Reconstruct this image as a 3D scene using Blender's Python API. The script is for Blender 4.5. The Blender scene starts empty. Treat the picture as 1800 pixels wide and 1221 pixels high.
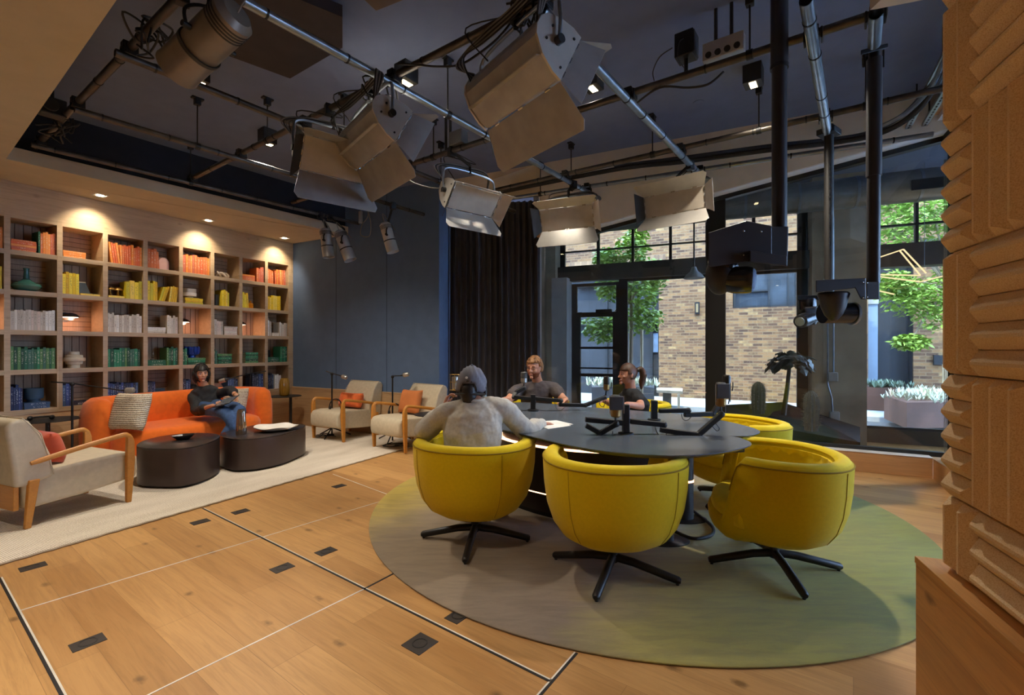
import bpy, bmesh, math, random
from mathutils import Vector, Matrix, Euler
random.seed(7)
R = math.radians
V = Vector
H = 1.3            # camera height in metres; most plan sizes below are multiples of it
FPX = 820.0        # focal length in pixels of the 1800x1221 frame
SC = bpy.context.scene
COL = SC.collection
# ---------------------------------------------------------------- camera, sky, sun, exposure
cam = bpy.data.cameras.new('camera'); cam.lens = FPX / 1800 * 36; cam.sensor_width = 36; cam.sensor_fit = 'HORIZONTAL'
cam.clip_start = 0.05; cam.clip_end = 200
co = bpy.data.objects.new('camera', cam); COL.objects.link(co)
co.location = (0, 0, H); co.rotation_euler = (R(90), 0, 0); SC.camera = co
SC.view_settings.view_transform = 'Standard'; SC.view_settings.look = 'None'
SC.view_settings.gamma = 1.0; SC.view_settings.use_curve_mapping = False
SC.view_settings.exposure = 0.12
wd = bpy.data.worlds.new('sky'); SC.world = wd; wd.use_nodes = True
_b = wd.node_tree.nodes['Background']; _b.inputs[0].default_value = (0.45, 0.62, 1.0, 1); _b.inputs[1].default_value = 13.0
sun = bpy.data.lights.new('sun', 'SUN'); sun.energy = 5.0; sun.angle = R(0.6); sun.color = (1, 0.93, 0.82)
so = bpy.data.objects.new('sun', sun); COL.objects.link(so)
so.location = (0, 0, 12)
so.rotation_euler = V((0.25, 0.62, -1.0)).to_track_quat('-Z', 'Y').to_euler()

# ---------------------------------------------------------------- frames of the plan
TS = R(28.0); s1 = V((math.sin(TS), math.cos(TS), 0)); sn = V((math.cos(TS), -math.sin(TS), 0))
TF = R(36.2); fa = V((math.sin(TF), math.cos(TF), 0)); fb = V((-math.cos(TF), math.sin(TF), 0))
def G(px, py, z):
    d = (z - 1) * H * FPX / (610.5 - py)
    return V(((px - 900) / FPX * d, d, z * H))
def D(px, py, d):
    d *= H
    return V(((px - 900) / FPX * d, d, H + (610.5 - py) / FPX * d))
def hit(px, py, P0, dr):
    u = (px - 900) / FPX
    t = (u * P0.y - P0.x) / (dr.x - u * dr.y)
    p = P0 + dr * t
    return V((p.x, p.y, H + (610.5 - py) / FPX * p.y))
CC = G(515, 745, 0.0)
def S(t, n, z=0):
    p = CC - s1 * (t * H) + sn * (n * H); p.z = z * H; return p

# ---------------------------------------------------------------- building helpers
MW = {}
def link(o): COL.objects.link(o); return o
def tag(o, label=None, cat=None, group=None, kind=None):
    if label: o['label'] = label
    if cat: o['category'] = cat
    if group: o['group'] = group
    if kind: o['kind'] = kind
    return o
def thing(name, label, cat, loc=(0, 0, 0), rz=0.0, group=None):
    o = link(bpy.data.objects.new(name, None)); o.location = loc; o.rotation_euler = (0, 0, rz)
    o.empty_display_size = 0.1
    MW[o.name] = Matrix.Translation(V(loc)) @ Matrix.Rotation(rz, 4, 'Z')
    return tag(o, label, cat, group)
def frame(dirv, up=V((0, 0, 1))):
    z = dirv.normalized()
    if abs(z.dot(up)) > 0.999: up = V((1, 0, 0))
    x = up.cross(z).normalized(); y = z.cross(x)
    return Matrix((x, y, z)).transposed()
class MB:
    def __init__(s): s.b = bmesh.new()
    def face(s, pts):
        try: return s.b.faces.new([s.b.verts.new(p) for p in pts])
        except ValueError: pass
    def box(s, c, size, rot=None, rz=0.0):
        c = V(c); m = rot if rot is not None else Matrix.Rotation(rz, 3, 'Z')
        x, y, z = [q / 2 for q in size]
        v = [s.b.verts.new(c + m @ V((a * x, b * y, d * z))) for a in (-1, 1) for b in (-1, 1) for d in (-1, 1)]
        for f in ((0, 1, 3, 2), (4, 6, 7, 5), (0, 4, 5, 1), (2, 3, 7, 6), (0, 2, 6, 4), (1, 5, 7, 3)):
            s.b.faces.new([v[i] for i in f])
        return s
    def bar(s, p0, p1, w, h, up=V((0, 0, 1))):
        p0 = V(p0); p1 = V(p1); d = p1 - p0
        return s.box((p0 + p1) / 2, (w, h, d.length), frame(d, up))
    def rings(s, rings, cap=True, closed=False):
        vs = [[s.b.verts.new(p) for p in r] for r in rings]
        n = len(vs[0]); m = len(vs)
        for i in range(m if closed else m - 1):
            a = vs[i]; b = vs[(i + 1) % m]
            for j in range(n):
                s.b.faces.new((a[j], a[(j + 1) % n], b[(j + 1) % n], b[j]))
        if cap and not closed:
            s.b.faces.new(list(reversed(vs[0]))); s.b.faces.new(vs[-1])
        return s
    def tube(s, pts, r, seg=10, cap=True, sq=1.0):
        pts = [V(p) for p in pts]; n = len(pts)
        rr = r if isinstance(r, (list, tuple)) else [r] * n
        rings = []; x = None
        for i, p in enumerate(pts):
            d = (pts[min(i + 1, n - 1)] - pts[max(i - 1, 0)]).normalized()
            if x is None:
                x = V((0, 0, 1)).cross(d)
                if x.length < 1e-3: x = V((1, 0, 0))
            x = (x - d * x.dot(d)).normalized(); y = d.cross(x)
            rings.append([p + (x * math.cos(a) + y * math.sin(a) * sq) * rr[i] for a in [2 * math.pi * k / seg for k in range(seg)]])
        return s.rings(rings, cap)
    def cyl(s, p0, p1, r, r1=None, seg=16):
        return s.tube([p0, p1], [r, r if r1 is None else r1], seg)
    def lathe(s, prof, c=(0, 0, 0), seg=24, cap=True, rot=None, sx=1, sy=1):
        c = V(c); rings = []
        for r, z in prof:
            rings.append([c + ((rot @ V((r * math.cos(a) * sx, r * math.sin(a) * sy, z))) if rot is not None else V((r * math.cos(a) * sx, r * math.sin(a) * sy, z))) for a in [2 * math.pi * k / seg for k in range(seg)]])
        return s.rings(rings, cap)
    def ball(s, c, r, seg=16, n=10, rot=None):
        c = V(c); r = r if isinstance(r, (tuple, list)) else (r, r, r); rings = []
        m = rot if rot is not None else Matrix.Identity(3)
        for i in range(n + 1):
            th = math.pi * (0.02 + 0.96 * i / n) - math.pi / 2
            rings.append([c + m @ V((r[0] * math.cos(th) * math.cos(a), r[1] * math.cos(th) * math.sin(a), r[2] * math.sin(th))) for a in [2 * math.pi * k / seg for k in range(seg)]])
        return s.rings(rings)
    def prism(s, poly, z0, z1):
        poly = [V((p[0], p[1], 0)) for p in poly]
        zz0 = z0 if isinstance(z0, (list, tuple)) else [z0] * len(poly)
        zz1 = z1 if isinstance(z1, (list, tuple)) else [z1] * len(poly)
        return s.rings([[V((p.x, p.y, z)) for p, z in zip(poly, zz0)], [V((p.x, p.y, z)) for p, z in zip(poly, zz1)]])
    def build(s, name, m, parent=None, world=False, smooth=35, bevel=0, bseg=2, sub=0):
        bmesh.ops.recalc_face_normals(s.b, faces=s.b.faces)
        if world and parent is not None: s.b.transform(MW[parent.name].inverted())
        me = bpy.data.meshes.new(name); s.b.to_mesh(me); s.b.free()
        for q in (m if isinstance(m, (list, tuple)) else [m]): me.materials.append(q)
        o = link(bpy.data.objects.new(name, me))
        if smooth:
            me.polygons.foreach_set('use_smooth', [True] * len(me.polygons)); me.set_sharp_from_angle(angle=R(smooth))
        if parent is not None:
            o.parent = parent; MW[o.name] = MW[parent.name]
        else: MW[o.name] = Matrix.Identity(4)
        if bevel:
            b = o.modifiers.new('bevel', 'BEVEL'); b.width = bevel; b.segments = bseg; b.limit_method = 'ANGLE'; b.angle_limit = R(40)
        if sub:
            b = o.modifiers.new('subdivision', 'SUBSURF'); b.levels = sub; b.render_levels = sub
        return o
def kids(o): return [c for c in o.children]
def copy_tree(o, parent=None, mats=None):
    c = link(o.copy()); MW[c.name] = MW[o.name]
    if parent is not None: c.parent = parent
    for ch in kids(o): copy_tree(ch, c)
    return c
def put(o, loc, rz=0.0):
    o.location = loc; o.rotation_euler = (0, 0, rz); MW[o.name] = Matrix.Translation(V(loc)) @ Matrix.Rotation(rz, 4, 'Z'); return o
def struct(name, mb, m, **k):
    return tag(mb.build(name, m, **k), kind='structure')

# ---------------------------------------------------------------- materials
def lin(c):
    return tuple(((v / 255) / 12.92 if v / 255 <= 0.04045 else ((v / 255 + 0.055) / 1.055) ** 2.4) for v in c)
class NT:
    def __init__(s, name):
        s.m = bpy.data.materials.new(name); s.m.use_nodes = True; s.t = s.m.node_tree; s.n = s.t.nodes
        s.p = s.n['Principled BSDF']; s.c = s.n.new('ShaderNodeTexCoord').outputs['Object']
    def l(s, a, b): s.t.links.new(a, b)
    def map(s, scale=(1, 1, 1), rot=(0, 0, 0), src=None):
        q = s.n.new('ShaderNodeMapping'); q.inputs['Scale'].default_value = scale; q.inputs['Rotation'].default_value = rot
        s.l(src or s.c, q.inputs[0]); return q.outputs[0]
    def noise(s, scale, detail=3, v=None, rough=0.5, dist=0.0):
        q = s.n.new('ShaderNodeTexNoise'); q.inputs['Scale'].default_value = scale; q.inputs['Detail'].default_value = detail
        q.inputs['Roughness'].default_value = rough; q.inputs['Distortion'].default_value = dist
        s.l(v or s.c, q.inputs['Vector']); return q.outputs[0]
    def ramp(s, f, stops, interp='LINEAR'):
        q = s.n.new('ShaderNodeValToRGB'); q.color_ramp.interpolation = interp; e = q.color_ramp.elements
        while len(e) > 1: e.remove(e[0])
        e[0].position = stops[0][0]; e[0].color = (*stops[0][1], 1)
        for p, c in stops[1:]:
            k = e.new(p); k.color = (*c, 1)
        s.l(f, q.inputs[0]); return q.outputs[0]
    def mix(s, f, a, b, mode='MIX'):
        q = s.n.new('ShaderNodeMix'); q.data_type = 'RGBA'; q.blend_type = mode
        for i, v in ((0, f), (6, a), (7, b)):
            if hasattr(v, 'links') or hasattr(v, 'is_linked'): s.l(v, q.inputs[i])
            elif i == 0: q.inputs[0].default_value = v
            else: q.inputs[i].default_value = (*v, 1)
        return q.outputs[2]
    def math(s, op, a, b=0.0):
        q = s.n.new('ShaderNodeMath'); q.operation = op
        for i, v in ((0, a), (1, b)):
            if hasattr(v, 'is_linked'): s.l(v, q.inputs[i])
            else: q.inputs[i].default_value = v
        return q.outputs[0]
    def bump(s, f, strength, dist=0.01):
        q = s.n.new('ShaderNodeBump'); q.inputs['Strength'].default_value = strength; q.inputs['Distance'].default_value = dist
        s.l(f, q.inputs['Height']); s.l(q.outputs[0], s.p.inputs['Normal'])
    def col(s, c):
        if hasattr(c, 'is_linked'): s.l(c, s.p.inputs['Base Color'])
        else: s.p.inputs['Base Color'].default_value = (*c, 1)
def mat(name, rgb, rough=0.6, metal=0.0, var=0.12, vs=6.0, bump=0.0, bs=60.0, spec=0.5, sheen=0.0, emit=0.0, coat=0.0, bd=0.004):
    t = NT(name); c = lin(rgb); a = tuple(v * (1 - var) for v in c); b = tuple(min(1, v * (1 + var)) for v in c)
    t.col(t.ramp(t.noise(vs, 3), [(0.35, a), (0.65, b)]))
    p = t.p.inputs; p['Roughness'].default_value = rough; p['Metallic'].default_value = metal; p['Specular IOR Level'].default_value = spec
    if sheen: p['Sheen Weight'].default_value = sheen
    if coat: p['Coat Weight'].default_value = coat
    if bump: t.bump(t.noise(bs, 4), bump, bd)
    if emit: p['Emission Color'].default_value = (*c, 1); p['Emission Strength'].default_value = emit
    return t.m
def glass_mat(name, tint=(0.93, 0.96, 0.97), refl=1.0, rough=0.0):
    m = bpy.data.materials.new(name); m.use_nodes = True; t = m.node_tree; n = t.nodes; n.clear()
    o = n.new('ShaderNodeOutputMaterial'); tr = n.new('ShaderNodeBsdfTransparent'); tr.inputs[0].default_value = (*tint, 1)
    g = n.new('ShaderNodeBsdfGlossy'); g.inputs['Roughness'].default_value = rough; g.inputs[0].default_value = (refl, refl, refl, 1)
    f = n.new('ShaderNodeFresnel'); f.inputs[0].default_value = 1.45; mx = n.new('ShaderNodeMixShader')
    nt = n.new('ShaderNodeTexNoise'); nt.inputs['Scale'].default_value = 0.5; ma = n.new('ShaderNodeMath'); ma.operation = 'MULTIPLY_ADD'
    ma.inputs[1].default_value = 0.02; t.links.new(nt.outputs[0], ma.inputs[0]); t.links.new(f.outputs[0], ma.inputs[2])
    t.links.new(ma.outputs[0], mx.inputs[0]); t.links.new(tr.outputs[0], mx.inputs[1]); t.links.new(g.outputs[0], mx.inputs[2]); t.links.new(mx.outputs[0], o.inputs[0])
    return m
def wood(name, c1, c2, rz=0.0, plank=(1.9, 0.19), rough=0.4, axes='xy', knots=0.6, grain=16, coat=0.0, seams=0.5):
    t = NT(name); rot = {'xy': (0, 0, rz), 'xz': (R(90), 0, 0), 'zx': (R(90), R(90), 0), 'yz': (R(90), 0, R(90))}[axes]
    v = t.map(rot=rot) if axes == 'xy' else None
    if v is None:
        # bring the wanted plane onto XY by recombining the coordinates
        sp = t.n.new('ShaderNodeSeparateXYZ'); t.l(t.c, sp.inputs[0]); cb = t.n.new('ShaderNodeCombineXYZ')
        order = {'xz': (0, 2, 1), 'zx': (2, 0, 1), 'yz': (1, 2, 0), 'zy': (2, 1, 0)}[axes]
        for i, k in enumerate(order): t.l(sp.outputs[k], cb.inputs[i])
        v = cb.outputs[0]
    br = t.n.new('ShaderNodeTexBrick'); t.l(v, br.inputs['Vector']); br.offset = 0.37; br.inputs['Scale'].default_value = 1
    br.inputs['Brick Width'].default_value = plank[0]; br.inputs['Row Height'].default_value = plank[1]; br.inputs['Mortar Size'].default_value = 0.0012
    br.inputs['Color1'].default_value = (0, 0, 0, 1); br.inputs['Color2'].default_value = (1, 1, 1, 1); br.inputs['Mortar'].default_value = (0.5, 0.5, 0.5, 1)
    g = t.noise(1.0, 5, t.map(scale=(1.3, grain, grain), src=v), 0.6, 0.6)
    big = t.noise(0.9, 2, v)
    f = t.math('MULTIPLY', br.outputs['Color'], 0.30); f = t.math('ADD', f, t.math('MULTIPLY', g, 0.45)); f = t.math('ADD', f, t.math('MULTIPLY', big, 0.35))
    c = t.ramp(f, [(0.25, lin(c1)), (0.75, lin(c2))])
    if grain > 15: c = t.mix(t.math('MULTIPLY', t.ramp(t.noise(1.0, 6, t.map(scale=(2.2, 34, 34), src=v), .7, 1.5), [(.46, (0, 0, 0)), (.62, (1, 1, 1))]), .22), c, tuple(q * .5 for q in lin(c1)))
    if knots:
        vo = t.n.new('ShaderNodeTexVoronoi'); vo.voronoi_dimensions = '2D'; vo.inputs['Scale'].default_value = 1.0
        t.l(t.map(scale=(1.5, 2.6, 2.6), src=v), vo.inputs['Vector'])
        k = t.ramp(t.math('ADD', vo.outputs['Distance'], t.math('MULTIPLY', t.noise(11, 4, v, .7), 0.13)), [(0.075, (1, 1, 1)), (0.125, (0, 0, 0))])
        c = t.mix(t.math('MULTIPLY', k, knots), c, tuple(q * 0.35 for q in lin(c1)))
    if seams: c = t.mix(t.math('MULTIPLY', br.outputs['Fac'], seams), c, tuple(q * 0.45 for q in lin(c1)))
    t.col(c); t.p.inputs['Roughness'].default_value = rough
    if coat: t.p.inputs['Coat Weight'].default_value = coat
    t.bump(g, 0.06, 0.003)
    return t.m
def emis(name, rgb, strength):
    m = bpy.data.materials.new(name); m.use_nodes = True; t = m.node_tree; n = t.nodes; n.clear()
    o = n.new('ShaderNodeOutputMaterial'); e = n.new('ShaderNodeEmission'); e.inputs[0].default_value = (*lin(rgb), 1); e.inputs[1].default_value = strength
    t.links.new(e.outputs[0], o.inputs[0]); return m
def lamp(name, kind, loc, energy, color=(1, 0.8, 0.58), size=0.1, aim=None, angle=90, blend=0.6, parent=None):
    l = bpy.data.lights.new(name, kind); l.energy = energy; l.color = color
    if kind == 'AREA': l.size = size
    else: l.shadow_soft_size = size
    if kind == 'SPOT': l.spot_size = R(angle); l.spot_blend = blend
    o = link(bpy.data.objects.new(name, l)); o.location = loc
    d = (V(aim) - V(loc)) if aim is not None else V((0, 0, -1))
    o.rotation_euler = d.to_track_quat('-Z', 'Y').to_euler()
    return o
M = {}
M['floor'] = wood('oak_floor', (162, 114, 62), (208, 160, 100), rz=TF, rough=0.42, knots=0.75)
M['shelf'] = wood('pale_oak_veneer', (166, 140, 108), (206, 178, 142), axes='xz', plank=(3, 0.6), rough=0.5, knots=0.3, seams=0)
M['shelf_back'] = wood('oak_slatting', (150, 118, 88), (184, 150, 114), axes='zx', plank=(4, 0.1), rough=0.55, knots=0.1)
M['wains'] = wood('oak_panelling', (176, 140, 100), (216, 182, 140), axes='xz', plank=(2.2, 0.3), rough=0.5, knots=0.4)
M['plinth'] = wood('oak_plinth', (176, 118, 62), (222, 164, 98), axes='yz', plank=(2.4, 0.24), rough=0.45, knots=0.7)
M['plinthtop'] = wood('oak_plinth_top', (186, 128, 66), (226, 170, 100), axes='xy', rz=R(90), plank=(3, 0.5), rough=0.45, knots=0.3)
M['sill'] = wood('oak_sill', (190, 138, 88), (222, 172, 122), axes='xz', plank=(3, 0.4), rough=0.4, knots=0.2)
M['blue'] = mat('blue_fabric_panel', (96, 118, 150), 0.9, var=0.05, bump=0.15, bs=400, spec=0.2)
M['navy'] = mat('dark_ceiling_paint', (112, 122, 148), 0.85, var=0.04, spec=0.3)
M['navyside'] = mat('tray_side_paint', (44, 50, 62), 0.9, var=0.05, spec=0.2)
M['tan'] = mat('tan_plaster', (196, 182, 156), 0.85, var=0.03, spec=0.2)
M['beige'] = mat('beige_plaster', (196, 184, 168), 0.85, var=0.04, spec=0.2)
M['concrete'] = mat('raw_concrete', (168, 152, 128), 0.85, var=0.18, vs=2.5, bump=0.1, bs=25)
M['greywall'] = mat('grey_plaster_pier', (176, 172, 168), 0.8, var=0.05)
M['blackmet'] = mat('black_metal', (26, 25, 25), 0.45, var=0.15, spec=0.5)
M['black'] = mat('black_plastic', (20, 20, 21), 0.5, var=0.2)
M['darkframe'] = mat('charcoal_window_frame', (34, 36, 38), 0.5, var=0.1)
M['brownbeam'] = mat('dark_bronze_beam', (74, 66, 56), 0.55, var=0.1)
M['white'] = mat('white_edge_paint', (226, 226, 226), 0.5, var=0.03)
M['glass'] = glass_mat('partition_glass', (0.86, 0.91, 0.92))
M['glass2'] = glass_mat('facade_glass', (0.92, 0.95, 0.95))
M['steel'] = mat('galvanised_steel', (150, 158, 166), 0.32, 0.85, var=0.12, vs=12)
M['iron'] = mat('dark_iron_pipe', (92, 86, 80), 0.4, 0.75, var=0.2, vs=10)
M['brass'] = mat('brass', (190, 150, 80), 0.3, 0.9)
M['chrome'] = mat('chrome', (190, 190, 190), 0.2, 0.95)
M['fixgrey'] = mat('fixture_grey_enamel', (160, 158, 156), 0.42, 0.35, var=0.08, vs=9)
M['fixlight'] = mat('fixture_pale_enamel', (190, 186, 178), 0.38, 0.45, var=0.08)
M['fixdark'] = mat('fixture_charcoal', (40, 38, 36), 0.5, var=0.2)
M['led'] = emis('lamp_lens_glow', (255, 226, 176), 14.0)
M['ledstrip'] = emis('table_led_glow', (255, 190, 140), 5.0)
M['cable'] = mat('cable_rubber', (36, 34, 33), 0.6)
M['greycable'] = mat('grey_cable', (120, 118, 112), 0.5)
RZS = math.pi / 2 - TS        # local x runs along the shelving, away from the camera
RZB = -TS                     # local x runs along the blue wall, to the right
RZF = math.pi / 2 - TF
def L2(p): return (p.x, p.y)
# ---- floor
FD = V((.922, -.388, 0)); F0 = V((3.738 * H, 4.96 * H, 0)); FN = V((.388, .922, 0))
fe = F0 + FN * .2
hull = [fe - FD * 9, V((-9, 9, 0)), V((-9, -5, 0)), V((7.6, -5, 0)), fe + FD * 2.8]
m = MB(); m.prism(hull, -.1, 0); fl = struct('floor', m, M['floor'])
# metal joint strips in the boards: pixel pairs on the floor plane
joints = [((35, 1073), (672, 880), 'w'), ((255, 1224), (640, 1035), 'w'), ((357, 893), (968, 1197), 'wb'), ((0, 1015), (112, 1224), 'wb'),
          ((640, 1035), (720, 993), 'b'), ((934, 1238), (1013, 1147), 'wb'), ((585, 833), (690, 872), 'w')]
wh = mat('joint_strip_pale', (232, 226, 214), 0.4, 0.2); bk = mat('joint_strip_black', (24, 24, 26), 0.5)
k = 1
for a, b, c in joints:
    p = G(*a, 0); q = G(*b, 0); d = (q - p).normalized(); n = V((-d.y, d.x, 0))
    w0 = 0.004
    offs = {'w': [(0, wh)], 'b': [(0, bk)], 'wb': [(0.006, wh), (-0.003, bk)]}[c]
    for o_, mm in offs:
        m = MB(); m.bar(p + n * o_ + V((0, 0, .0005)), q + n * o_ + V((0, 0, .0005)), 0.007 if mm is wh else 0.011, 0.003, V((0, 0, 1))); struct('trim_%d' % k, m, mm, smooth=0); k += 1
# ---- main ceiling with tray
m = MB(); m.prism(hull, 2.8 * H, 2.8 * H + .3); struct('ceiling', m, M['navy'])
P1 = G(617, 414, 2.357); P2 = G(205, 0, 2.357)
A = Matrix(((fa.x, fb.x), (fa.y, fb.y))); sol = A.inverted() @ V((P1.x - P2.x, P1.y - P2.y)); Q = P1 - fa * sol[0]
CB = S(0, 0, 0); back = S(6, -1.2); backc = S(-0.6, -1.2)
E1 = Q - fb * 12; E2 = E1 - fa * 5; E3 = Q - fa * 7 + fb * 3.2
# soffit over the shelving (wedge) and the lower ceiling on the camera side
def inset(poly, d): return poly
sof = [P1, S(-.02, (P1 - CC).dot(sn) / H), S(-.02, -.6), S(9, -.6), Q - fa * 6 + fb * 2.2, Q - fa * 0]
m = MB(); m.prism([P1, S(0, (P1 - CC).dot(sn) / H), S(0, -.5), S(5.2, -.5), Q + fb * 0.8 - fa * 1.0, Q], 2.357 * H, 2.455 * H); struct('ceiling_soffit', m, M['tan'])
m = MB(); m.prism([Q, Q + fb * 0.8 - fa * 1.0, S(5.2, -.5), V((-6.5, -4.5, 0)), V((7, -4.5, 0)), V((7, 0, 0)), Q - fb * 7.6], 2.357 * H, 2.46 * H); struct('ceiling_low', m, M['tan'])
o_ = -(fb * -0.05 + fa * 0.0)
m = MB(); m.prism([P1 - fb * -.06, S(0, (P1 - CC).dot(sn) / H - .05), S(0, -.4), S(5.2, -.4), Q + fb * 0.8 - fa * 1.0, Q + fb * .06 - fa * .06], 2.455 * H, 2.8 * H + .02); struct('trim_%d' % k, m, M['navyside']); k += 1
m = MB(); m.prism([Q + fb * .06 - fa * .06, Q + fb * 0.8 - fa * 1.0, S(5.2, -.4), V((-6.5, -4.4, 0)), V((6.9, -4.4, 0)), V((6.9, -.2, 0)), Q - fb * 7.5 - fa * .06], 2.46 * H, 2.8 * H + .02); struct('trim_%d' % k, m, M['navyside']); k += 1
# ---- walls: behind the shelving, behind the camera
def wall(name, p, q, z0, z1, th, m_, side=1):
    """slab from p to q, thickness th to the left of p->q"""
    d = V((q.x - p.x, q.y - p.y, 0)); L = d.length
    b = MB(); b.box((L / 2, th / 2 * side, (z0 + z1) / 2), (L, th, z1 - z0))
    return put(struct(name, b, m_), (p.x, p.y, 0), math.atan2(d.y, d.x))
wall('wall_left', S(5.4, -.34), S(-.3, -.34), 0, 2.9 * H, 0.15, M['tan'])
wall('wall_back_left', V((-7.45, -4.5, 0)), S(5.35, -.34), 0, 2.9 * H, 0.15, M['tan'])
wall('wall_behind', V((7.6, -4.4, 0)), V((-7.7, -4.4, 0)), 0, 2.9 * H, 0.15, M['tan'], -1)
# blue wall with oak base
NB = 2.359
b = MB(); b.box((NB * H / 2, 0.06, (0.482 + 2.8) / 2 * H), (NB * H, 0.12, (2.8 - 0.482) * H)); put(struct('wall_far', b, M['blue']), S(0, 0), RZB)
b = MB()
b.box((.80 * H, -.0015, 1.64 * H), (0.004, 0.004, 2.3 * H)); b.box((1.62 * H, -.0015, 1.64 * H), (0.004, 0.004, 2.3 * H))
put(struct('trim_%d' % k, b, M['navyside']), S(0, 0), RZB); k += 1
b = MB(); b.box((NB * H / 2, 0.05, .241 * H), (NB * H, 0.14, .482 * H)); put(struct('baseboard_far', b, M['wains']), S(0, 0), RZB)
b = MB(); b.box((NB * H / 2, .048, .487 * H), (NB * H, 0.15, .012 * H)); put(struct('trim_%d' % k, b, M['wains'], smooth=0), S(0, 0), RZB); k += 1
b = MB(); b.box((NB * H / 2 + .05, 0.5, 1.4 * H), (NB * H + .4, 0.5, 2.8 * H)); put(struct('wall_far_core', b, M['blue']), S(0, 0) + sn * -.35 + s1 * -.12, RZB)
# ---- glass partition
K = G(1640, 841, 0.0)
GL = hit(950, 600, K, sn); GR = K
HL = 2.169; HR = 2.63
def gz(p):  # header height along the partition
    t = (V((p.x, p.y, 0)) - V((GL.x, GL.y, 0))).length / (V((GR.x, GR.y, 0)) - V((GL.x, GL.y, 0))).length
    return (HL + (HR - HL) * t) * H
GLx = V((GL.x, GL.y, 0)) + sn * .0
# sill
Kin = K + sn * 0; SW = .1
def slab(name, p, q, w, z0, z1, m_, off=0.0):
    d = V((q.x - p.x, q.y - p.y, 0)); L = d.length
    b = MB(); b.box((L / 2, off + w / 2, (z0 + z1) / 2), (L, w, z1 - z0)); return put(struct(name, b, m_, bevel=.003), (p.x, p.y, 0), math.atan2(d.y, d.x))
slab('window_sill_front', GLx, K, .14, 0, .153 * H, M['sill'])
slab('trim_%d' % k, GLx, K, .14, .153 * H, .160 * H, mat('sill_top_edge', (232, 224, 214), .45, var=.02), -.006); k += 1
KE = K - s1 * 2.0
slab('window_sill_side', K, KE, .13, 0, .153 * H, M['sill'], -.0)
# black base frame + glass + header
GP = GLx + s1 * .12; KP = K + s1 * .12 + sn * .12; KPE = KP - s1 * 2.2
slab('trim_%d' % k, GP, KP, .06, .15 * H, .188 * H, M['darkframe']); k += 1
slab('trim_%d' % k, KP, KPE, .06, .15 * H, .188 * H, M['darkframe']); k += 1
def gpane(name, p, q, z0):
    b = MB(); zp = gz(p); zq = gz(q); n = s1 * .006
    d = (V((q.x, q.y, 0)) - V((p.x, p.y, 0))).normalized(); n = V((-d.y, d.x, 0)) * .006
    pp = [V((a.x, a.y, 0)) for a in (p, q)]
    b.prism([pp[0], pp[1], pp[1] + n, pp[0] + n], z0, [zp, zq, zq, zp]); return struct(name, b, M['glass'], smooth=0)
post = [hit(1242, 600, GP, sn), hit(1275, 600, GP, sn)]
j1 = hit(1657, 600, GP, sn)
gpane('window_1', GP + s1 * .03, post[0] + s1 * .03, .188 * H)
gpane('window_2', post[1] + s1 * .03, KP + s1 * .03, .188 * H)
b = MB(); b.prism([KP + s1 * .03, KPE, KPE + sn * .006, KP + s1 * .03 + sn * .006], .188 * H, 2.63 * H); struct('window_3', b, M['glass'], smooth=0)
p, q = post; b = MB(); n = s1 * .09
zt = gz(q)
b.prism([V((p.x, p.y, 0)), V((q.x, q.y, 0)), V((q.x, q.y, 0)) + n, V((p.x, p.y, 0)) + n], .15 * H, zt); struct('trim_%d' % k, b, M['blackmet'], smooth=0); k += 1
# sloping header: black channel, white edge, oak strip
def header(p, q, z0, z1, dz0, dz1, w, off, m_):
    global k
    d = (V((q.x, q.y, 0)) - V((p.x, p.y, 0))).normalized(); n = V((-d.y, d.x, 0))
    a = V((p.x, p.y, 0)) + n * off; c = V((q.x, q.y, 0)) + n * off
    b = MB(); b.prism([a, c, c + n * w, a + n * w], [z0 + dz0, z1 + dz0, z1 + dz0, z0 + dz0], [z0 + dz1, z1 + dz1, z1 + dz1, z0 + dz1]); struct('trim_%d' % k, b, m_, smooth=0); k += 1
for (p, q, za, zb) in ((GP, KP, HL * H - .02, HR * H), (KP, KPE, HR * H, HR * H)):
    header(p, q, za, zb, -.05, .02, .09, -.02, M['blackmet'])
    header(p, q, za, zb, .0, .045, .17, -.17, M['white'])
    header(p, q, za, zb, .045, .075, .24, -.24, M['sill'])
# beige bulkhead from the ceiling edge down to the header
e0 = G(854, 305, 2.8); e1 = G(1527, 182, 2.8); ed = (e1 - e0).normalized(); e00 = e0 - ed * 2.2; e0 = hit(950, 300, e0, ed); e1 = e1 + ed * 2.9
a0 = hit(950, 300, GP - s1 * .24, sn); a1 = KP - s1 * .2
zA = HL * H + .04 - .06; zB = HR * H + .05
b = MB()
def bq(a, c): return b.b.verts.new(a)
f = [V((e0.x, e0.y, 2.8 * H)), V((e1.x, e1.y, 2.8 * H)), V((a1.x, a1.y, zB)), V((a0.x, a0.y, zA))]
up = V((0, 0, .12)); b.rings([[v for v in f], [f[0] + V((0,0,.1)), f[1] + V((0,0,.1)), f[2] + s1 * .25 + V((0, 0, .1)), f[3] + s1 * .25 + V((0, 0, .1))]])
struct('ceiling_slope', b, M['beige'], smooth=0)
c0_ = V((.34 * H, 5.06 * H, 2.64 * H)); c1_ = V((-1.0 * H, 5.26 * H, 2.64 * H)); b = MB(); f = [V((e00.x, e00.y, 2.8 * H)), V((e0.x, e0.y, 2.8 * H)), c0_, c1_]
b.rings([f, [v + V((0, .35, .12)) for v in f]]); struct('ceiling_slope_left', b, M['beige'], smooth=0)
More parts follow.
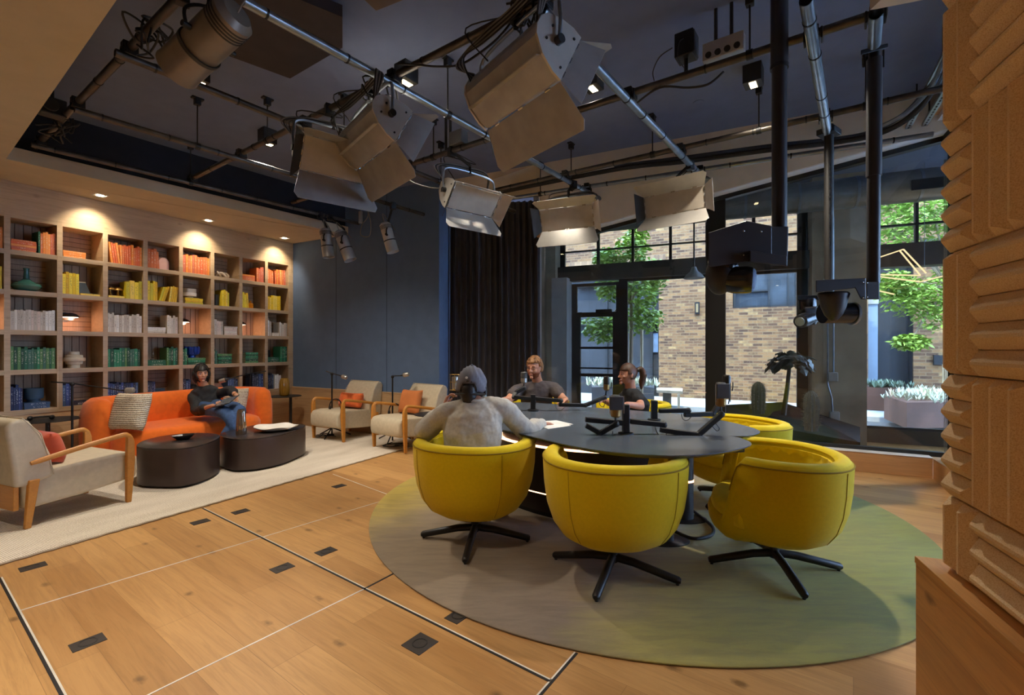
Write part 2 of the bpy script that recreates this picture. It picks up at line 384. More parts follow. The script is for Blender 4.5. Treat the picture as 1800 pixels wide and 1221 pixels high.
b = MB(); f = [V((e0.x, e0.y, 2.8 * H)), V((a0.x, a0.y, zA)), V((a0.x, a0.y, 2.8 * H)) ]; b.rings([f, [v + sn * .02 + s1 * .02 for v in f]]); b.box(((c0_.x + a0.x) / 2, (c0_.y + a0.y) / 2 + .1, 2.48 * H), (.06, abs(a0.y - c0_.y) + .2, .62 * H)); struct('ceiling_return', b, M['beige'], smooth=0)
b = MB(); b.rings([[V((e1.x, e1.y, 2.8 * H)), V((KPE.x, KPE.y, 2.8 * H)), V((KPE.x, KPE.y, HR * H + .06)), V((a1.x, a1.y, HR * H + .06))], [V((e1.x, e1.y, 2.8 * H)) + sn * .1, V((KPE.x, KPE.y, 2.8 * H)) + sn * .1, V((KPE.x, KPE.y, HR * H + .06)) + sn * .1, V((a1.x, a1.y, HR * H + .06)) + sn * .1]])
struct('ceiling_bulkhead', b, M['white'], smooth=0)
b = MB(); cst = G(1529, 18, 2.357); b.prism([cst, cst + V((.75, -.25, 0)), cst + V((.75, -1.2, 0)), cst + V((0, -1.0, 0))], 2.357 * H, 2.8 * H); struct('ceiling_box', b, M['beige'])
# ---- facade beyond the partition
def FX(px): h = hit(px, 600, F0, FD); return (h - F0).dot(FD)
def fbox(b, px0, px1, z0, z1, w=.1, off=0.0):
    x0 = FX(px0); x1 = FX(px1)
    b.box(((x0 + x1) / 2, w / 2 + off, (z0 + z1) / 2 * H), (x1 - x0, w, (z1 - z0) * H))
def fz(px, py): h = hit(px, py, F0, FD); return h.z / H
RZW = math.atan2(FD.y, FD.x)
def fstruct(name, boxes, m_, **kw):
    b = MB()
    for bx in boxes: fbox(b, *bx)
    return put(struct(name, b, m_, smooth=0, **kw), F0, RZW)
wr0 = V((7.4, -4.4, 0)); wr1 = fe + FD * 2.6; wrm = wr0.lerp(wr1, .42)
wall('wall_right', wr0, wrm, 0, 2.9 * H, .15, M['greywall'], -1)
wall('wall_right_low', wrm, wr1, 0, .25, .15, M['greywall'], -1); wall('wall_right_top', wrm, wr1, 2.65 * H, 2.9 * H, .15, M['greywall'], -1)
for i in range(5):
    q = wrm.lerp(wr1, (i + .01) / 4.02); b = MB(); b.box((q.x, q.y, 1.45 * H), (.08, .08, 2.5 * H)); struct('window_%d' % (20 + i), b, M['darkframe'])
b = MB(); dq = (wr1 - wrm).normalized(); b.box(((wrm.x + wr1.x) / 2, (wrm.y + wr1.y) / 2, 1.45 * H), ((wr1 - wrm).length, .008, 2.5 * H), rz=math.atan2(dq.y, dq.x)); struct('window_26', b, M['glass2'], smooth=0)
fstruct('wall_facade_column', [(1420, 1512, 0, 2.9, .35, -.3)], M['concrete'])
fstruct('wall_facade_pier', [(938, 984, 0, 2.9, .4, -.25)], M['concrete'])
fstruct('wall_facade_stub', [(979, 1005, 0, 1.9, .3, -.3)], M['greywall'])
fstruct('trim_%d' % k, [(982, 1421, 1.87, 2.06, .22, -.12), (1511, 1720, 1.83, 2.06, .22, -.12)], M['brownbeam']); k += 1
fstruct('trim_%d' % k, [(1003, 1250, 0, .10, .2, 0), (1250, 1420, 0, .12, .2, 0), (1511, 1720, 0, .145, .2, -.02)], M['brownbeam']); k += 1
fstruct('wall_facade_top', [(938, 1800, 2.55, 2.9, .3, -.0)], M['concrete'])
# upper lights
def frame_set(name, verts, hors, depth=.06):
    bx = [(a, c, z0, z1, depth, 0) for a, c, z0, z1 in verts] + [(a, c, z0, z1, depth, 0) for a, c, z0, z1 in hors]
    return fstruct(name, bx, M['darkframe'])
zt_, zb_ = 2.55, 2.06
zm = 2.27
frame_set('window_4', [(985, 993, zb_, zt_), (1049, 1053.5, zb_, zt_), (1110, 1114.5, zb_, zt_), (1176, 1181, zb_, zt_), (1240, 1248, zb_, zt_)], [(985, 1248, zb_, zb_ + .02), (985, 1248, zm - .008, zm + .008)])
frame_set('window_5', [(1262, 1270, zb_, zt_), (1322, 1328, zb_, zt_), (1402, 1420, zb_, zt_)], [(1262, 1420, zb_, zb_ + .02), (1262, 1420, zm - .01, zm + .01)])
frame_set('window_6', [(1512, 1520, zb_, zt_), (1609, 1615, zb_, zt_), (1690, 1700, zb_, zt_)], [(1512, 1700, zb_, zb_ + .02), (1512, 1700, zm - .01, zm + .01)])
frame_set('window_7', [(1088, 1103, .1, 1.87), (1240, 1262, .1, 1.87)], [(1098, 1250, .1, .14), (1098, 1250, 1.84, 1.87)])
frame_set('window_8', [(1262, 1272, .1, 1.87), (1401, 1420, .1, 1.87)], [(1262, 1420, .1, .14), (1262, 1420, 1.84, 1.87)])
frame_set('window_9', [(1511, 1519, .145, 1.87), (1672, 1682, .145, 1.87)], [(1511, 1682, .145, .17), (1511, 1682, 1.83, 1.86)])
frame_set('door_1', [(1003, 1014, .0, 1.84), (1083, 1090, 0, 1.84), (1014, 1020, 0, 1.42), (1077, 1083, 0, 1.42)],
          [(1003, 1090, 1.80, 1.84), (1003, 1090, 1.40, 1.46), (1014, 1083, .98, 1.01), (1014, 1083, .72, .74), (1014, 1083, .62, .66), (1014, 1083, 0, .07)])
b = MB(); fbox(b, 1049, 1076, 1.44, 1.49, .08, -.08); fbox(b, 1016, 1024, 1.42, 1.46, .05, -.05); o_ = put(tag(b.build('door_closer', M['blackmet']), 'black door closer arm box on top rail of glass entrance door', 'door closer'), F0, RZW)
b = MB(); fbox(b, 986, 1720, .1, 2.55, .008, .03); o_ = put(struct('window_10', b, M['glass2'], smooth=0), F0, RZW)
# corridor ceiling and end walls
wall('wall_corridor', hit(938, 600, F0, FD) * 1.0, V((.24 * H, 5.22 * H, 0)), 0, 2.9 * H, .12, M['greywall'])
# round duct under the corridor ceiling
dp0 = hit(1262, 345, F0 - FN * .75, FD); dp1 = hit(1790, 300, F0 - FN * .75, FD); dp0.z = dp1.z = 2.50 * H
dct = thing('ventilation_duct', 'large round galvanised duct with side grille under the corridor ceiling', 'duct', (dp0.x, dp0.y, 0), RZW)
m = MB(); m.tube([dp0 - FD * 1.6, dp1], .19, 32); dm = m.build('duct_shell', mat('duct_metal', (150, 148, 142), .4, .7), dct, True)
m = MB()
for i in range(6):
    p = dp0 + (dp1 - dp0) * (i / 5.0) - FD * .3; m.tube([p, p + FD * .03], .197, 32)
m.build('seam_band', M['steel'], dct, True)
gp = hit(1635, 322, F0 - FN * .96, FD)
m = MB(); m.box(gp, (.34, .02, .12), rz=RZW); m.build('vent_grille', M['blackmet'], dct, True)
for i in range(12):
    pass
# conduit on the concrete column with two boxes
c0 = hit(1453, 600, F0 - FN * .335, FD); 
cd = thing('electrical_conduit', 'pair of thin grey conduits running down concrete column into two boxes', 'conduit', (c0.x, c0.y, 0), RZW)
def cp(px, py): return hit(px, py, F0 - FN * .335, FD)
m = MB(); m.tube([cp(1455, 380), cp(1455, 675), cp(1462, 700), cp(1464, 730)], .009, 8); m.build('conduit_pipe', M['steel'], cd, True)
m = MB(); m.tube([cp(1465, 380), cp(1465, 660)], .009, 8); m.build('conduit_pipe', M['steel'], cd, True)
for (a, c) in ((1464, 662), (1467, 731)):
    m = MB(); m.box(cp(a, c), (.11, .05, .12), rz=RZW); m.build('junction_box', mat('switch_box_grey', (170, 165, 158), .5), cd, True, bevel=.006)
# glowing bars and wires added in place of a reflection in the glass
pdm = emis('reflection_bar_glow', (255, 214, 160), 1.6)
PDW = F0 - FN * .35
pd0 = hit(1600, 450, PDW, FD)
pdt = thing('angular_light_reflection', 'thin glowing bars standing in for a light reflected in the right glass', 'pendant light', (pd0.x, pd0.y, 0), 0)
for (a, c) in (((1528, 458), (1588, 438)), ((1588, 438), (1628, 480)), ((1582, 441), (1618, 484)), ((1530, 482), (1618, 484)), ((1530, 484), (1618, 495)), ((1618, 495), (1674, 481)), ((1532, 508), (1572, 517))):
    m = MB(); m.bar(hit(*a, PDW, FD), hit(*c, PDW, FD), .014, .014); m.build('reflected_light_bar', pdm, pdt, True, smooth=0)
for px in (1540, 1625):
    m = MB(); p = hit(px, 470, PDW, FD); m.cyl(p, V((p.x, p.y, 2.8 * H)), .003, seg=6); m.build('added_support_wire', M['steel'], pdt, True)
lz = hit(1220, 484, F0 - FN * .8, FD)
lpt = thing('stem_pendant_lamp', 'small black pendant lamp on a stem in front of the brick wall', 'pendant light', (lz.x, lz.y, 0), 0)
m = MB(); m.cyl(lz, V((lz.x, lz.y, 2.8 * H)), .012, seg=8); m.build('stem', M['blackmet'], lpt, True)
m = MB(); m.lathe([(.03, .16), (.05, .1), (.11, .05), (.14, 0)], lz - V((0, 0, .04)), 20); m.build('lamp_shade', M['greywall'], lpt, True)
# window beyond: side
# dark planter wedge with two cacti and a paddle-leaved plant, in the corridor
def gp_(px, py, z): return G(px, py, z)
pl = [G(1275, 760, .30), G(1300, 729, .40), G(1378, 722, .42), G(1512, 772, .21), G(1420, 777, .20)]
pl = [hit(1270, 700, GP + s1 * .2, sn), hit(1270, 700, GP + s1 * 1.0, sn), hit(1375, 700, F0 - FN * .30, FD), hit(1512, 700, F0 - FN * .36, FD), hit(1512, 700, GP + s1 * .14, sn)]
zs = [.33, .38, .41, .19, .20]
px_t = thing('plant_bed', 'black angular raised plant bed standing behind the inner glass', 'planter', (pl[1].x, pl[1].y, 0), 0)
m = MB(); m.prism(pl, .0, [q * H for q in zs]); m.build('bed_wall', mat('plant_bed_black', (14, 12, 12), .8, spec=.15), px_t, True, smooth=0)
m = MB()
for i in range(60):
    pass
def cactus(px, top, pyb, d, r, label, mm):
    p0 = D(px, pyb, d); p1 = D(px, top, d); h = p1.z - p0.z; t = thing('column_cactus', label, 'cactus', (p0.x, p0.y, p0.z - .06))
    b = MB(); rings = []
    for i in range(14):
        z = h * i / 13 + .0; f = 1.0 if i < 10 else math.sqrt(max(.02, 1 - ((i - 9.2) / 3.9) ** 2)); f *= (.86 + .14 * min(1, i / 4))
        rings.append([V((math.cos(a) * r * f * (1 + .12 * math.cos(a * 12)), math.sin(a) * r * f * (1 + .12 * math.cos(a * 12)), z + .03)) for a in [2 * math.pi * q / 48 for q in range(48)]])
    b.rings(rings); b.build('stem', mm, t)
    b = MB()
    for i in range(420):
        a = 2 * math.pi * random.randrange(12) / 12; z = random.uniform(.05, h * .98); f = 1.0 if z < h * .7 else math.sqrt(max(.02, 1 - ((z / h * 13 - 9.2) / 3.9) ** 2))
        q = V((math.cos(a) * r * 1.1 * f, math.sin(a) * r * 1.1 * f, z + .03)); dd = V((math.cos(a + random.uniform(-.7, .7)), math.sin(a + random.uniform(-.7, .7)), random.uniform(-.4, .6))) * .035
        e = V((0, 0, .0012)); b.face([q - e, q + dd, q + e])
    b.build('spines', mat('cactus_spines', (120, 116, 104), .7), t, smooth=0)
    return t
cg = mat('cactus_green', (58, 66, 56), .7, vs=20); cactus(1333, 666, 722, 4.1, .065, 'smooth dark column cactus left of the tall leafy plant', cg)
cactus(1426, 682, 752, 4.0, .07, 'spiny column cactus in front of the concrete column', mat('cactus_grey', (78, 80, 76), .7, vs=20))
tp = D(1377, 722, 4.3); tt = D(1388, 640, 4.3)
plt = thing('paddle_leaf_plant', 'tall dark plant with bare trunk and drooping lobed leaves in the bed', 'plant', tuple(tp - V((0, 0, .05))))
m = MB(); m.tube([tp - V((0, 0, .05)), tp + (tt - tp) * .5 + V((.01, 0, 0)), tt], [.03, .024, .02], 10); m.build('trunk', mat('plant_trunk', (66, 56, 44), .8, bump=.3), plt, True)
m = MB(); lf = mat('dark_leaf', (36, 52, 34), .45, var=.25, vs=14)
for i in range(52):
    a = 2.4 * i; el = random.uniform(-.25, 1.0); q = tt + V((math.cos(a) * math.sqrt(max(0, 1 - el * el)) * random.uniform(.12, .24), math.sin(a) * math.sqrt(max(0, 1 - el * el)) * random.uniform(.12, .24), .03 + el * .14))
    m.tube([tt, q], .003, 4); out = V((math.cos(a), math.sin(a), 0)); w = V((-out.y, out.x, 0)); LL = random.uniform(.09, .15); dn = (out * random.uniform(.3, 1.0) + V((0, 0, random.uniform(-1.0, .1)))).normalized()
    mid = [q + dn * (LL * k2) + V((0, 0, -.02 * k2 * k2)) for k2 in (0, .2, .4, .6, .8, 1)]; ww = [.008, .05, .03, .055, .028, .004]
    for j in range(5):
        for sg in (-1, 1): m.face([mid[j], mid[j] + w * sg * ww[j] - V((0, 0, .01)), mid[j + 1] + w * sg * ww[j + 1] - V((0, 0, .01)), mid[j + 1]])
m.build('foliage', lf, plt, True)
m = MB()
gs = hit(1472, 752, F0 - FN * .5, FD); gsz = thing('creeping_succulent', 'small pale green creeping plant at the right end of the plant bed', 'plant', tuple(gs))
for i in range(26):
    p = gs + V((random.uniform(-.12, .14), random.uniform(-.06, .06), random.uniform(-.01, .02))); a = random.uniform(0, 6.28); u = V((math.cos(a), math.sin(a), .5)) * .035; w = V((-math.sin(a), math.cos(a), 0)) * .012
    m.face([p, p + u * .5 + w, p + u, p + u * .5 - w])
m.build('leaves', mat('succulent_green', (92, 100, 64), .5), gsz, True)
# ---------------------------------------------------------------- the lane outside
def brickmat(name, cs, bw=.21, bh=.07):
    t = NT(name); sp = t.n.new('ShaderNodeSeparateXYZ'); t.l(t.c, sp.inputs[0]); cb = t.n.new('ShaderNodeCombineXYZ'); t.l(sp.outputs[0], cb.inputs[0]); t.l(sp.outputs[2], cb.inputs[1])
    br = t.n.new('ShaderNodeTexBrick'); t.l(cb.outputs[0], br.inputs['Vector']); br.inputs['Scale'].default_value = 1; br.inputs['Brick Width'].default_value = bw; br.inputs['Row Height'].default_value = bh
    br.inputs['Mortar Size'].default_value = .007; br.inputs['Color1'].default_value = (0, 0, 0, 1); br.inputs['Color2'].default_value = (1, 1, 1, 1); br.inputs['Bias'].default_value = 0
    br2 = t.math('ADD', t.math('MULTIPLY', br.outputs['Color'], .8), t.math('MULTIPLY', t.noise(9, 3, cb.outputs[0]), .25))
    c = t.ramp(br2, [(i / (len(cs) - 1) * .95 + .03, lin(q)) for i, q in enumerate(cs)])
    c = t.mix(br.outputs['Fac'], c, lin((138, 112, 80))); t.col(c); t.p.inputs['Roughness'].default_value = .9
    t.bump(br.outputs['Fac'], -.4, .01); return t.m
BR = brickmat('sunlit_brick', [(56, 38, 30), (98, 68, 46), (124, 88, 58), (150, 110, 68), (88, 60, 42), (182, 144, 92)])
B0 = G(1273.7, 701.6, 0); 
def BX(px): return (hit(px, 600, B0, sn) - B0).dot(sn)
def bbox(b, px0, px1, z0, z1, w=.3, off=0.0):
    x0 = BX(px0); x1 = BX(px1); b.box(((x0 + x1) / 2, w / 2 + off, (z0 + z1) / 2 * H), (x1 - x0, w, (z1 - z0) * H))
def bz(px, py): return hit(px, py, B0, sn).z / H
def bstruct(name, boxes, m_, **kw):
    b = MB()
    for q in boxes: bbox(b, *q)
    return put(struct(name, b, m_, smooth=0, **kw), B0, RZB)
m = MB(); m.box((6, 20, -.25), (60, 40, .3)); m.box((0, 0, -.2), (.1, .1, .1)); struct('ground_lane', m, mat('lane_paving', (112, 108, 102), .9, var=.2, vs=3))
pv = NT('cobble_paving'); 
bk_ = [(1158, 1288, -.05, 3.2), (1288, 1402, -.05, 1.75), (1288, 1402, 2.5, 3.2), (1402, 1526, -.05, 3.2), (1606, 1760, -.05, 4.5), (960, 1158, 2.75, 4.5), (1158, 1526, 3.2, 4.5), (1526, 1606, 2.75, 4.5), (500, 960, -.05, 4.5)]
bstruct('wall_brick', bk_, BR)
bstruct('trim_90', [(1000, 1170, 2.73, 2.9, .3, -.02)], brickmat('soldier_course', [(96, 72, 58), (140, 108, 80), (168, 132, 96)], .075, .24))
dk = mat('dark_storefront', (46, 48, 52), .7, var=.3, vs=1.5)
bstruct('wall_storefront', [(960, 1158, -.05, 2.75, .2, .35), (1526, 1606, -.05, 2.75, .2, .35)], dk)
bstruct('trim_91', [(960, 1158, 1.5, 1.6, .3, .1), (1010, 1158, 2.35, 2.42, .3, .1), (1140, 1144, -.05, 2.75, .1, .25), (1156, 1160, -.05, 2.75, .3, .05), (1604, 1609, -.05, 2.75, .3, .05), (1060, 1063, 0, 2.7, .1, .28)], M['darkframe'])
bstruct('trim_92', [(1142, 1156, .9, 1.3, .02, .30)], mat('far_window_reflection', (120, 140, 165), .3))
bstruct('door_2', [(1519, 1547, 0, 1.75, .1, .22)], mat('blue_grey_door', (142, 158, 176), .5, var=.06))
bstruct('trim_93', [(1519, 1548, 1.75, 2.0, .1, .18)], mat('far_pale_band', (170, 168, 160), .6))
# ribbon window in the brick wall
fw = mat('ribbon_window_glass', (70, 78, 86), .15, var=.3, vs=2)
bstruct('window_11', [(1288, 1402, 1.75, 2.5, .04, .12)], fw)
bstruct('trim_94', [(1288, 1402, 1.75, 1.79, .1, .04), (1288, 1402, 2.46, 2.5, .1, .04), (1289, 1293, 1.75, 2.5, .1, .04), (1350, 1353, 1.75, 2.5, .1, .04), (1384, 1387, 1.75, 2.5, .1, .04), (1398, 1402, 1.75, 2.5, .1, .04), (1288, 1350, 2.05, 2.08, .1, .04)], M['darkframe'])
bstruct('trim_95', [(1616, 1760, 2.6, 2.75, .1, -.08)], M['darkframe'])
# wall lantern and vent on the bricks
b = MB(); bbox(b, 1222, 1230, bz(1226, 552), bz(1226, 531), .08, -.08); o = put(tag(b.build('wall_lantern', M['blackmet']), 'slim black lantern fixed to the sunlit brick wall', 'wall light'), B0, RZB)
b = MB(); bbox(b, 1224, 1228, bz(1226, 549), bz(1226, 534), .02, -.09); x = b.build('lantern_glass', emis('lantern_glow', (255, 240, 210), 1.0), o, smooth=0)
b = MB(); bbox(b, 1640, 1658, bz(1650, 641), bz(1650, 624), .06, -.06); put(tag(b.build('wall_vent', M['blackmet']), 'square black vent plate on brick wall seen through the right window', 'vent'), B0, RZB)
# sidewalks: pale strip next to the wall, kerb
b = MB(); b.box((0, -.9, -.06), (16, 1.9, .1)); put(struct('ground_sidewalk', b, mat('sidewalk_concrete', (190, 188, 184), .8, var=.05)), B0 + sn * 1.0, RZB)
# ---- trees
def leafcloud(b, c, r, n, size):
    for i in range(n):
        th = random.uniform(0, 6.283); z = random.uniform(-1, 1); q = random.random() ** .4
        p = c + V((r[0] * q * math.sqrt(1 - z * z) * math.cos(th), r[1] * q * math.sqrt(1 - z * z) * math.sin(th), r[2] * q * z))
        a = random.uniform(0, 6.283); u = V((math.cos(a), math.sin(a), random.uniform(-.9, .3))).normalized() * size * random.uniform(.6, 1.2)
        w = u.cross(V((random.uniform(-1, 1), random.uniform(-1, 1), 1))).normalized() * size * .22
        b.face([p, p + u * .45 + w, p + u, p + u * .45 - w])
def leafmat(name, c):
    t = NT(name); a = lin(c); t.col(t.ramp(t.noise(5, 2), [(.3, tuple(v * .6 for v in a)), (.7, tuple(min(1, v * 1.35) for v in a))])); t.p.inputs['Roughness'].default_value = .5
    t.p.inputs['Transmission Weight'].default_value = 0; return t.m
lg = leafmat('street_tree_leaf', (140, 168, 66)); bark = mat('tree_bark', (150, 130, 108), .9, bump=.4, bs=30)
def tree(label, px, pyb, d, blobs, n, size, pole=None, trunk_top=450, r=.05):
    p = D(px, pyb, d); p.z = 0; t = thing('street_tree', label, 'tree', tuple(p))
    tp = D(px + 3, trunk_top, d)
    m = MB(); m.tube([V((p.x, p.y, 0)), p + (tp - p) * .5 + V((.02, 0, 0)), tp], [r, r * .8, r * .4], 8)
    for (bx, by, bd, rr) in blobs:
        c = D(bx, by, bd); s0 = V((p.x, p.y, 0)) + (tp - V((p.x, p.y, 0))) * .72; m.tube([s0, (s0 + c) / 2 + V((0, 0, .1)), c], [r * .45, r * .3, r * .12], 6)
    m.build('trunk', bark, t, True)
    m = MB()
    for (bx, by, bd, rr) in blobs: leafcloud(m, D(bx, by, bd), rr, n, size)
    m.build('foliage', lg, t, True, smooth=0)
    if pole:
        q = D(pole, pyb, d - .1); m = MB(); m.cyl(V((q.x, q.y, 0)), D(pole, pole_top, d - .1), .03, seg=8); m.build('support_pole', mat('tree_stake', (190, 170, 140), .8), t, True)
pole_top = 580
tree('young street tree with pale leaves and stake, seen over the seated woman', 1106, 690, 6.6, [(1120, 510, 6.6, (.42, .4, .42)), (1075, 500, 6.5, (.3, .3, .3)), (1060, 575, 6.5, (.38, .3, .28)), (1125, 560, 6.7, (.45, .3, .3)), (1065, 455, 6.6, (.25, .25, .22)), (1110, 440, 6.6, (.3, .3, .4)), (1150, 480, 6.7, (.3, .3, .3)), (1120, 400, 6.6, (.2, .2, .35))], 520, .13, 1128)
pole_top = 640
tree('large leafy tree outside the rightmost window, partly behind the felt wall', 1664, 700, 6.6, [(1640, 370, 6.6, (.55, .5, .4)), (1580, 400, 6.7, (.45, .4, .35)), (1680, 400, 6.5, (.5, .5, .5)), (1600, 520, 6.5, (.45, .4, .4)), (1650, 540, 6.5, (.5, .4, .45)), (1570, 350, 6.8, (.4, .4, .3)), (1570, 500, 6.6, (.3, .3, .3)), (1600, 600, 6.5, (.28, .25, .15)), (1690, 480, 6.5, (.4, .4, .5))], 700, .12, 1660, 420, .07)
# ---- street planters with silvery plants
sil = leafmat('silver_leaf', (226, 222, 190)); corten = mat('corten_steel', (110, 74, 58), .7, var=.2, vs=3)
def planter(name, label, poly, z, m_, n, size, mm=None):
    c = sum((V(p) for p in poly), V((0, 0, 0))) / len(poly)
    t = thing(name, label, 'planter', (c.x, c.y, 0))
    b = MB(); b.prism(poly, 0, z); b.build('planter_box', m_, t, True, smooth=0)
    b = MB()
    for i in range(n):
        w = [random.random() for _ in poly]; s_ = sum(w); p = sum((V(q) * (a / s_) for q, a in zip(poly, w)), V((0, 0, 0))); p = c + (p - c) * 1.7; p.z = z
        for j in range(9):
            a = random.uniform(0, 6.28); u = V((math.cos(a) * .5, math.sin(a) * .5, random.uniform(.4, 1.2))) * size * random.uniform(.6, 1.2); x = V((-math.sin(a), math.cos(a), 0)) * size * .12
            b.face([p, p + u * .5 + x, p + u, p + u * .5 - x])
    b.build('silvery_plants', mm or sil, t, True, smooth=0); return t
zt = .47
planter('street_planter', 'brown steel street planter with bushy silvery plants outside right window', [G(1554, 735, 0), G(1594, 753, 0), G(1700, 751, 0), G(1700, 728, 0), G(1600, 722, 0)], .32 * H, corten, 190, .13)
planter('street_planter', 'long brown planter of grey plants farther down the lane, against the storefront', [hit(1515, 700, B0 - s1 * .75, sn), hit(1590, 700, B0 - s1 * .75, sn), hit(1590, 700, B0 - s1 * .25, sn), hit(1515, 700, B0 - s1 * .25, sn)], .36 * H, corten, 70, .14, leafmat('greygreen_leaf', (120, 136, 110)))
planter('street_planter', 'low grey planter of white plants visible between the two seated people', [G(1040, 716, 0), G(1098, 716, 0), G(1098, 708, 0), G(1040, 708, 0)], .34 * H, mat('planter_grey', (96, 94, 96), .8), 40, .2)
bt = G(1160, 722, 0); bn = thing('street_bench', 'pale timber-topped bench planter behind the seated woman', 'bench', (bt.x, bt.y, 0))
m = MB(); q = [G(1154, 719, 0), G(1200, 722, 0), G(1200, 714, 0), G(1154, 712, 0)]
m.prism([V((p.x, p.y, 0)) for p in q], .27 * H, .31 * H); m.build('bench_top', mat('bench_timber', (206, 180, 146), .7), bn, True, smooth=0)
m = MB(); q = [G(1165, 719, 0), G(1180, 720, 0), G(1180, 714, 0), G(1165, 713, 0)]; m.prism(q, 0, .27 * H); m.build('bench_base', mat('bench_base', (90, 84, 80), .8), bn, True, smooth=0)
m = MB(); p = G(1193, 722, 0); m.box((p.x, p.y, .135 * H), (.04, .04, .27 * H)); m.build('leg', mat('bench_timber2', (196, 170, 136), .7), bn, True)
bp = [G(1104, 711, 0), G(1150, 715, 0), G(1150, 708.5, 0), G(1104, 705, 0)]
planter('street_planter', 'planter of white plants beside the bench, behind the ponytail', bp, .33 * H, mat('planter_grey2', (104, 100, 98), .8), 40, .18)
# ---------------------------------------------------------------- bookshelf wall
PIT = .3215 * H; SH0 = .482; ROWZ = [.482, .815, 1.145, 1.473, 1.80, 2.10]
bs = thing('bookcase', 'wall-wide built-in pale oak bookcase with square bays behind the orange sofa', 'bookcase', tuple(S(0, 0)), RZS)
NBAY = 14; L = NBAY * PIT + .05 * H; DEP = .31
m = MB(); m.box((-L / 2, DEP / 2, (2.095 + 2.36) / 2 * H), (L, DEP, .265 * H)); m.build('header_board', M['shelf'], bs, bevel=.002)
m = MB(); m.box((-L / 2, DEP / 2 + .01, .235 * H), (L, DEP, .47 * H)); m.build('base_cabinet', M['wains'], bs)
for i in range(9):
    if i % 2 == 0:
        m = MB(); m.box((-.05 * H - i * PIT, .0105, .235 * H), (.004, .004, .46 * H)); m.build('door_gap', M['black'], bs, smooth=0)
for z in ROWZ[:]:
    m = MB(); m.box((-L / 2, DEP / 2, (z - .02) * H), (L, DEP, .04 * H)); m.build('shelf_board', M['shelf'], bs, bevel=.002)
for i in range(NBAY):
    m = MB(); m.box((-.049 * H + .0 - i * PIT + (.028 * H if i == 0 else 0) * 0, DEP / 2 - .001, (.47 + 2.11) / 2 * H), (.038 * H, DEP, 1.64 * H)); m.build('upright_board', M['shelf'], bs, bevel=.002)
m = MB(); m.box((-.015 * H, DEP / 2 - .001, 1.18 * H), (.03 * H, DEP, 2.36 * H)); m.build('end_panel', M['shelf'], bs)
m = MB(); m.box((-L / 2, DEP + .01, 1.2 * H), (L, .02, 1.9 * H))
m.build('back_panel', M['shelf_back'], bs)
def slats(horizontal, i, r):
    x1 = -.049 * H - i * PIT; x0 = x1 - PIT; z0 = ROWZ[r] * H; z1 = ROWZ[r + 1] * H - .04 * H; b = MB(); n = 6
    for q in range(1, n):
        if horizontal: b.box(((x0 + x1) / 2, DEP - .001, z0 + (z1 - z0) * q / n), (PIT - .04 * H, .005, .005))
        else: b.box((x0 + (x1 - x0) * q / n, DEP - .001, (z0 + z1) / 2), (.005, .005, z1 - z0))
    b.build('back_groove', M['slat_dark'], bs, smooth=0)
M['slat_dark'] = mat('slat_shadow_gap', (84, 60, 40), .8)
for r in range(5):
    for i in range(9): slats((i + r) % 2 == 0, i, r)
GAPW = PIT - .038 * H; OPH = .284 * H
def bayx(bay, u):       # bay 8 = nearest the blue wall, bay 0 = cut by the frame
    i = 8 - bay
    x1 = -.049 * H - .019 * H - i * PIT; return x1 - GAPW * (1 - u)
ROWN = ['blue row', 'green row', 'white row', 'yellow row', 'orange row']
CNT = {}
def nxt(k):
    CNT[k] = CNT.get(k, -1) + 1; return CNT[k]
ORD = ['first', 'second', 'third', 'fourth', 'fifth', 'sixth', 'seventh', 'eighth', 'ninth', 'tenth', 'eleventh', 'twelfth', 'thirteenth', 'fourteenth', 'fifteenth', 'sixteenth']
def bayname(b): return 'bay at the left frame edge' if b == 0 else '%s full bay from the left' % ORD[b - 1]
PAL = {'orange': [(218, 118, 66), (230, 138, 58), (222, 106, 60), (236, 150, 76), (202, 102, 76), (226, 156, 122)],
       'yellow': [(232, 196, 24), (240, 214, 60), (222, 176, 30), (236, 206, 90), (200, 184, 40)],
       'white': [(226, 218, 204), (212, 202, 188), (232, 228, 220), (198, 186, 170), (218, 200, 186)],
       'green': [(34, 96, 66), (24, 76, 52), (46, 128, 88), (84, 130, 74), (60, 104, 84)],
       'blue': [(38, 54, 100), (30, 44, 78), (52, 72, 130), (58, 84, 122), (44, 48, 66)]}
def bookmat(nm, c, k):
    t = NT('%s_book_cloth_%d' % (nm, k)); base = lin(c)
    sp = t.n.new('ShaderNodeSeparateXYZ'); t.l(t.c, sp.inputs[0])
    oi = t.n.new('ShaderNodeObjectInfo').outputs['Random']
    v = t.n.new('ShaderNodeVectorMath'); v.operation = 'ADD'; t.l(t.c, v.inputs[0]); cb = t.n.new('ShaderNodeCombineXYZ')
    for q in range(3): t.l(t.math('MULTIPLY', oi, 37.0 + 11 * q), cb.inputs[q])
    t.l(cb.outputs[0], v.inputs[1])
    # title lettering: narrow worn marks running along the spine
    f = t.noise(1.0, 2, t.map(scale=(2.2, 1, 26), src=v.outputs[0]), .6)
    band = t.math('LESS_THAN', t.math('ABSOLUTE', t.math('ADD', sp.outputs[2], -.55)), .30)
    mid = t.math('LESS_THAN', t.math('ABSOLUTE', sp.outputs[0]), .26)
    f = t.math('MULTIPLY', t.math('MULTIPLY', t.math('GREATER_THAN', f, .56), band), mid)
    ink = (.75, .68, .5) if nm in ('green', 'orange', 'blue') else (.1, .09, .08)
    if nm == 'blue': ink = (.6, .65, .75)
    t.col(t.mix(t.math('MULTIPLY', f, .55), base, ink)); t.p.inputs['Roughness'].default_value = .55
    return t.m
BM = {n: [bookmat(n, c, i) for i, c in enumerate(p)] for n, p in PAL.items()}
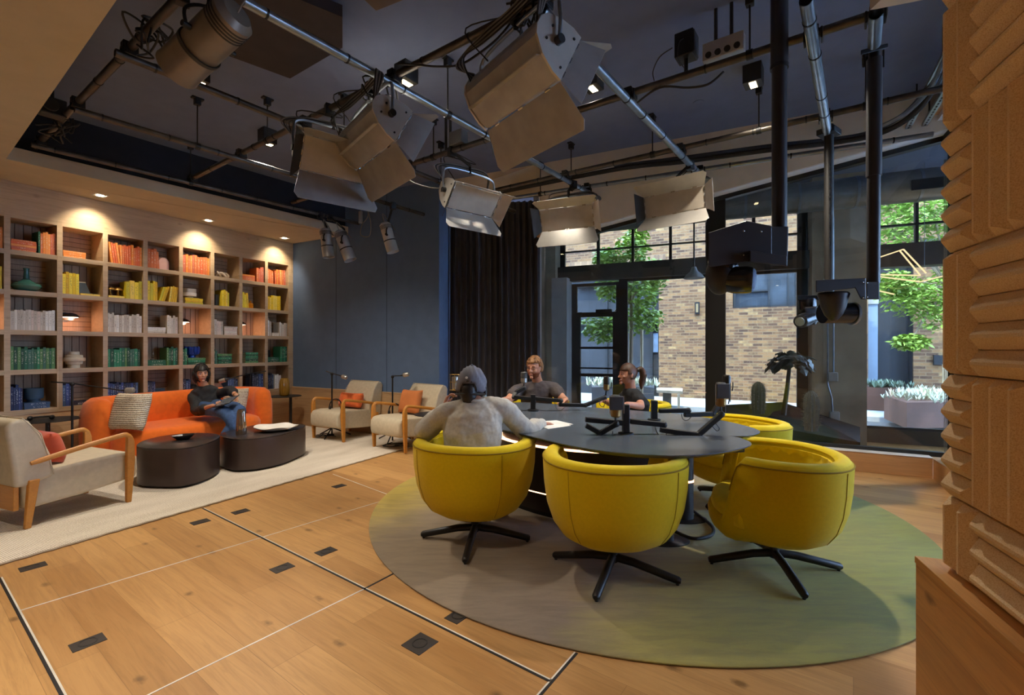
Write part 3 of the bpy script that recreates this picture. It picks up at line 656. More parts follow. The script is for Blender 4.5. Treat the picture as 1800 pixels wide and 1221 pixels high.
pages = mat('book_pages', (226, 214, 190), .8)
# one book mesh, unit sized: x thickness, y depth, z height; spine towards -y
def bookmesh(m_):
    b = MB(); b.box((-.46, .02, .5), (.08, .96, 1)); b.box((.46, .02, .5), (.08, .96, 1)); b.box((0, -.48, .5), (1, .05, 1)); n0 = len(b.b.faces)
    b.box((0, .0, .5), (.86, .92, .95))
    b.b.faces.ensure_lookup_table()
    for f in b.b.faces[n0:]: f.material_index = 1
    bmesh.ops.recalc_face_normals(b.b, faces=b.b.faces)
    me = bpy.data.meshes.new('book'); b.b.to_mesh(me); b.b.free(); me.materials.append(m_); me.materials.append(pages); return me
BMESH = {n: [bookmesh(m_) for m_ in ms] for n, ms in BM.items()}
RZM = Matrix.Rotation(RZS, 4, 'Z')
def place_book(mesh, x, y, z, th, dp, h, lean, flat, label, group):
    o = link(bpy.data.objects.new('book', mesh)); tag(o, label, 'book', group)
    if flat: loc = Matrix.Rotation(R(90) , 4, 'Y') @ Matrix.Diagonal((th, dp, h, 1)); T = Matrix.Translation((x, y, z + th / 2)) @ loc
    else: T = Matrix.Translation((x, y, z)) @ Matrix.Rotation(lean, 4, 'Y') @ Matrix.Diagonal((th, dp, h, 1))
    W = Matrix.Translation(S(0, 0)) @ RZM @ T
    o.matrix_world = W; return o
def vrun(r, bay, u0, u1, n, colr, h=.62, lean=0, fr=.02, zadd=0, dark=()):
    w = (u1 - u0) * GAPW / n; ws = [w * random.uniform(.75, 1.25) for _ in range(n)]; f = (u1 - u0) * GAPW / sum(ws) * .985; x = bayx(bay, u0)
    for i, q in enumerate(ws):
        q *= f; hh = OPH * h * random.uniform(.9, 1.08); dp = random.uniform(.16, .19)
        ang = lean if not callable(lean) else lean(i)
        c = random.randrange(len(PAL[colr])); z = ROWZ[r] * H + .0005 + zadd + abs(math.sin(ang)) * q * .5
        place_book(BMESH['green' if i in dark else colr][c % 5], x + q / 2 - math.sin(ang) * hh * .0, fr + dp / 2, z, q * .94 * (1 if not ang else .9), dp, hh, ang, False,
                   '%s upright %s book from left, %s, %s' % (ORD[nxt(('v', r, bay))], 'dark green-black' if i in dark else colr, ROWN[r], bayname(bay)), '%s books in the bookcase' % ('dark' if i in dark else colr))
        x += q
def stack(r, bay, u0, u1, n, colr, th=.022, z0=0.0, fr=.025):
    z = ROWZ[r] * H + .0005 + z0
    for i in range(n):
        t_ = th * random.uniform(.8, 1.25); Lh = (u1 - u0) * GAPW * random.uniform(.9, 1.0); dp = random.uniform(.15, .19); cx = bayx(bay, u0) + (u1 - u0) * GAPW / 2
        c = random.randrange(len(PAL[colr])); pos = 'lowest' if i == 0 else ('topmost' if i == n - 1 else ORD[i] + ' lowest') if n > 1 else 'only'
        if n == 1: pos = 'only'
        place_book(BMESH[colr][c], cx - Lh / 2, fr + dp / 2, z, t_ * .96, dp, Lh, 0, True, '%s lying %s book, %s, %s' % (pos, colr, ROWN[r], bayname(bay)), '%s books in the bookcase' % colr)
        z += t_
    return z
lo, ye, wt, gr, bl = 4, 3, 2, 1, 0
vrun(lo, 0, .4, 1, 5, 'orange'); stack(lo, 1, .02, .57, 5, 'orange'); vrun(lo, 1, .60, .99, 7, 'orange', dark=(0,)); stack(lo, 2, .02, .6, 3, 'orange')
vrun(lo, 3, .10, .99, 14, 'orange', .66, lambda i: -.12 if i < 4 else -.03 if i < 9 else 0); vrun(lo, 4, .02, .40, 4, 'orange', .66, lambda i: -.06 if i > 2 else 0)
vrun(lo, 5, .02, .99, 11, 'orange', .66); stack(lo, 7, .02, .6, 4, 'orange'); vrun(lo, 7, .64, .98, 4, 'orange'); vrun(lo, 8, .02, .3, 3, 'orange', .6); vrun(lo, 8, .36, .92, 6, 'orange', .64, -.04)
vrun(ye, 0, .3, .99, 4, 'yellow'); vrun(ye, 1, 2, 2, 0, 'yellow') if 0 else None
vrun(ye, 2, .01, .42, 5, 'yellow', .64); stack(ye, 2, .44, .96, 1, 'yellow'); stack(ye, 3, .02, .5, 1, 'yellow'); vrun(ye, 3, .52, .99, 4, 'yellow', .6)
vrun(ye, 4, .01, .33, 4, 'yellow', .66); vrun(ye, 4, .36, .56, 3, 'yellow', .58, .28); vrun(ye, 4, .68, .95, 4, 'yellow', .6, .12)
zt5 = stack(ye, 5, .1, .75, 4, 'yellow', .021); vrun(ye, 6, .33, .62, 4, 'yellow', .62); vrun(ye, 7, .02, .32, 4, 'yellow', .6, -.08); vrun(ye, 8, .02, .66, 7, 'yellow', .6)
vrun(wt, 1, .01, .99, 15, 'white', .6); vrun(wt, 3, .01, .99, 14, 'white', .6); stack(wt, 4, .01, .6, 4, 'white'); vrun(wt, 4, .63, .99, 5, 'white', .62)
vrun(wt, 6, .01, .37, 4, 'white', .56); stack(wt, 6, .4, .97, 5, 'white', .026); vrun(wt, 8, .02, .2, 2, 'white', .68); stack(wt, 8, .22, .58, 2, 'white', .028); vrun(wt, 8, .6, .98, 5, 'white', .58)
stack(gr, 0, .1, .85, 2, 'green', .03); vrun(gr, 1, .01, .99, 14, 'green', .64); vrun(gr, 3, .01, .94, 12, 'green', .6); zg4 = stack(gr, 4, .01, .6, 2, 'green', .034); vrun(gr, 4, .62, .98, 5, 'green', .66)
vrun(gr, 5, .01, .17, 2, 'green', .58); zg5 = stack(gr, 5, .19, .85, 3, 'green', .032); vrun(gr, 6, .01, .14, 2, 'green', .56); stack(gr, 6, .16, .74, 5, 'green', .026); stack(gr, 7, .16, .74, 6, 'green', .025)
zg8 = stack(gr, 8, .01, .6, 3, 'green', .024); vrun(gr, 8, .63, .98, 4, 'green', .68)
vrun(bl, 1, .01, .27, 5, 'blue', .7); zb1 = stack(bl, 1, .29, .88, 2, 'blue', .04); vrun(bl, 2, .01, .24, 3, 'blue', .66); stack(bl, 2, .27, .75, 1, 'blue', .04); vrun(bl, 3, .01, .88, 13, 'blue', .62)
vrun(bl, 4, .01, .26, 4, 'blue', .6); stack(bl, 4, .34, .84, 1, 'blue', .03); vrun(bl, 5, .01, .3, 3, 'blue', .6); vrun(bl, 6, .56, .97, 5, 'blue', .58); stack(bl, 7, .01, .4, 2, 'blue', .03); vrun(bl, 7, .45, .96, 5, 'blue', .66)
vrun(bl, 8, .01, .3, 4, 'blue', .64); vrun(bl, 8, .36, .68, 3, 'white', .6)
# ---- ornaments
def onshelf(name, label, cat, r, bay, u, y=.12, z=None):
    p = Matrix.Translation(S(0, 0)) @ RZM @ V((bayx(bay, u), y, (ROWZ[r] * H if z is None else z) + .001)); return thing(name, label, cat, tuple(p), RZS)
def lathe_thing(name, label, cat, r, bay, u, prof, m_, z=None, y=.12, part='body', seg=28, sx=1, sy=1):
    t = onshelf(name, label, cat, r, bay, u, y, z); b = MB(); b.lathe(prof, (0, 0, 0), seg, sx=sx, sy=sy); b.build(part, m_, t); return t
teal = mat('teal_glaze', (62, 112, 104), .25, coat=.4)
lathe_thing('squat_vase', 'teal squat vase with a tall narrow neck', 'vase', ye, 1, .42, [(.06, 0), (.10, .02), (.125, .055), (.115, .08), (.05, .115), (.026, .14), (.02, .22), (.026, .255), (.02, .255)], teal)
lathe_thing('tiered_vase', 'cream vase of stacked discs, alone in its bay of the green row', 'vase', gr, 2, .38, [(.055, 0), (.055, .04), (.075, .045), (.078, .075), (.1, .08), (.105, .1), (.1, .118), (.082, .12), (.078, .15), (.05, .155), (.048, .19), (.04, .19)], mat('cream_ceramic', (214, 198, 172), .5))
t = onshelf('arch_ornament', 'pale pink arch-shaped ornament beside leaning orange books', 'ornament', lo, 4, .63, .1)
pk = mat('pink_plaster', (206, 166, 156), .7)
for (x0, w, y0) in ((.0, .125, 0), (-.035, .10, .03)):
    b = MB(); pr = []; hh = .17
    for q in range(17):
        a = math.pi * q / 16; pr.append((x0 + math.cos(a) * w / 2, hh - w / 2 + math.sin(a) * w / 2))
    pr = [(x0 + w / 2, 0)] + pr + [(x0 - w / 2, 0)]
    b.rings([[V((x, y0 - .0, z)) for x, z in pr], [V((x, y0 + .028, z)) for x, z in pr]]); b.build('arch_slab', pk, t, smooth=25)
t = onshelf('knotted_ornament', 'translucent knotted ornament alone in its top-row bay', 'ornament', lo, 6, .42, .1)
b = MB(); pts = [V((.08 * math.cos(a) * (1 + .3 * math.cos(3 * a)), .04 * math.sin(2 * a), .045 + .03 * math.sin(3 * a))) for a in [6.283 * q / 40 for q in range(41)]]
b.tube(pts, .016, 8); b.build('knot', mat('clear_resin', (178, 160, 140), .15, coat=.5), t)
t = onshelf('wedge_bookend', 'slate grey slanted bookend on a flat yellow book', 'bookend', ye, 2, .62, .1, ROWZ[ye] * H + .027)
b = MB(); b.rings([[V((-.09, y, 0)), V((.05, y, 0)), V((.0, y, .12)), V((-.09, y, .12))] for y in (-.03, .03)]); b.build('wedge', mat('slate', (70, 78, 84), .6), t, smooth=0)
b = MB(); b.box((-.045, 0, .127), (.09, .062, .012)); b.build('cream_cap', mat('cream_stone', (214, 200, 170), .6), t)
for j, (u, sc) in enumerate(((.18, 1.0), (.4, .92))):
    t = lathe_thing('brass_mushroom', 'small shiny brass mushroom, the %s of the pair on a yellow book' % ('left one' if j == 0 else 'right one'), 'ornament', ye, 3, u, [(.028, 0), (.02, .01), (.012, .03), (.014, .075), (.02, .078)], M['brass'], z=ROWZ[ye] * H + .028, part='stalk')
    b = MB(); b.lathe([(.05, .072), (.052, .08), (.04, .1), (.015, .112), (.002, .114)], (0, 0, 0), 24); b.build('mushroom_cap', M['brass'], t)
t = lathe_thing('pale_pot', 'pale round pot with a half-moon pattern standing on yellow books', 'pot', ye, 5, .38, [(.05, 0), (.05, .02), (.068, .025), (.082, .06), (.085, .13), (.078, .13), (.074, .06), (.01, .05)], mat('pale_grey_glaze', (190, 182, 172), .5), z=zt5, part='bowl')
b = MB(); b.lathe([(.086, .028), (.087, .06), (.088, .075)], (0, 0, 0), 24); b.build('white_band', mat('white_glaze', (228, 222, 214), .5), t)
t = onshelf('black_box_ornament', 'black cylinder box at the left of orange-yellow books', 'ornament', ye, 6, .2, .1); b = MB(); b.lathe([(.045, 0), (.045, .16), (.042, .165), (.03, .17)], (0, 0, 0), 24); b.build('body', M['black'], t)
t = lathe_thing('amber_bottle', 'orange square bottle with a ball stopper beside leaning yellow books', 'bottle', ye, 7, .55, [(.045, 0), (.052, .01), (.052, .075), (.045, .085), (.015, .09), (.014, .1)], mat('amber_glaze', (214, 138, 36), .25, coat=.5), seg=4)
b = MB(); b.ball((0, 0, .112), .015); b.build('stopper', mat('amber_stopper', (226, 160, 60), .25), t)
t = lathe_thing('glass_candlestick', 'small clear glass ornament on flat green books', 'ornament', gr, 4, .3, [(.03, 0), (.03, .008), (.01, .02), (.018, .035), (.008, .05), (.009, .1), (.012, .11)], mat('smoked_glass', (120, 104, 90), .15, coat=.6), z=zg4)
t = lathe_thing('cobalt_vase', 'cobalt blue lobed vase standing on green books', 'vase', gr, 5, .48, [(.045, 0), (.045, .03), (.07, .045), (.082, .08), (.08, .14), (.07, .15), (.06, .12), (.01, .06)], mat('cobalt_glaze', (22, 58, 150), .25, coat=.5), z=zg5, seg=24)
for q in range(8):
    a = 6.283 * q / 8; b = MB(); b.tube([V((math.cos(a) * .08, math.sin(a) * .08, z)) for z in (.05, .09, .13, .16)], [.012, .022, .022, .012], 8); b.build('lobe', bpy.data.materials['cobalt_glaze'], t)
t = lathe_thing('ribbed_spool', 'dark ribbed spool ornament on green books in the last bay', 'ornament', gr, 8, .22, [(.038, 0), (.042, .01), (.034, .02), (.042, .03), (.034, .04), (.042, .05), (.034, .06), (.042, .07), (.034, .08), (.042, .09), (.034, .1), (.04, .11), (.03, .115)], M['black'], z=zg8)
bpz = mat('dusty_blue_glaze', (62, 92, 120), .6)
t = lathe_thing('blue_pot', 'dusty blue footed pot standing on flat blue books', 'pot', bl, 1, .58, [(.055, 0), (.055, .03), (.075, .035), (.08, .05), (.08, .15), (.074, .15), (.07, .06), (.01, .055)], bpz, z=zb1)
t = lathe_thing('pale_blue_bowl', 'small grey-blue bowl beside blue books, above the sofa back', 'bowl', bl, 4, .48, [(.03, 0), (.05, .01), (.07, .05), (.074, .09), (.068, .09), (.05, .03), (.01, .02)], bpz, z=ROWZ[bl] * H + .032)
t = lathe_thing('dome_ornament', 'dark dome ornament in the bottom row beside the seated woman', 'ornament', bl, 5, .5, [(.05, 0), (.07, .03), (.07, .1), (.04, .14), (.01, .15)], M['black'])
t = lathe_thing('shell_ornament', 'pinkish shell-like ornament in the bottom row behind the resting arm', 'ornament', bl, 6, .25, [(.06, 0), (.08, .03), (.085, .09), (.06, .14), (.01, .15)], mat('shell_pink', (150, 112, 96), .6))
# ---- little domed wall lamps in the middle row
for j, (bay, u) in enumerate(((0, .35), (2, .30), (5, .22), (7, .18))):
    t = onshelf('dome_wall_lamp', 'black domed wall lamp glowing in the %s, middle row' % bayname(bay), 'wall lamp', wt, bay, u, .24, ROWZ[wt] * H + .17)
    b = MB(); b.cyl((0, .06, 0), (0, .03, 0), .055, seg=24); b.build('wall_plate', M['fixdark'], t)
    b = MB(); b.lathe([(.085, .0), (.082, .012), (.06, .035), (.02, .05), (.002, .052)], (.02, -.04, .0), 28); b.build('dome_shade', M['fixdark'], t)
    b = MB(); b.cyl((.02, -.04, -.004), (.02, -.04, -.001), .074, seg=24); b.build('light_disc', emis('dome_glow', (255, 210, 180), 5.0) if j == 0 else bpy.data.materials['dome_glow'], t)
    b = MB(); b.lathe([(.05, -.03), (.06, -.01), (.06, -.002)], (.01, -.02, -.005), 24); b.build('reflector', M['fixlight'], t)
    lo_ = lamp('dome_lamp_light', 'POINT', (0, 0, 0), 1.6, (1, .55, .38), .03); wp = Matrix.Translation(S(0, 0)) @ RZM @ V((bayx(bay, u) + .02, .16, ROWZ[wt] * H + .13)); lo_.location = wp
# ---- recessed spots in the soffit over the bookcase
for j, px in enumerate(((176, 343), (366, 387), (500, 418), (-150, 300), (-560, 250))):
    p = G(px[0], px[1], 2.357)
    if j > 2: p = G(366, 387, 2.357) - s1 * (1.53 * (j - 1)) * 1.0
    t = thing('recessed_spotlight', 'recessed square spotlight in the tan soffit, %s from the blue wall' % ['third', 'second', 'nearest one', 'fourth', 'fifth'][j].replace('nearest one', 'first'), 'spotlight', (p.x, p.y, p.z), RZS)
    b = MB()
    for sx in (-1, 1): b.box((sx * .055, 0, -.002), (.012, .12, .006)); b.box((0, sx * .055, -.002), (.12, .012, .006))
    b.build('trim_frame', M['white'], t, smooth=0)
    b = MB(); b.cyl((0, 0, -.006), (0, 0, -.0015), .036, seg=20); b.build('lens', emis('spot_lens', (255, 244, 220), 18) if j == 0 else bpy.data.materials['spot_lens'], t)
    tgt = p + (-sn) * .75; tgt.z = 1.2
    lamp('soffit_spot_light', 'SPOT', p - V((0, 0, .02)), 46, (1, .84, .62), .03, tgt, 100, 1.0)
# ---------------------------------------------------------------- square surface downlights on the main ceiling
dl = [(470, 267, .12), (1324, 163, .13), (347, 158, .12), (714, 160, .12), (1042, 170, .12), (937, 262, .12)]
def downlight(p, label, energy, ang=125):
    t = thing('cube_downlight', label, 'ceiling light', (p.x, p.y, p.z), RZF)
    b = MB(); b.box((0, 0, -.075), (.14, .14, .15)); b.build('housing', M['fixdark'], t, bevel=.003)
    b = MB(); b.box((0, 0, -.1515), (.10, .05, .003)); b.build('lens', M['led'], t, smooth=0)
    lamp('downlight_light', 'SPOT', p - V((0, 0, .17)), energy, (1, .9, .76), .05, None, ang, .9)
names = ['black cube downlight on the dark ceiling left of the studio lights', 'black cube downlight on the ceiling beside the large camera pole', 'black cube downlight lit beneath the grey cylindrical spotlight', 'black cube downlight glowing above the open studio light with coiled cables', 'black cube downlight lit behind the barn door of the largest studio light', 'black cube downlight below the barn door of the largest studio light']
for (x, y, q), nm in zip(dl, names):
    p = G(x, y - 14, 2.8 - .115) ; p.z = 2.8 * H; downlight(p, nm, 35 if x in (1042, 937) else 270 if x == 1324 else 180)
# further unseen fittings above and behind the camera; one added to light the felt wall
for (x, y) in ((-1.0, 1.2), (1.2, .6), (-2.6, 1.6), (-.4, -1.6)):
    p = V((x, y, 2.357 * H)); downlight(p, 'black cube downlight on the low tan ceiling over the camera, %s' % {(-1.0): 'near the lounge', 1.2: 'added to light felt wall', -2.6: 'over the left edge', -.4: 'behind the camera'}[x], 210 if x == 1.2 else 130, 150 if x == 1.2 else 100)
# ---------------------------------------------------------------- rugs
def rugmat():
    t = NT('gradient_round_rug'); sp = t.n.new('ShaderNodeSeparateXYZ'); t.l(t.c, sp.inputs[0])
    w = t.math('ADD', t.math('MULTIPLY', sp.outputs[0], .87 / H), t.math('MULTIPLY', sp.outputs[1], -.5 / H))
    w = t.math('ADD', w, t.math('MULTIPLY', t.noise(1.3, 3, t.map(scale=(1, 3, 1), rot=(0, 0, .5)), .6), .5)); w = t.math('MULTIPLY', t.math('ADD', w, 2.45 - .886), 1 / 3.6)
    c = t.ramp(w, [(.0, lin((190, 164, 50))), (.13, lin((196, 170, 70))), (.26, lin((146, 128, 104))), (.56, lin((146, 128, 108))), (.64, lin((168, 154, 82))), (.76, lin((156, 148, 60))), (.9, lin((142, 146, 62))), (1, lin((132, 142, 68)))])
    c = t.mix(t.math('MULTIPLY', t.ramp(t.noise(3.5, 5, t.map(scale=(1, 5, 1), rot=(0, 0, .35)), .7, .5), [(.4, (0, 0, 0)), (.62, (1, 1, 1))]), .28), c, (.09, .075, .055)); c = t.mix(t.math('MULTIPLY', t.noise(60, 3, t.map(scale=(1, 6, 1), rot=(0, 0, .5))), .2), c, (.08, .07, .05)); t.col(c)
    t.p.inputs['Roughness'].default_value = .95; t.p.inputs['Sheen Weight'].default_value = .2; t.bump(t.noise(500, 2), .3, .004); return t.m
rc = (0.7188 * H, 3.0228 * H); rr_ = 1.574 * H
t = thing('round_rug', 'large round rug fading from taupe to olive green under the table', 'rug', (rc[0], rc[1], 0))
m = MB(); m.lathe([(rr_ - .02, 0.0), (rr_, .004), (rr_, .009), (rr_ - .012, .014), (rr_ * .5, .0145), (.01, .0145)], (rc[0], rc[1], 0.001), 120); m.build('rug_pile', rugmat(), t, True)
def creammat():
    t = NT('ribbed_cream_rug'); a = t.n.new('ShaderNodeTexWave'); a.wave_type = 'BANDS'; a.bands_direction = 'X'; a.inputs['Scale'].default_value = 28; a.inputs['Distortion'].default_value = 2.5; a.inputs['Detail'].default_value = 2; a.inputs['Detail Scale'].default_value = 3
    t.l(t.c, a.inputs[0]); n = t.noise(1.4, 4, t.map(scale=(1, 4, 1)))
    f = t.math('ADD', t.math('MULTIPLY', a.outputs['Fac'], .45), t.math('MULTIPLY', n, .55)); t.col(t.ramp(f, [(.25, lin((186, 170, 148))), (.6, lin((234, 222, 204)))])); t.p.inputs['Roughness'].default_value = .95
    t.bump(a.outputs['Fac'], .5, .006); return t.m
t = thing('lounge_rug', 'cream ribbed rectangular rug under the sofa and armchairs', 'rug', tuple(S(3, 1.3, .0)), RZS)
m = MB(); m.box((0, 0, .007), (5.9 * H, 2.02 * H, .012)); m.build('rug_pile', creammat(), t, bevel=.004)
# scalloped edge cord
m = MB(); m.tube([V((-2.95 * H + i * .02, -1.01 * H + .004 * math.sin(i * 1.1), .008)) for i in range(int(5.9 * H / .02))], .007, 6); m.build('edge_cord', mat('rug_cord', (176, 160, 136), .9), t)
# ---------------------------------------------------------------- floor outlets
ob = mat('outlet_bronze', (52, 46, 42), .5); ob2 = mat('outlet_lid', (34, 31, 30), .45)
olab = ['floor outlet plate nearest the left frame edge, close to the cream rug', 'largest floor outlet plate at the lower left with an oval lid ring', 'floor outlet plate left of the joint beside the cream rug', 'floor outlet plate right of the joint beside the cream rug', 'floor outlet plate in mid floor left of the long joint', 'floor outlet plate in mid floor right of the long joint', 'smallest, farthest floor outlet plate near the armchairs', 'square floor outlet plate with a round lid, set diagonally', 'floor outlet plate half covered by the round rug edge']
for j, (px, py) in enumerate(((58, 996), (154.5, 1129), (352, 917), (423, 899), (496, 998), (573, 969), (596, 854), (738, 1131), (806, 1082))):
    p = G(px, py, 0); t = thing('floor_outlet', 'black ' + olab[j], 'floor outlet', (p.x, p.y, 0), RZF if j != 7 else RZF + R(0), 'floor outlets')
    m = MB(); m.box((0, 0, .0015), (.115, .085 if j != 7 else .115, .003)); m.build('plate', ob, t, bevel=.001)
    m = MB(); m.lathe([(.028, .003), (.028, .0042), (.034, .0042), (.034, .003)], (0, 0, 0), 28, cap=False); m.build('lid_ring', ob2, t)
# ---------------------------------------------------------------- yellow tub chairs
yel = mat('yellow_wool', (214, 184, 4), .85, var=.03, vs=60, bump=.2, bs=900, sheen=.1, spec=.2)
yel2 = mat('yellow_wool_padding', (230, 202, 14), .8, var=.04, vs=20, bump=.15, bs=900, sheen=.15, spec=.2)
seam = mat('yellow_piping', (150, 122, 4), .9)
cb_ = mat('chair_base_black', (22, 20, 20), .45)
def tub_chair(label, x, y, face, legang):
    rz = math.atan2(face[1], face[0]) - math.pi / 2          # local +Y is the open front
    t = thing('tub_chair', label, 'chair', (x * H, y * H, .0145), rz, 'yellow tub chairs')
    N = 96; TOP = .675
    def top(a):                                            # a = 0 at the back, pi at the front
        q = abs(a); e0, e1 = R(124), R(145)
        if q < e0: return TOP + .012 * (q / e0) ** 2
        if q > e1: return .345
        s = (q - e0) / (e1 - e0); s = s * s * (3 - 2 * s); return TOP + .012 - (TOP + .012 - .345) * s
    def plan(a, f, dx=0.0):                                # superellipse plan
        cx, cy = math.sin(a), -math.cos(a); e = 2.25
        k = (abs(cx) ** e + abs(cy) ** e) ** (-1 / e)
        return cx * k * (.405 * f - dx), cy * k * ((.375 if cy < 0 else .36) * f - dx)
    prof = [(.05, .175), (.32, .178), (.56, .198), (.74, .24), (.86, .305), (.94, .395), (.98, .50), (.995, .62)]
    rings = []
    for f, z in prof: rings.append([(a, f, z, 0.0) for a in range(N)])
    m = MB(); out = []
    for i in range(N):
        a = -math.pi + 2 * math.pi * i / N; T = top(a); col = []
        for f, z in prof:
            z_ = .175 + (z - .175) * (T - .175 - .03) / (.62 - .175); fr = f
            if T < TOP - .01: fr = f * (1 - .0 * (TOP - T))
            x_, y_ = plan(a, fr); col.append(V((x_, y_, z_)))
        for dx, dz in ((.004, -.012), (.018, 0.0), (.045, .006), (.07, -.002), (.085, -.02)):
            x_, y_ = plan(a, .993, dx); col.append(V((x_, y_, T + dz)))
        for q in range(1, 6):
            z_ = T - .02 - (T - .30) * q / 5; x_, y_ = plan(a, .993, .088 + .02 * q / 5 + .02); col.append(V((x_, y_, z_)))
        out.append(col)
    K_ = len(out[0]); m.rings([[out[i][j] for i in range(N)] for j in range(K_)]); m.build('shell', yel, t, smooth=60)
    # padded lip and inner back
    m = MB(); lip = []
    angs = [R(-134) + R(268) * i / 80 for i in range(81)]
    for i, a in enumerate(angs):
        T = top(a); x0, y0 = plan(a, .993, .050); e = .5 + .5 * min(1, min(i, 80 - i) / 5); c = V((x0, y0, T - .004)); o_ = V((x0, y0, 0)).normalized()
        lip.append([c + o_ * (math.cos(b) * .038 * e) + V((0, 0, math.sin(b) * .017 * e)) for b in [6.283 * q / 12 for q in range(12)]])
    m.rings(lip); m.build('padded_rim', yel2, t, smooth=60)
    m = MB(); ic = []
    for i, a in enumerate(angs):
        T = top(a) - .03; pp = []
        for q in range(7):
            z_ = T - (T - .36) * q / 6; w_ = .0035 * (math.sin(i * 1.3) + .6 * math.sin(i * 2.9 + 1)) * (1 if abs(a) < 1.9 else .3); x_, y_ = plan(a, .985, .095 + .035 * q / 6 + .012 * math.sin(math.pi * q / 6) * -1 + w_); pp.append(V((x_, y_, z_)))
        for q in range(6, -1, -1):
            z_ = T - (T - .36) * q / 6; x_, y_ = plan(a, .985, .07); pp.append(V((x_, y_, z_)))
        ic.append(pp)
    m.rings(ic); m.build('back_cushion', yel2, t, smooth=60)
    m = MB(); pr = []
    for z_, dx in ((.30, .13), (.31, .105), (.36, .09), (.405, .10), (.425, .13), (.432, .2), (.435, .3)):
        pr.append([V((*plan(-math.pi + 2 * math.pi * i / 48, 1.0, dx if abs(-math.pi + 2 * math.pi * i / 48) < 2.2 else dx - .07), z_)) for i in range(48)])
    m.rings(pr); m.build('seat_cushion', yel2, t, smooth=60)
    m = MB(); m.tube([V((*plan(a, 1.0, .003), top(a) - .020)) for a in angs], .0045, 6); m.build('piping', seam, t)
    for sg in (-1, 1):
        a = sg * R(42); m = MB(); pts = []
        for f, z in prof[3:]:
            x_, y_ = plan(a, f + .004); pts.append(V((x_, y_, .175 + (z - .175) * (top(a) - .205) / .445)))
        m.tube(pts, .0015, 5); m.build('back_seam', seam, t)
    m = MB(); m.cyl((0, 0, .06), (0, 0, .19), .026, seg=20); m.cyl((0, 0, .05), (0, 0, .115), .03, seg=20) if 0 else None; m.build('stem', cb_, t)
    for q in range(4):
        a = R(legang + 90 * q) - rz; d = V((math.cos(a), math.sin(a), 0)); m = MB()
        m.tube([d * .0 + V((0, 0, .088)), d * .12 + V((0, 0, .076)), d * .355 + V((0, 0, .026)), d * .368 + V((0, 0, .0245))], [.024, .023, .021, .013], 14); lg_ = m.build('leg', cb_, t)
        m = MB(); m.cyl(d * .35 + V((0, 0, .0)), d * .35 + V((0, 0, .018)), .009, seg=10); m.build('foot_glide', M['black'], lg_)
    return t
tub_chair('yellow tub chair under the man in the grey cap, its back to the camera', -.19, 2.40, (.28, .96), -95)
tub_chair('empty yellow tub chair in front centre, its back to the camera', .447, 2.06, (.04, 1), -116)
tub_chair('empty yellow tub chair at the right front, seen from its side', 1.18, 2.10, (-.93, .36), -97)
tub_chair('empty yellow tub chair at the far right end of the table, facing left', 1.43, 2.98, (-.93, -.37), -60)
tub_chair('mostly hidden yellow tub chair under the bearded man with glasses', .20, 4.18, (.2, -1), -40)
tub_chair('mostly hidden yellow tub chair under the woman with the ponytail', 1.03, 3.98, (-.75, -.65), -20)
# ---------------------------------------------------------------- table
TZ = .56
tops = [('near_top', [(812, 729), (826, 739), (872, 752), (915, 762), (945, 769), (1000, 782), (1060, 792), (1130, 798.5), (1200, 800), (1260, 795.5), (1300, 788), (1317, 783), (1321, 779.5), (1316, 775), (1300, 769), (1272, 763), (1244, 759.5), (1150, 748), (1028, 737.5), (928, 728.5), (895, 723), (855, 720), (822, 722)]),
        ('far_top', [(895, 723.2), (928, 727.8), (1028, 736.6), (1150, 747), (1244, 758.5), (1275, 763), (1298, 765), (1318, 763.5), (1333, 760), (1336, 757.5), (1332, 754), (1318, 749), (1286, 741), (1244, 733), (1200, 727.5), (1140, 722), (1067, 717), (1003, 711.5), (950, 707.5), (915, 706), (890, 708), (876, 713), (880, 719)])]
tc = G(1080, 745, TZ); tbl = thing('broadcast_table', 'large black round-ended discussion table with two overlapping leaves and glowing base', 'table', (tc.x, tc.y, .0145))
ttop = mat('table_laminate', (84, 92, 102), .26, var=.05, spec=.5); tedge = mat('table_edge', (30, 28, 28), .5)
def smoothpoly(pts, n=3):
    out = []; L_ = len(pts)
    for i in range(L_):
        p0, p1, p2, p3 = pts[i - 1], pts[i], pts[(i + 1) % L_], pts[(i + 2) % L_]
        for q in range(n):
            s = q / n; out.append(.5 * ((2 * p1) + (p2 - p0) * s + (2 * p0 - 5 * p1 + 4 * p2 - p3) * s * s + (3 * p1 - p0 - 3 * p2 + p3) * s ** 3))
    return out
for nm, pl_ in tops:
    pp = smoothpoly([G(x, y, TZ) for x, y in pl_]); m = MB(); c = sum(pp, V((0, 0, 0))) / len(pp); dz = -.004 if nm == 'far_top' else 0
    m.rings([[p + (c - p).normalized() * .03 + V((0, 0, -.024 + dz)) for p in pp], [p + V((0, 0, -.006 + dz)) for p in pp], [p + V((0, 0, dz)) for p in pp]]); m.build(nm, ttop, tbl, True, smooth=30)
hp = [(-.10, 3.06), (.02, 2.84), (.27, 2.64), (.55, 2.56), (.82, 2.60), (1.0, 2.74), (1.02, 2.86), (.85, 3.02), (.5, 3.25), (.1, 3.42), (-.06, 3.38)]
hp = smoothpoly([V((a * H, b * H, 0)) for a, b in hp]); hc = sum(hp, V((0, 0, 0))) / len(hp)
def ring(f, z): return [hc + (p - hc) * f + V((0, 0, z)) for p in hp]
tb = mat('table_base_laminate', (42, 32, 28), .4)
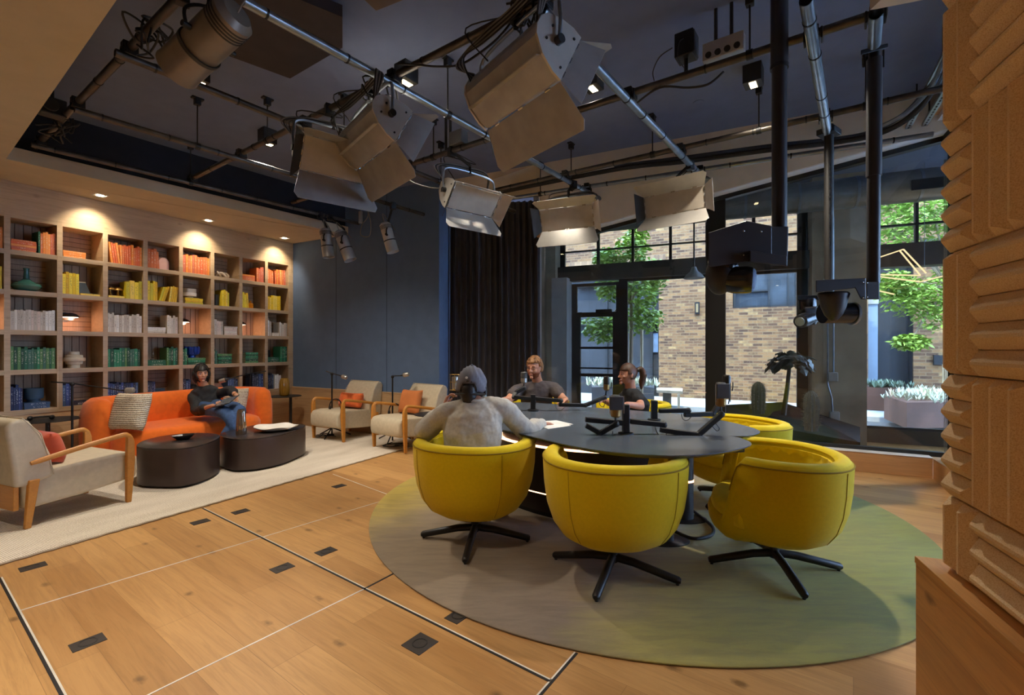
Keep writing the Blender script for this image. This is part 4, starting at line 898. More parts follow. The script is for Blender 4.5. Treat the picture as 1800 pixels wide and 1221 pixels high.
for nm, z0, z1, f0, f1, mm in (('plinth_skirt', .016, .05, .90, .90, M['black']), ('lower_panel', .05, .188, .93, .955, tb), ('light_strip', .188, .200, .95, .95, M['ledstrip']), ('middle_panel', .200, .54, .97, .985, tb), ('light_strip', .54, .552, .98, .98, M['ledstrip']), ('upper_panel', .552, .70, .93, .90, tb)):
    m = MB(); m.rings([ring(f0, z0), ring(f1, z1)]); m.build(nm, mm, tbl, True, smooth=30)
for (px, py, pr_) in ((1203, 912, .055), (1168, 950, .05)):
    p = G(px, py, .012); m = MB(); m.lathe([(pr_, 0), (pr_, .66)], (p.x, p.y, .02), 24, sx=1.2); pi_ = m.build('pillar', tedge, tbl, True)
    m = MB(); m.lathe([(.15, 0), (.15, .006), (.14, .01), (.01, .012)], (p.x, p.y, .016), 32, sx=1.1, sy=.7); m.build('foot_plate', M['black'], tbl, True)
    m = MB(); m.lathe([(pr_ + .002, .30), (pr_ + .002, .315)], (p.x, p.y, .0), 24, sx=1.2); m.build('light_band', M['ledstrip'], pi_, True)
for (px, py, w) in ((1122, 796, .15), (1292, 791, .12)):
    p = G(px, py, TZ - .05); p += V((0, .05, 0)); m = MB(); m.box((p.x, p.y, TZ * H - .055), (w, .1, .05), rz=.1); bx_ = m.build('socket_box', M['black'], tbl, True, bevel=.004)
    for q in (-.04, 0, .04):
        m = MB(); m.box((p.x + q, p.y - .051, TZ * H - .058), (.022, .004, .02), rz=.1); m.build('socket', mat('socket_green', (66, 78, 30), .4) if 'socket_green' not in bpy.data.materials else bpy.data.materials['socket_green'], bx_, True, smooth=0)
def cable(label, pts, r, m_, name='cable'):
    m = MB(); m.tube(smoothline(pts), r, 8); o = m.build(name, m_); return tag(o, label, 'cable')
def smoothline(pts, n=6):
    pts = [V(p) for p in pts]; out = []
    for i in range(len(pts) - 1):
        p0 = pts[max(i - 1, 0)]; p1 = pts[i]; p2 = pts[i + 1]; p3 = pts[min(i + 2, len(pts) - 1)]
        for q in range(n):
            s = q / n; out.append(.5 * ((2 * p1) + (p2 - p0) * s + (2 * p0 - 5 * p1 + 4 * p2 - p3) * s * s + (3 * p1 - p0 - 3 * p2 + p3) * s ** 3))
    return out + [pts[-1]]
cable('thick black cable looping on the rug beside the table foot plates', [G(1212, 893, .04), G(1228, 905, .022), G(1252, 925, .022), G(1250, 940, .022), G(1220, 946, .022), G(1190, 935, .022), G(1182, 928, .04)], .011, M['cable'])
# paper, glass, bottle on the table
def onT(px, py, dz=0): p = G(px, py, TZ); p.z += dz; return p
t = thing('paper_stack', 'white sheets of paper under the cap man’s right hand on table', 'paper', tuple(onT(975, 746, .001)))
for j, pl_ in enumerate(([(928, 742), (962, 751.5), (1008, 746), (978, 739)], [(934, 743.5), (964, 754), (1004, 748), (975, 741)])):
    m = MB(); pp = [onT(*q) for q in pl_]; m.prism(pp, TZ * H + .0012 + .0012 * (1 - j), TZ * H + .002 + .0012 * (1 - j)); m.build('sheet', mat('white_paper', (236, 234, 228), .7) if j == 0 else bpy.data.materials['white_paper'], t, True, smooth=0)
gl3 = glass_mat('tumbler_glass', (.88, .9, .9))
p = onT(870, 719, .001); t = thing('drinking_glass', 'clear drinking glass between the cap man and the bearded man', 'glass', tuple(p)); m = MB(); m.lathe([(.028, 0), (.034, .1), (.032, .1), (.026, .006), (.002, .005)], (0, 0, 0), 24); m.build('tumbler', gl3, t)
p = onT(852, 724, .001); t = thing('water_bottle', 'slim water bottle with white cap just right of the cap man’s neck', 'bottle', tuple(p)); m = MB(); m.lathe([(.03, 0), (.032, .01), (.032, .12), (.014, .15), (.014, .16)], (0, 0, 0), 24); m.build('bottle_body', mat('bottle_blue_grey', (130, 150, 156), .2), t); m = MB(); m.cyl((0, 0, .158), (0, 0, .185), .017); m.build('cap', M['white'], t)
# ---------------------------------------------------------------- microphone arms
grille = mat('mic_grille', (92, 92, 90), .4, .7, bump=.6, bs=900); gold = mat('mic_gold', (150, 118, 70), .35, .8); silver = mat('mic_silver', (176, 172, 164), .35, .75)
def TP(px, py, base_px, dz=None):
    """point at the depth of the arm's post"""
    b = onT(*base_px); return V(((px - 900) / FPX * b.y, b.y, H + (610.5 - py) / FPX * b.y))
def mic_arm(label, base, posth, tubes, cabs, cat='microphone arm', r=.0195):
    b = onT(*base); t = thing('boom_stand', label, cat, tuple(b))
    m = MB(); m.lathe([(.05, 0), (.05, .008), (.03, .012)], b, 24); m.build('base_plate', M['black'], t, True)
    m = MB(); m.box(b + V((0, 0, posth / 2 + .005)), (.044, .044, posth)); m.build('post', M['black'], t, True, bevel=.004)
    for tb_ in tubes:
        m = MB(); pts = [V(((x - 900) / FPX * (b.y + dy), b.y + dy, H + (610.5 - y) / FPX * (b.y + dy))) for x, y, dy in tb_]
        for p, q in zip(pts[:-1], pts[1:]): m.bar(p, q, r * 2, r * 1.7)
        x_ = m.build('arm_tube', M['black'], t, True, bevel=.005)
        m = MB(); m.ball(pts[-1], r * 1.15, 12, 8); m.build('joint', M['fixdark'], x_, True)
    for cb2 in cabs:
        m = MB(); m.tube(smoothline([V(((x - 900) / FPX * b.y, b.y - .02, H + (610.5 - y) / FPX * b.y)) for x, y in cb2]), .0028, 6); m.build('cord', M['cable'], t, True)
    return t
mic_arm('double low black microphone arm on a post before the bearded man', (937, 721), .14, [[(903, 697, 0), (935, 701, 0)], [(940, 700, 0), (986, 704, 0)], [(982, 711, .03), (1029, 712, .05)], [(1029, 712, .05), (1064, 698, .08)], [(903, 700, 0), (906, 690, .04), (921, 682, .06)]], [[(975, 706), (977, 716), (984, 721), (992, 715)], [(1052, 701), (1054, 711), (1060, 714), (1064, 703)]])
mic_arm('front black microphone arm with the longest boom reaching to the right', (1100, 762), .19, [[(1029, 737, 0), (1095, 743, 0)], [(1030, 747, -.03), (1055, 761, -.04)], [(1055, 761, -.04), (1083, 745, -.06)], [(1107, 740, 0), (1167, 746, 0)], [(1160, 755, -.02), (1227, 764, -.05)], [(1227, 764, -.05), (1268, 728, -.05)]], [[(1150, 750), (1154, 760), (1164, 766), (1172, 758)], [(1250, 748), (1258, 756), (1262, 752), (1255, 742)], [(1060, 762), (1064, 770), (1074, 766), (1076, 756)]])
mic_arm('rear black microphone arm on the far side right of the woman', (1150, 738), .15, [[(1158, 722, 0), (1210, 721, 0)], [(1203, 729, .0), (1253, 727, .03)], [(1253, 727, .03), (1264, 710, .04)]], [[(1196, 726), (1199, 736), (1208, 737), (1214, 730)]])
def mic(label, base, dy, px, y0, y1, kind, w=.024, stem_to=None):
    b = onT(*base); d = b.y + dy; f = lambda x, y: V(((x - 900) / FPX * d, d, H + (610.5 - y) / FPX * d))
    p0 = f(px, y1); p1 = f(px, y0); t = thing('studio_microphone', label, 'microphone', tuple(p0)); h = p1.z - p0.z
    body = gold if kind in ('gold', 'shield') else silver; gm = grille if kind != 'gold' else gold
    m = MB(); m.lathe([(w * .7, 0), (w, .01), (w, h * .42)], p0, 20); m.build('mic_body', body, t, True)
    m = MB(); m.lathe([(w * 1.02, h * .43), (w * 1.05, h * .9), (w * .8, h), (w * .1, h * 1.01)], p0, 20); m.build('mic_head', gm if kind != 'gold' else mat_once('mic_dark', (40, 34, 26), .4), t, True)
    if stem_to:
        m = MB(); m.tube([p0, f(*stem_to)], .007, 8); m.build('swivel_mount', M['black'], t, True)
    m = MB(); m.tube([p0 + V((w * 1.5, 0, h * .1)), p0 + V((w * 1.7, 0, h * .3)), p0 + V((w * 1.7, 0, h * .6))], .004, 6); m.build('yoke', M['black'], t, True)
    if kind == 'shield':
        m = MB(); m.box(p0 + V((0, -.035, h * .66)), (w * 2.7, .012, h * .62)); m.build('pop_shield', mat_once('pop_mesh', (70, 70, 74), .6), t, True, bevel=.006)
        for sx in (-1, 1):
            m = MB(); m.tube([p0 + V((sx * w * 1.4, -.035, h * .2)), p0 + V((sx * w * 1.4, -.035, h))], .003, 6); m.build('shield_frame', M['chrome'], t, True)
    return t
def mat_once(n, *a, **k): return bpy.data.materials.get(n) or mat(n, *a, **k)
mic('silver studio microphone right at the bearded man’s mouth', (937, 721), .06, 921, 653, 673, 'silver', .03, (921, 686))
mic('dark gold-rimmed microphone in front of the ponytail woman’s chest', (937, 721), .08, 1066, 661, 686, 'gold', .028, (1064, 697))
mic('microphone with square pop shield above the front table post', (1100, 762), -.06, 1082, 694, 733, 'shield', .033, (1082, 745))
mic('microphone with pop shield at the end of the long boom, table right', (1100, 762), -.05, 1267, 672, 714, 'shield', .033, (1268, 727))
mic('dark microphone behind the pop shield at the right end of table', (1150, 738), .04, 1277, 659, 690, 'gold', .03, (1264, 711))
b = onT(800, 735); 
b = onT(832, 729)
t = thing('cage_microphone', 'pale cage-mounted microphone just left of the cap man’s head', 'microphone', (b.x, b.y, b.z))
f = lambda x, y: V(((x - 900) / FPX * b.y, b.y, H + (610.5 - y) / FPX * b.y))
m = MB(); m.cyl(f(800, 683), f(800, 662), .028); m.build('mic_body', silver, t, True)
for x_ in (-.036, 0, .036):
    m = MB(); m.tube([f(800, 658) + V((x_, -.036, 0)), f(800, 685) + V((x_, -.036, 0))], .0022, 5); m.build('cage_wire', M['brass'], t, True)
for y_ in (658, 671, 685):
    m = MB(); q = f(800, y_); m.tube([q + V((.045 * math.cos(a), .045 * math.sin(a), 0)) for a in [6.283 * i / 20 for i in range(21)]], .0022, 5); m.build('cage_ring', M['brass'], t, True)
m = MB(); m.tube([f(800, 685), f(804, 708), b + V((0, 0, .004))], .008, 8); m.build('stand', M['black'], t, True)
# ---------------------------------------------------------------- beige armchairs
lin_ = mat('linen_beige', (198, 184, 158), .9, var=.05, vs=25, bump=.2, bs=700, spec=.2)
oakc = wood('honey_oak', (190, 122, 44), (214, 150, 66), axes='xz', plank=(3, 1), rough=.4, knots=0, seams=0)
def armchair(label, x, y, face, cush, cl):
    # origin: middle between the front feet; local -Y is the front
    rz = math.atan2(face[1], face[0]) + math.pi / 2
    t = thing('armchair', label, 'armchair', (x * H, y * H, .013), rz, 'beige armchairs with oak arms')
    W = .60; D_ = .60
    def soft(name, c, s, b=.05):
        m = MB(); m.box(c, s); return m.build(name, lin_, t, bevel=b, bseg=5, smooth=60)
    m = MB(); prof = [(-.06, .19), (-.075, .25), (-.07, .36), (-.03, .405), (.08, .415), (.35, .40), (.62, .375), (.66, .35), (.64, .13), (.3, .15)]
    m.rings([[V((xx, a, b_)) for a, b_ in prof] for xx in (-.285, .285)]); m.build('seat', lin_, t, bevel=.022, bseg=4, smooth=60)
    m = MB(); pb = [(.48, .34), (.50, .50), (.56, .66), (.62, .76), (.66, .785), (.72, .775), (.745, .73), (.73, .6), (.71, .45), (.70, .30), (.62, .30)]
    m.rings([[V((xx, a, b_)) for a, b_ in pb] for xx in (-.30, .30)]); m.build('backrest', lin_, t, bevel=.025, bseg=4, smooth=60)
    m = MB(); m.box((0, .68, .22), (.54, .03, .17)); m.build('back_rail', oakc, t, bevel=.004)
    for sx in (-1, 1):
        X = sx * .30 + sx * .012
        m = MB(); m.rings([[V((X + a * w, c_ + b_ * d_, z)) for a, b_ in ((-1, -1), (1, -1), (1, 1), (-1, 1))] for z, w, d_, c_ in ((0, .016, .018, .012), (.35, .02, .03, .0), (.50, .018, .026, .0), (.545, .016, .02, .006))]); m.build('front_leg', oakc, t, bevel=.006, bseg=3)
        m = MB(); pts = smoothline([V((X, -.002, .53)), V((X, .02, .556)), V((X, .07, .562)), V((X, .35, .515)), V((X, .62, .46))], 4); m.tube(pts, [.017] * (len(pts) - 1) + [.012], 10, sq=1.15); m.build('armrest', oakc, t)
        m = MB(); m.rings([[V((X - sx * .012 + a * w, .60 + b_ * d_ + yy, z)) for a, b_ in ((-1, -1), (1, -1), (1, 1), (-1, 1))] for z, w, d_, yy in ((0, .016, .018, .035), (.34, .02, .03, .0))]); m.build('rear_leg', oakc, t, bevel=.006, bseg=3)
    m = MB(); m.tube([V((-.30, .485, .35)), V((-.30, .56, .66)), V((-.30, .66, .787)), V((.30, .66, .787)), V((.30, .56, .66)), V((.30, .485, .35))], .004, 6); m.build('piping', lin_, t)
    if cush:
        cx, cy, cz, w, h, d_, rz2, nm = cush
        c = thing('lumbar_cushion', nm, 'cushion', tuple(MW[t.name] @ V((cx, cy, cz))), rz + rz2)
        pillow('cushion_cover', c, w, h, d_, cl, tilt=-.3)
    return t
def pillow(name, t, w, h, d, m_, tilt=0.0, n=14, world=None):
    """upright square cushion, face towards local -Y, standing on local z=0"""
    m = MB(); g = []
    T = Matrix.Rotation(tilt, 3, 'X')
    for side in (-1, 1):
        rows = []
        for i in range(n + 1):
            u = -1 + 2 * i / n; row = []
            for j in range(n + 1):
                v = -1 + 2 * j / n; f = (max(0, 1 - u ** 4) * max(0, 1 - v ** 4)) ** .5; pin = 1 - .07 * (1 - abs(u) ** 2) * abs(v) ** 3; pin2 = 1 - .07 * (1 - abs(v) ** 2) * abs(u) ** 3
                p = V((u * w / 2 * pin2, side * d / 2 * f, v * h / 2 * pin)); p = T @ p; p.z += h / 2; row.append(m.b.verts.new(p))
            rows.append(row)
        for i in range(n):
            for j in range(n): m.b.faces.new((rows[i][j], rows[i + 1][j], rows[i + 1][j + 1], rows[i][j + 1]))
    bmesh.ops.remove_doubles(m.b, verts=m.b.verts, dist=.0005); return m.build(name, m_, t, smooth=80)
rust = mat('rust_velvet', (190, 70, 28), .7, var=.1, bump=.2, bs=200, sheen=.3); orn = mat('orange_velvet', (226, 104, 40), .75, var=.15, vs=12, bump=.3, bs=120, sheen=.2); orn2 = mat('orange_linen', (198, 116, 60), .85, var=.08, bump=.2, bs=400)
fl_ = (G(227, 883.7, 0) + G(147, 861, 0)) * .5
a = G(227, 883.7, 0); dirc = V((.385, .923, 0)); pe = V((-.923, .385, 0)); mid = a + pe * .30
armchair('beige armchair with oak arms at the left, seen from behind its shoulder', mid.x / H, mid.y / H, (dirc.x, dirc.y), (.02, .42, .40, .42, .24, .16, 0, 'small rust red cushion in the left armchair'), rust)
p = (G(602.5, 779, 0) + G(551, 771, 0)) * .5; armchair('beige armchair at the blue wall, the left of the pair', p.x / H, p.y / H, (-.51, -.86), (.0, .40, .41, .46, .22, .17, .0, 'bright orange bolster cushion in the left armchair of the pair by blue wall'), orn)
p = (G(713, 798.7, 0) + G(655.4, 786.2, 0)) * .5; armchair('beige armchair nearer the black curtain, the right of the pair', p.x / H, p.y / H, (-.61, -.79), (-.06, .40, .41, .36, .32, .13, .12, 'square dusty orange cushion in the armchair nearest the curtain'), orn2)
# ---------------------------------------------------------------- sofa
org = mat('orange_boucle', (236, 112, 34), .85, var=.05, vs=20, bump=.2, bs=600, sheen=.25, spec=.2)
sofa = thing('curved_sofa', 'curved bright orange sofa with rounded ends in front of the bookcase', 'sofa', tuple(S(1.5, .45, .01)), RZS)
def SW(t_, n_, z): return S(t_, n_, 0) + V((0, 0, z))
def sweep(path, sec, m):
    rings = []; n = len(path)
    for i, (p, sc) in enumerate(path):
        d = (path[min(i + 1, n - 1)][0] - path[max(i - 1, 0)][0]).normalized(); x = d.cross(V((0, 0, 1))).normalized()
        rings.append([p + x * (a * sc[0]) + V((0, 0, z * sc[1] + sc[2])) for a, z in sec])
    m.rings(rings)
cs = [(2.14, .54), (2.19, .42), (2.17, .29), (2.06, .20), (1.85, .15), (1.5, .13), (1.2, .125), (1.02, .15), (.88, .22), (.80, .36), (.80, .54), (.85, .67)]
path = smoothline([SW(a, b_, 0) for a, b_ in cs], 6); NP = len(path); pth = []
for i, p in enumerate(path):
    e = min(i, NP - 1 - i); k2 = min(1, .15 + (e / 5.0)) if e < 5 else 1; k2 = math.sqrt(max(.03, 1 - (1 - min(1, (e + .3) / 5)) ** 2)); pth.append((p, (k2, .5 + .5 * k2, .12 + (1 - k2) * .1)))
sec = [(-.115, .0), (-.125, .2), (-.12, .42), (-.09, .56), (-.03, .61), (.04, .61), (.10, .56), (.125, .44), (.12, .2), (.11, .0)]
m = MB(); sweep(pth, sec, m); m.build('backrest', org, sofa, True, smooth=70)
front = [(2.15, .62), (2.02, .78), (1.72, .84), (1.4, .82), (1.2, .82), (1.02, .80), (.92, .70), (.88, .45), (.94, .26), (1.1, .18), (1.35, .16), (1.7, .18), (2.06, .26), (2.13, .44)]
fp = smoothpoly([SW(a, b_, 0) for a, b_ in front], 5); fc = sum(fp, V((0, 0, 0))) / len(fp)
m = MB(); rg = []
for ins, z in ((.07, .07), (.035, .08), (.0, .13), (-.0, .22), (.0, .30), (.02, .35), (.06, .375), (.14, .388), (.3, .392)):
    rg.append([p + (fc - p).normalized() * min(ins, (fc - p).length * .8) + V((0, 0, z)) for p in fp])
m.rings(rg); m.build('seat', org, sofa, True, smooth=70)
for (a, b_) in ((1.85, .7), (1.1, .66), (1.85, .3), (1.1, .3)):
    m = MB(); p = SW(a, b_, 0); m.cyl(p + V((0, 0, .013)), p + V((0, 0, .1)), .02); m.build('foot', M['black'], sofa, True)
# knitted pillows
def knit(name):
    t = NT(name); w = t.n.new('ShaderNodeTexWave'); w.bands_direction = 'Z'; w.inputs['Scale'].default_value = 14; w.inputs['Distortion'].default_value = 3; w.inputs['Detail'].default_value = 3; w.inputs['Detail Scale'].default_value = 6; t.l(t.c, w.inputs[0])
    f = t.math('ADD', t.math('MULTIPLY', w.outputs['Fac'], .6), t.math('MULTIPLY', t.noise(40, 3), .4)); t.col(t.ramp(f, [(.2, lin((160, 140, 114))), (.45, lin((214, 200, 176))), (.8, lin((224, 212, 190)))])); t.p.inputs['Roughness'].default_value = .95; t.bump(f, .8, .01); return t.m
kn = knit('chunky_knit'); p = S(2.06, .66)
t = thing('knitted_pillow', 'cream chunky knitted pillow at the left end of the orange sofa', 'pillow', (p.x, p.y, .385), R(-8)); pillow('pillow_cover', t, .44, .42, .16, kn, tilt=-.28)
p = S(1.03, .44); t = thing('knitted_pillow', 'cream knitted pillow under the seated woman’s arm at the sofa’s right end', 'pillow', (p.x, p.y, .385), -.3); pillow('pillow_cover', t, .40, .36, .15, kn, tilt=-.22)
# ---------------------------------------------------------------- coffee tables
ct = mat('brown_stained_drum', (66, 52, 48), .38, var=.1, vs=3, spec=.5); ctt = mat('dark_table_top', (50, 44, 44), .25, var=.08, spec=.6)
def drum(label, pts, z):
    pp = smoothpoly([G(x, y, z) for x, y in pts], 4); pp = [V((p.x, p.y, 0)) for p in pp]; c = sum(pp, V((0, 0, 0))) / len(pp)
    t = thing('coffee_table', label, 'coffee table', (c.x, c.y, .013), 0, 'dark drum coffee tables')
    m = MB(); m.rings([[p + V((0, 0, .035)) for p in pp], [p + V((0, 0, z * H - .014)) for p in pp]]); m.build('drum_body', ct, t, True, smooth=40)
    m = MB(); m.rings([[c + (p - c) * .9 + V((0, 0, .013)) for p in pp], [c + (p - c) * .9 + V((0, 0, .035)) for p in pp]]); m.build('recessed_base', M['black'], t, True, smooth=40)
    m = MB(); m.rings([[p + V((0, 0, z * H - .014)) for p in pp], [p + V((0, 0, z * H - .002)) for p in pp], [c + (p - c) * .99 + V((0, 0, z * H)) for p in pp]]); m.build('top', ctt, t, True, smooth=40)
drum('dark brown drum coffee table, the nearer one, holding a black bowl', [(240.5, 781), (246, 786), (270, 787.5), (300, 788), (322, 787), (350, 782), (375, 774), (386, 767), (383, 763), (365, 760.5), (330, 761), (290, 765), (255, 773)], .294)
drum('dark brown drum coffee table, the farther one, holding a white plate', [(386, 763), (395, 768), (412, 771), (430, 771), (457, 769), (496, 762.5), (528, 752.5), (536, 748.5), (533, 745.5), (500, 744), (460, 745), (430, 750), (400, 757)], .275)
p = G(321, 772, .294); t = thing('angular_bowl', 'black angular bowl on the nearer coffee table', 'bowl', tuple(p + V((0, 0, .001))), .2)
m = MB(); o8 = [(-.07, -.06), (.02, -.08), (.12, -.02), (.1, .05), (-.03, .07), (-.11, .01)]; m.rings([[V((x * .5, y * .5, 0)) for x, y in o8], [V((x, y, .045 + .012 * x * 6)) for x, y in o8], [V((x * .9, y * .9, .045 + .012 * x * 6)) for x, y in o8], [V((x * .4, y * .4, .01)) for x, y in o8]]); m.build('bowl_body', mat('black_glaze', (34, 34, 36), .3, spec=.7), t, smooth=15)
p = G(484, 756, .275); t = thing('wavy_plate', 'white wavy-edged serving plate on the farther coffee table', 'plate', tuple(p + V((0, 0, .001))), .1)
m = MB(); rg = []
for r_, z, wv in ((.08, 0, 0), (.13, .012, .3), (.19, .035, 1), (.205, .05, 1.2), (.195, .05, 1.2), (.13, .02, .3), (.05, .012, 0)):
    rg.append([V((math.cos(a) * r_ * (1.15 + .06 * wv * math.sin(5 * a)), math.sin(a) * r_ * (1 + .05 * wv * math.cos(4 * a)), z + .005 * wv * math.sin(5 * a + 1))) for a in [6.283 * i / 60 for i in range(60)]])
m.rings(rg); m.build('plate_body', mat('white_stoneware', (226, 220, 210), .4), t, smooth=60)
p = G(424, 763, .275); t = thing('mirrored_vase', 'tall smoky glass vase with ribbed sides on the farther coffee table', 'vase', tuple(p + V((0, 0, .001))))
m = MB(); rg = []
for r_, z in ((.048, 0), (.052, .01), (.048, .1), (.042, .2), (.036, .255), (.03, .27), (.03, .262), (.034, .2), (.03, .02)):
    rg.append([V((math.cos(a) * r_ * (1 + .06 * math.cos(8 * a)), math.sin(a) * r_ * (1 + .06 * math.cos(8 * a)), z)) for a in [6.283 * i / 64 for i in range(64)]])
m.rings(rg); m.build('vase_body', mat('smoke_glass_vase', (168, 150, 130), .08, .8), t, smooth=60)
# ---------------------------------------------------------------- side tables
def side_table(label, px, py, r_, colx=0.0, z=.41):
    p = G(px, py, z); t = thing('side_table', label, 'side table', (p.x, p.y, .013), 0, 'black round side tables')
    m = MB(); m.lathe([(r_ - .004, z * H - .021), (r_, z * H - .019), (r_, z * H - .013), (.01, z * H - .013)], (0, 0, 0), 40); m.build('table_top', M['blackmet'], t)
    m = MB(); m.cyl((colx, 0, .012), (colx, 0, z * H - .02), .02); m.build('column', M['blackmet'], t)
    m = MB(); m.lathe([(r_ * .7, 0), (r_ * .7, .008), (.03, .016)], (colx * .3, 0, 0), 36); m.build('base_disc', M['blackmet'], t); return p
pa = side_table('black round side table with an amber vase at the sofa’s right end', 500, 695.5, .25, .10)
t = thing('amber_vase', 'tall ribbed amber glass vase on the side table near the blue wall', 'vase', tuple(pa + V((0, 0, .002))))
m = MB(); rg = []
for r_, z in ((.05, 0), (.068, .02), (.074, .10), (.072, .2), (.058, .265), (.04, .28), (.05, .25), (.064, .19), (.06, .03)):
    rg.append([V((math.cos(a) * r_ * (1 + .05 * math.cos(14 * a)), math.sin(a) * r_ * (1 + .05 * math.cos(14 * a)), z)) for a in [6.283 * i / 84 for i in range(84)]])
m.rings(rg); ag = mat('amber_glass', (196, 146, 44), .12, coat=.6); ag.node_tree.nodes['Principled BSDF'].inputs['Transmission Weight'].default_value = .45; m.build('vase_body', ag, t, smooth=60)
pb_ = side_table('black round side table behind the left armchair, with headphones on it', 84, 737, .27, .0)
side_table('dark round side table half hidden between right armchair and cap man', 762, 727, .22)
def headphones(label, loc, rz, sc=1.0, lying=True, m_=None):
    t = thing('headphones', label, 'headphones', tuple(loc), rz); m_ = m_ or M['black']
    f = (lambda x, y, z: V((x, z, y))) if lying else (lambda x, y, z: V((x, y, z)))
    m = MB(); m.tube([f(.085 * sc * math.cos(a), 0.02, .03 + .10 * sc * math.sin(a)) for a in [math.pi * i / 16 for i in range(17)]], .009 * sc, 8); m.build('headband', m_, t)
    for sx in (-1, 1):
        m = MB(); m.ball(f(sx * .085 * sc, .022, .0 + .0), (.02 * sc, .04 * sc, .04 * sc) if not lying else (.022 * sc, .04 * sc, .024), 14, 10); m.build('ear_cup', m_, t)
    return t
headphones('black headphones lying on the side table behind the left armchair', pb_ + V((-.02, -.05, .004)), .5, 1.0)
# ---------------------------------------------------------------- lounge microphone stands
def mic_stand(label, base, z_piv, tail, head, mlabel, micdir, big=.26):
    """base: floor point; tail / head: boom ends"""
    t = thing('microphone_stand', label, 'microphone stand', (base.x, base.y, .013))
    m = MB(); m.cyl(V((base.x, base.y, .02)), V((base.x, base.y, z_piv)), .011); m.build('pole', M['blackmet'], t, True)
    for q in range(3):
        a = 2.1 * q + .5; m = MB(); m.tube([V((base.x, base.y, .14)), V((base.x + math.cos(a) * big, base.y + math.sin(a) * big, .022))], .009, 8); m.build('leg', M['blackmet'], t, True)
    m = MB(); m.ball(V((base.x, base.y, z_piv)), .022); m.build('clutch', M['black'], t, True)
    m = MB(); m.tube([tail, V((base.x, base.y, z_piv + .01)), head], .0075, 8); m.build('boom', M['blackmet'], t, True)
    u = micdir.normalized(); mt = thing('broadcast_microphone', mlabel, 'microphone', tuple(head))
    m = MB(); m.tube([head, head + u * .03, head + u * .055], [.008, .012, .028], 14); m.build('neck', M['black'], mt, True)
    m = MB(); m.tube([head + u * .05, head + u * .06, head + u * .12, head + u * .135], [.022, .03, .03, .02], 18); m.build('mic_body', silver, mt, True)
    m = MB(); m.tube([head + u * .055, head + u * .058], .034, 18); m.build('ring', M['chrome'], mt, True)
bp_ = D(127, 765, 3.80); bp_.z = 0
zp = H + (610.5 - 675) / FPX * bp_.y
mic_stand('black microphone stand with long boom at the left end of the sofa', bp_, zp, D(90, 671, 3.8), D(214, 686, 3.9), 'silver microphone on the long boom above the knitted pillow', D(250, 685, 3.9) - D(214, 686, 3.9))
bp_ = D(440, 730, 5.535); bp_.z = 0
mic_stand('black microphone stand behind the sofa with its boom beside the seated woman', bp_, H + (610.5 - 657) / FPX * 5.535 * H, D(468, 652, 5.6), D(404, 665, 4.95), 'silver microphone with shock ring hovering right of the seated woman’s head', D(380, 672, 4.9) - D(404, 665, 4.95), .06)
bp_ = D(583.5, 762, 5.2); bp_.z = 0
mic_stand('black microphone stand left of the left armchair by blue wall', bp_, H + (610.5 - 657) / FPX * bp_.y, D(573, 652, 5.2), D(598, 660, 5.1), 'silver microphone in front of the blue wall, the left of two', D(620, 667, 5.0) - D(598, 660, 5.1))
bp_ = D(690, 775, 4.95); bp_.z = 0
mic_stand('black microphone stand between the two armchairs by the blue wall', bp_, H + (610.5 - 662) / FPX * bp_.y, D(689, 663, 4.95), D(704, 660, 4.9), 'silver microphone in front of the blue wall, the right of two', D(725, 656, 4.85) - D(704, 660, 4.9))
headphones('black headphones hooked on the stand behind the left armchair of the pair', D(590, 716, 5.1), .4, .9, False)
headphones('black headphones hooked on the stand between the two armchairs', D(694, 725, 4.85), .2, .9, False)
for j, (px, py, lb) in enumerate(((572, 768, 'tangle of black cables on the rug under the left armchair of the pair'), (694, 785, 'tangle of black cables on the rug under the armchair nearest the curtain'))):
    p = G(px, py, .02); pts = [p + V((random.uniform(-.16, .16), random.uniform(-.1, .1), random.uniform(0, .05))) for _ in range(16)]; cable(lb, pts, .006, M['cable'], 'cable_tangle')
# vent in the cabinet base
m = MB(); c0 = hit(467, 719, S(0, 0), s1); 
xl = -(c0 - V((CC.x, CC.y, c0.z))).length; m.box((xl, -.004, c0.z), (.11, .012, .30)); m.build('vent_panel', M['black'], bs)
# ---------------------------------------------------------------- curtain
m = MB(); NF = 17; N = NF * 12; a0_ = V((-.82 * H, 5.32 * H, 0)); b0_ = V((.30 * H, 5.13 * H, 0)); u = (b0_ - a0_).normalized(); w = V((-u.y, u.x, 0)); Lc = (b0_ - a0_).length
rows = []
for z in (0.015, .5, 1.2, 2.0, 2.9, 3.4):
    r_ = []
    for i in range(N + 1):
        s = i / N; ph = 2 * math.pi * NF * s + .5 * math.sin(9 * s) ; amp = .045 * (1 + .35 * math.sin(23 * s)) * (1.0 if z < 3 else .8); am = (z / 3.4)
        r_.append((a0_ + u * (Lc * s + .018 * math.sin(ph * 2)) + w * (amp * math.sin(ph + .15 * z)), z))
    rows.append(r_)
for sgn in (0, .006):
    vs = [[m.b.verts.new(p + w * sgn + V((0, 0, z))) for p, z in r_] for r_ in rows]
    for i in range(len(vs) - 1):
        for j in range(N): m.b.faces.new((vs[i][j], vs[i][j + 1], vs[i + 1][j + 1], vs[i + 1][j]))
o = m.build('stage_curtain', mat('black_velour', (70, 69, 75), .9, var=.1, sheen=.1, spec=.2), smooth=80); tag(o, 'floor-length pleated black curtain beside the blue wall', 'curtain')
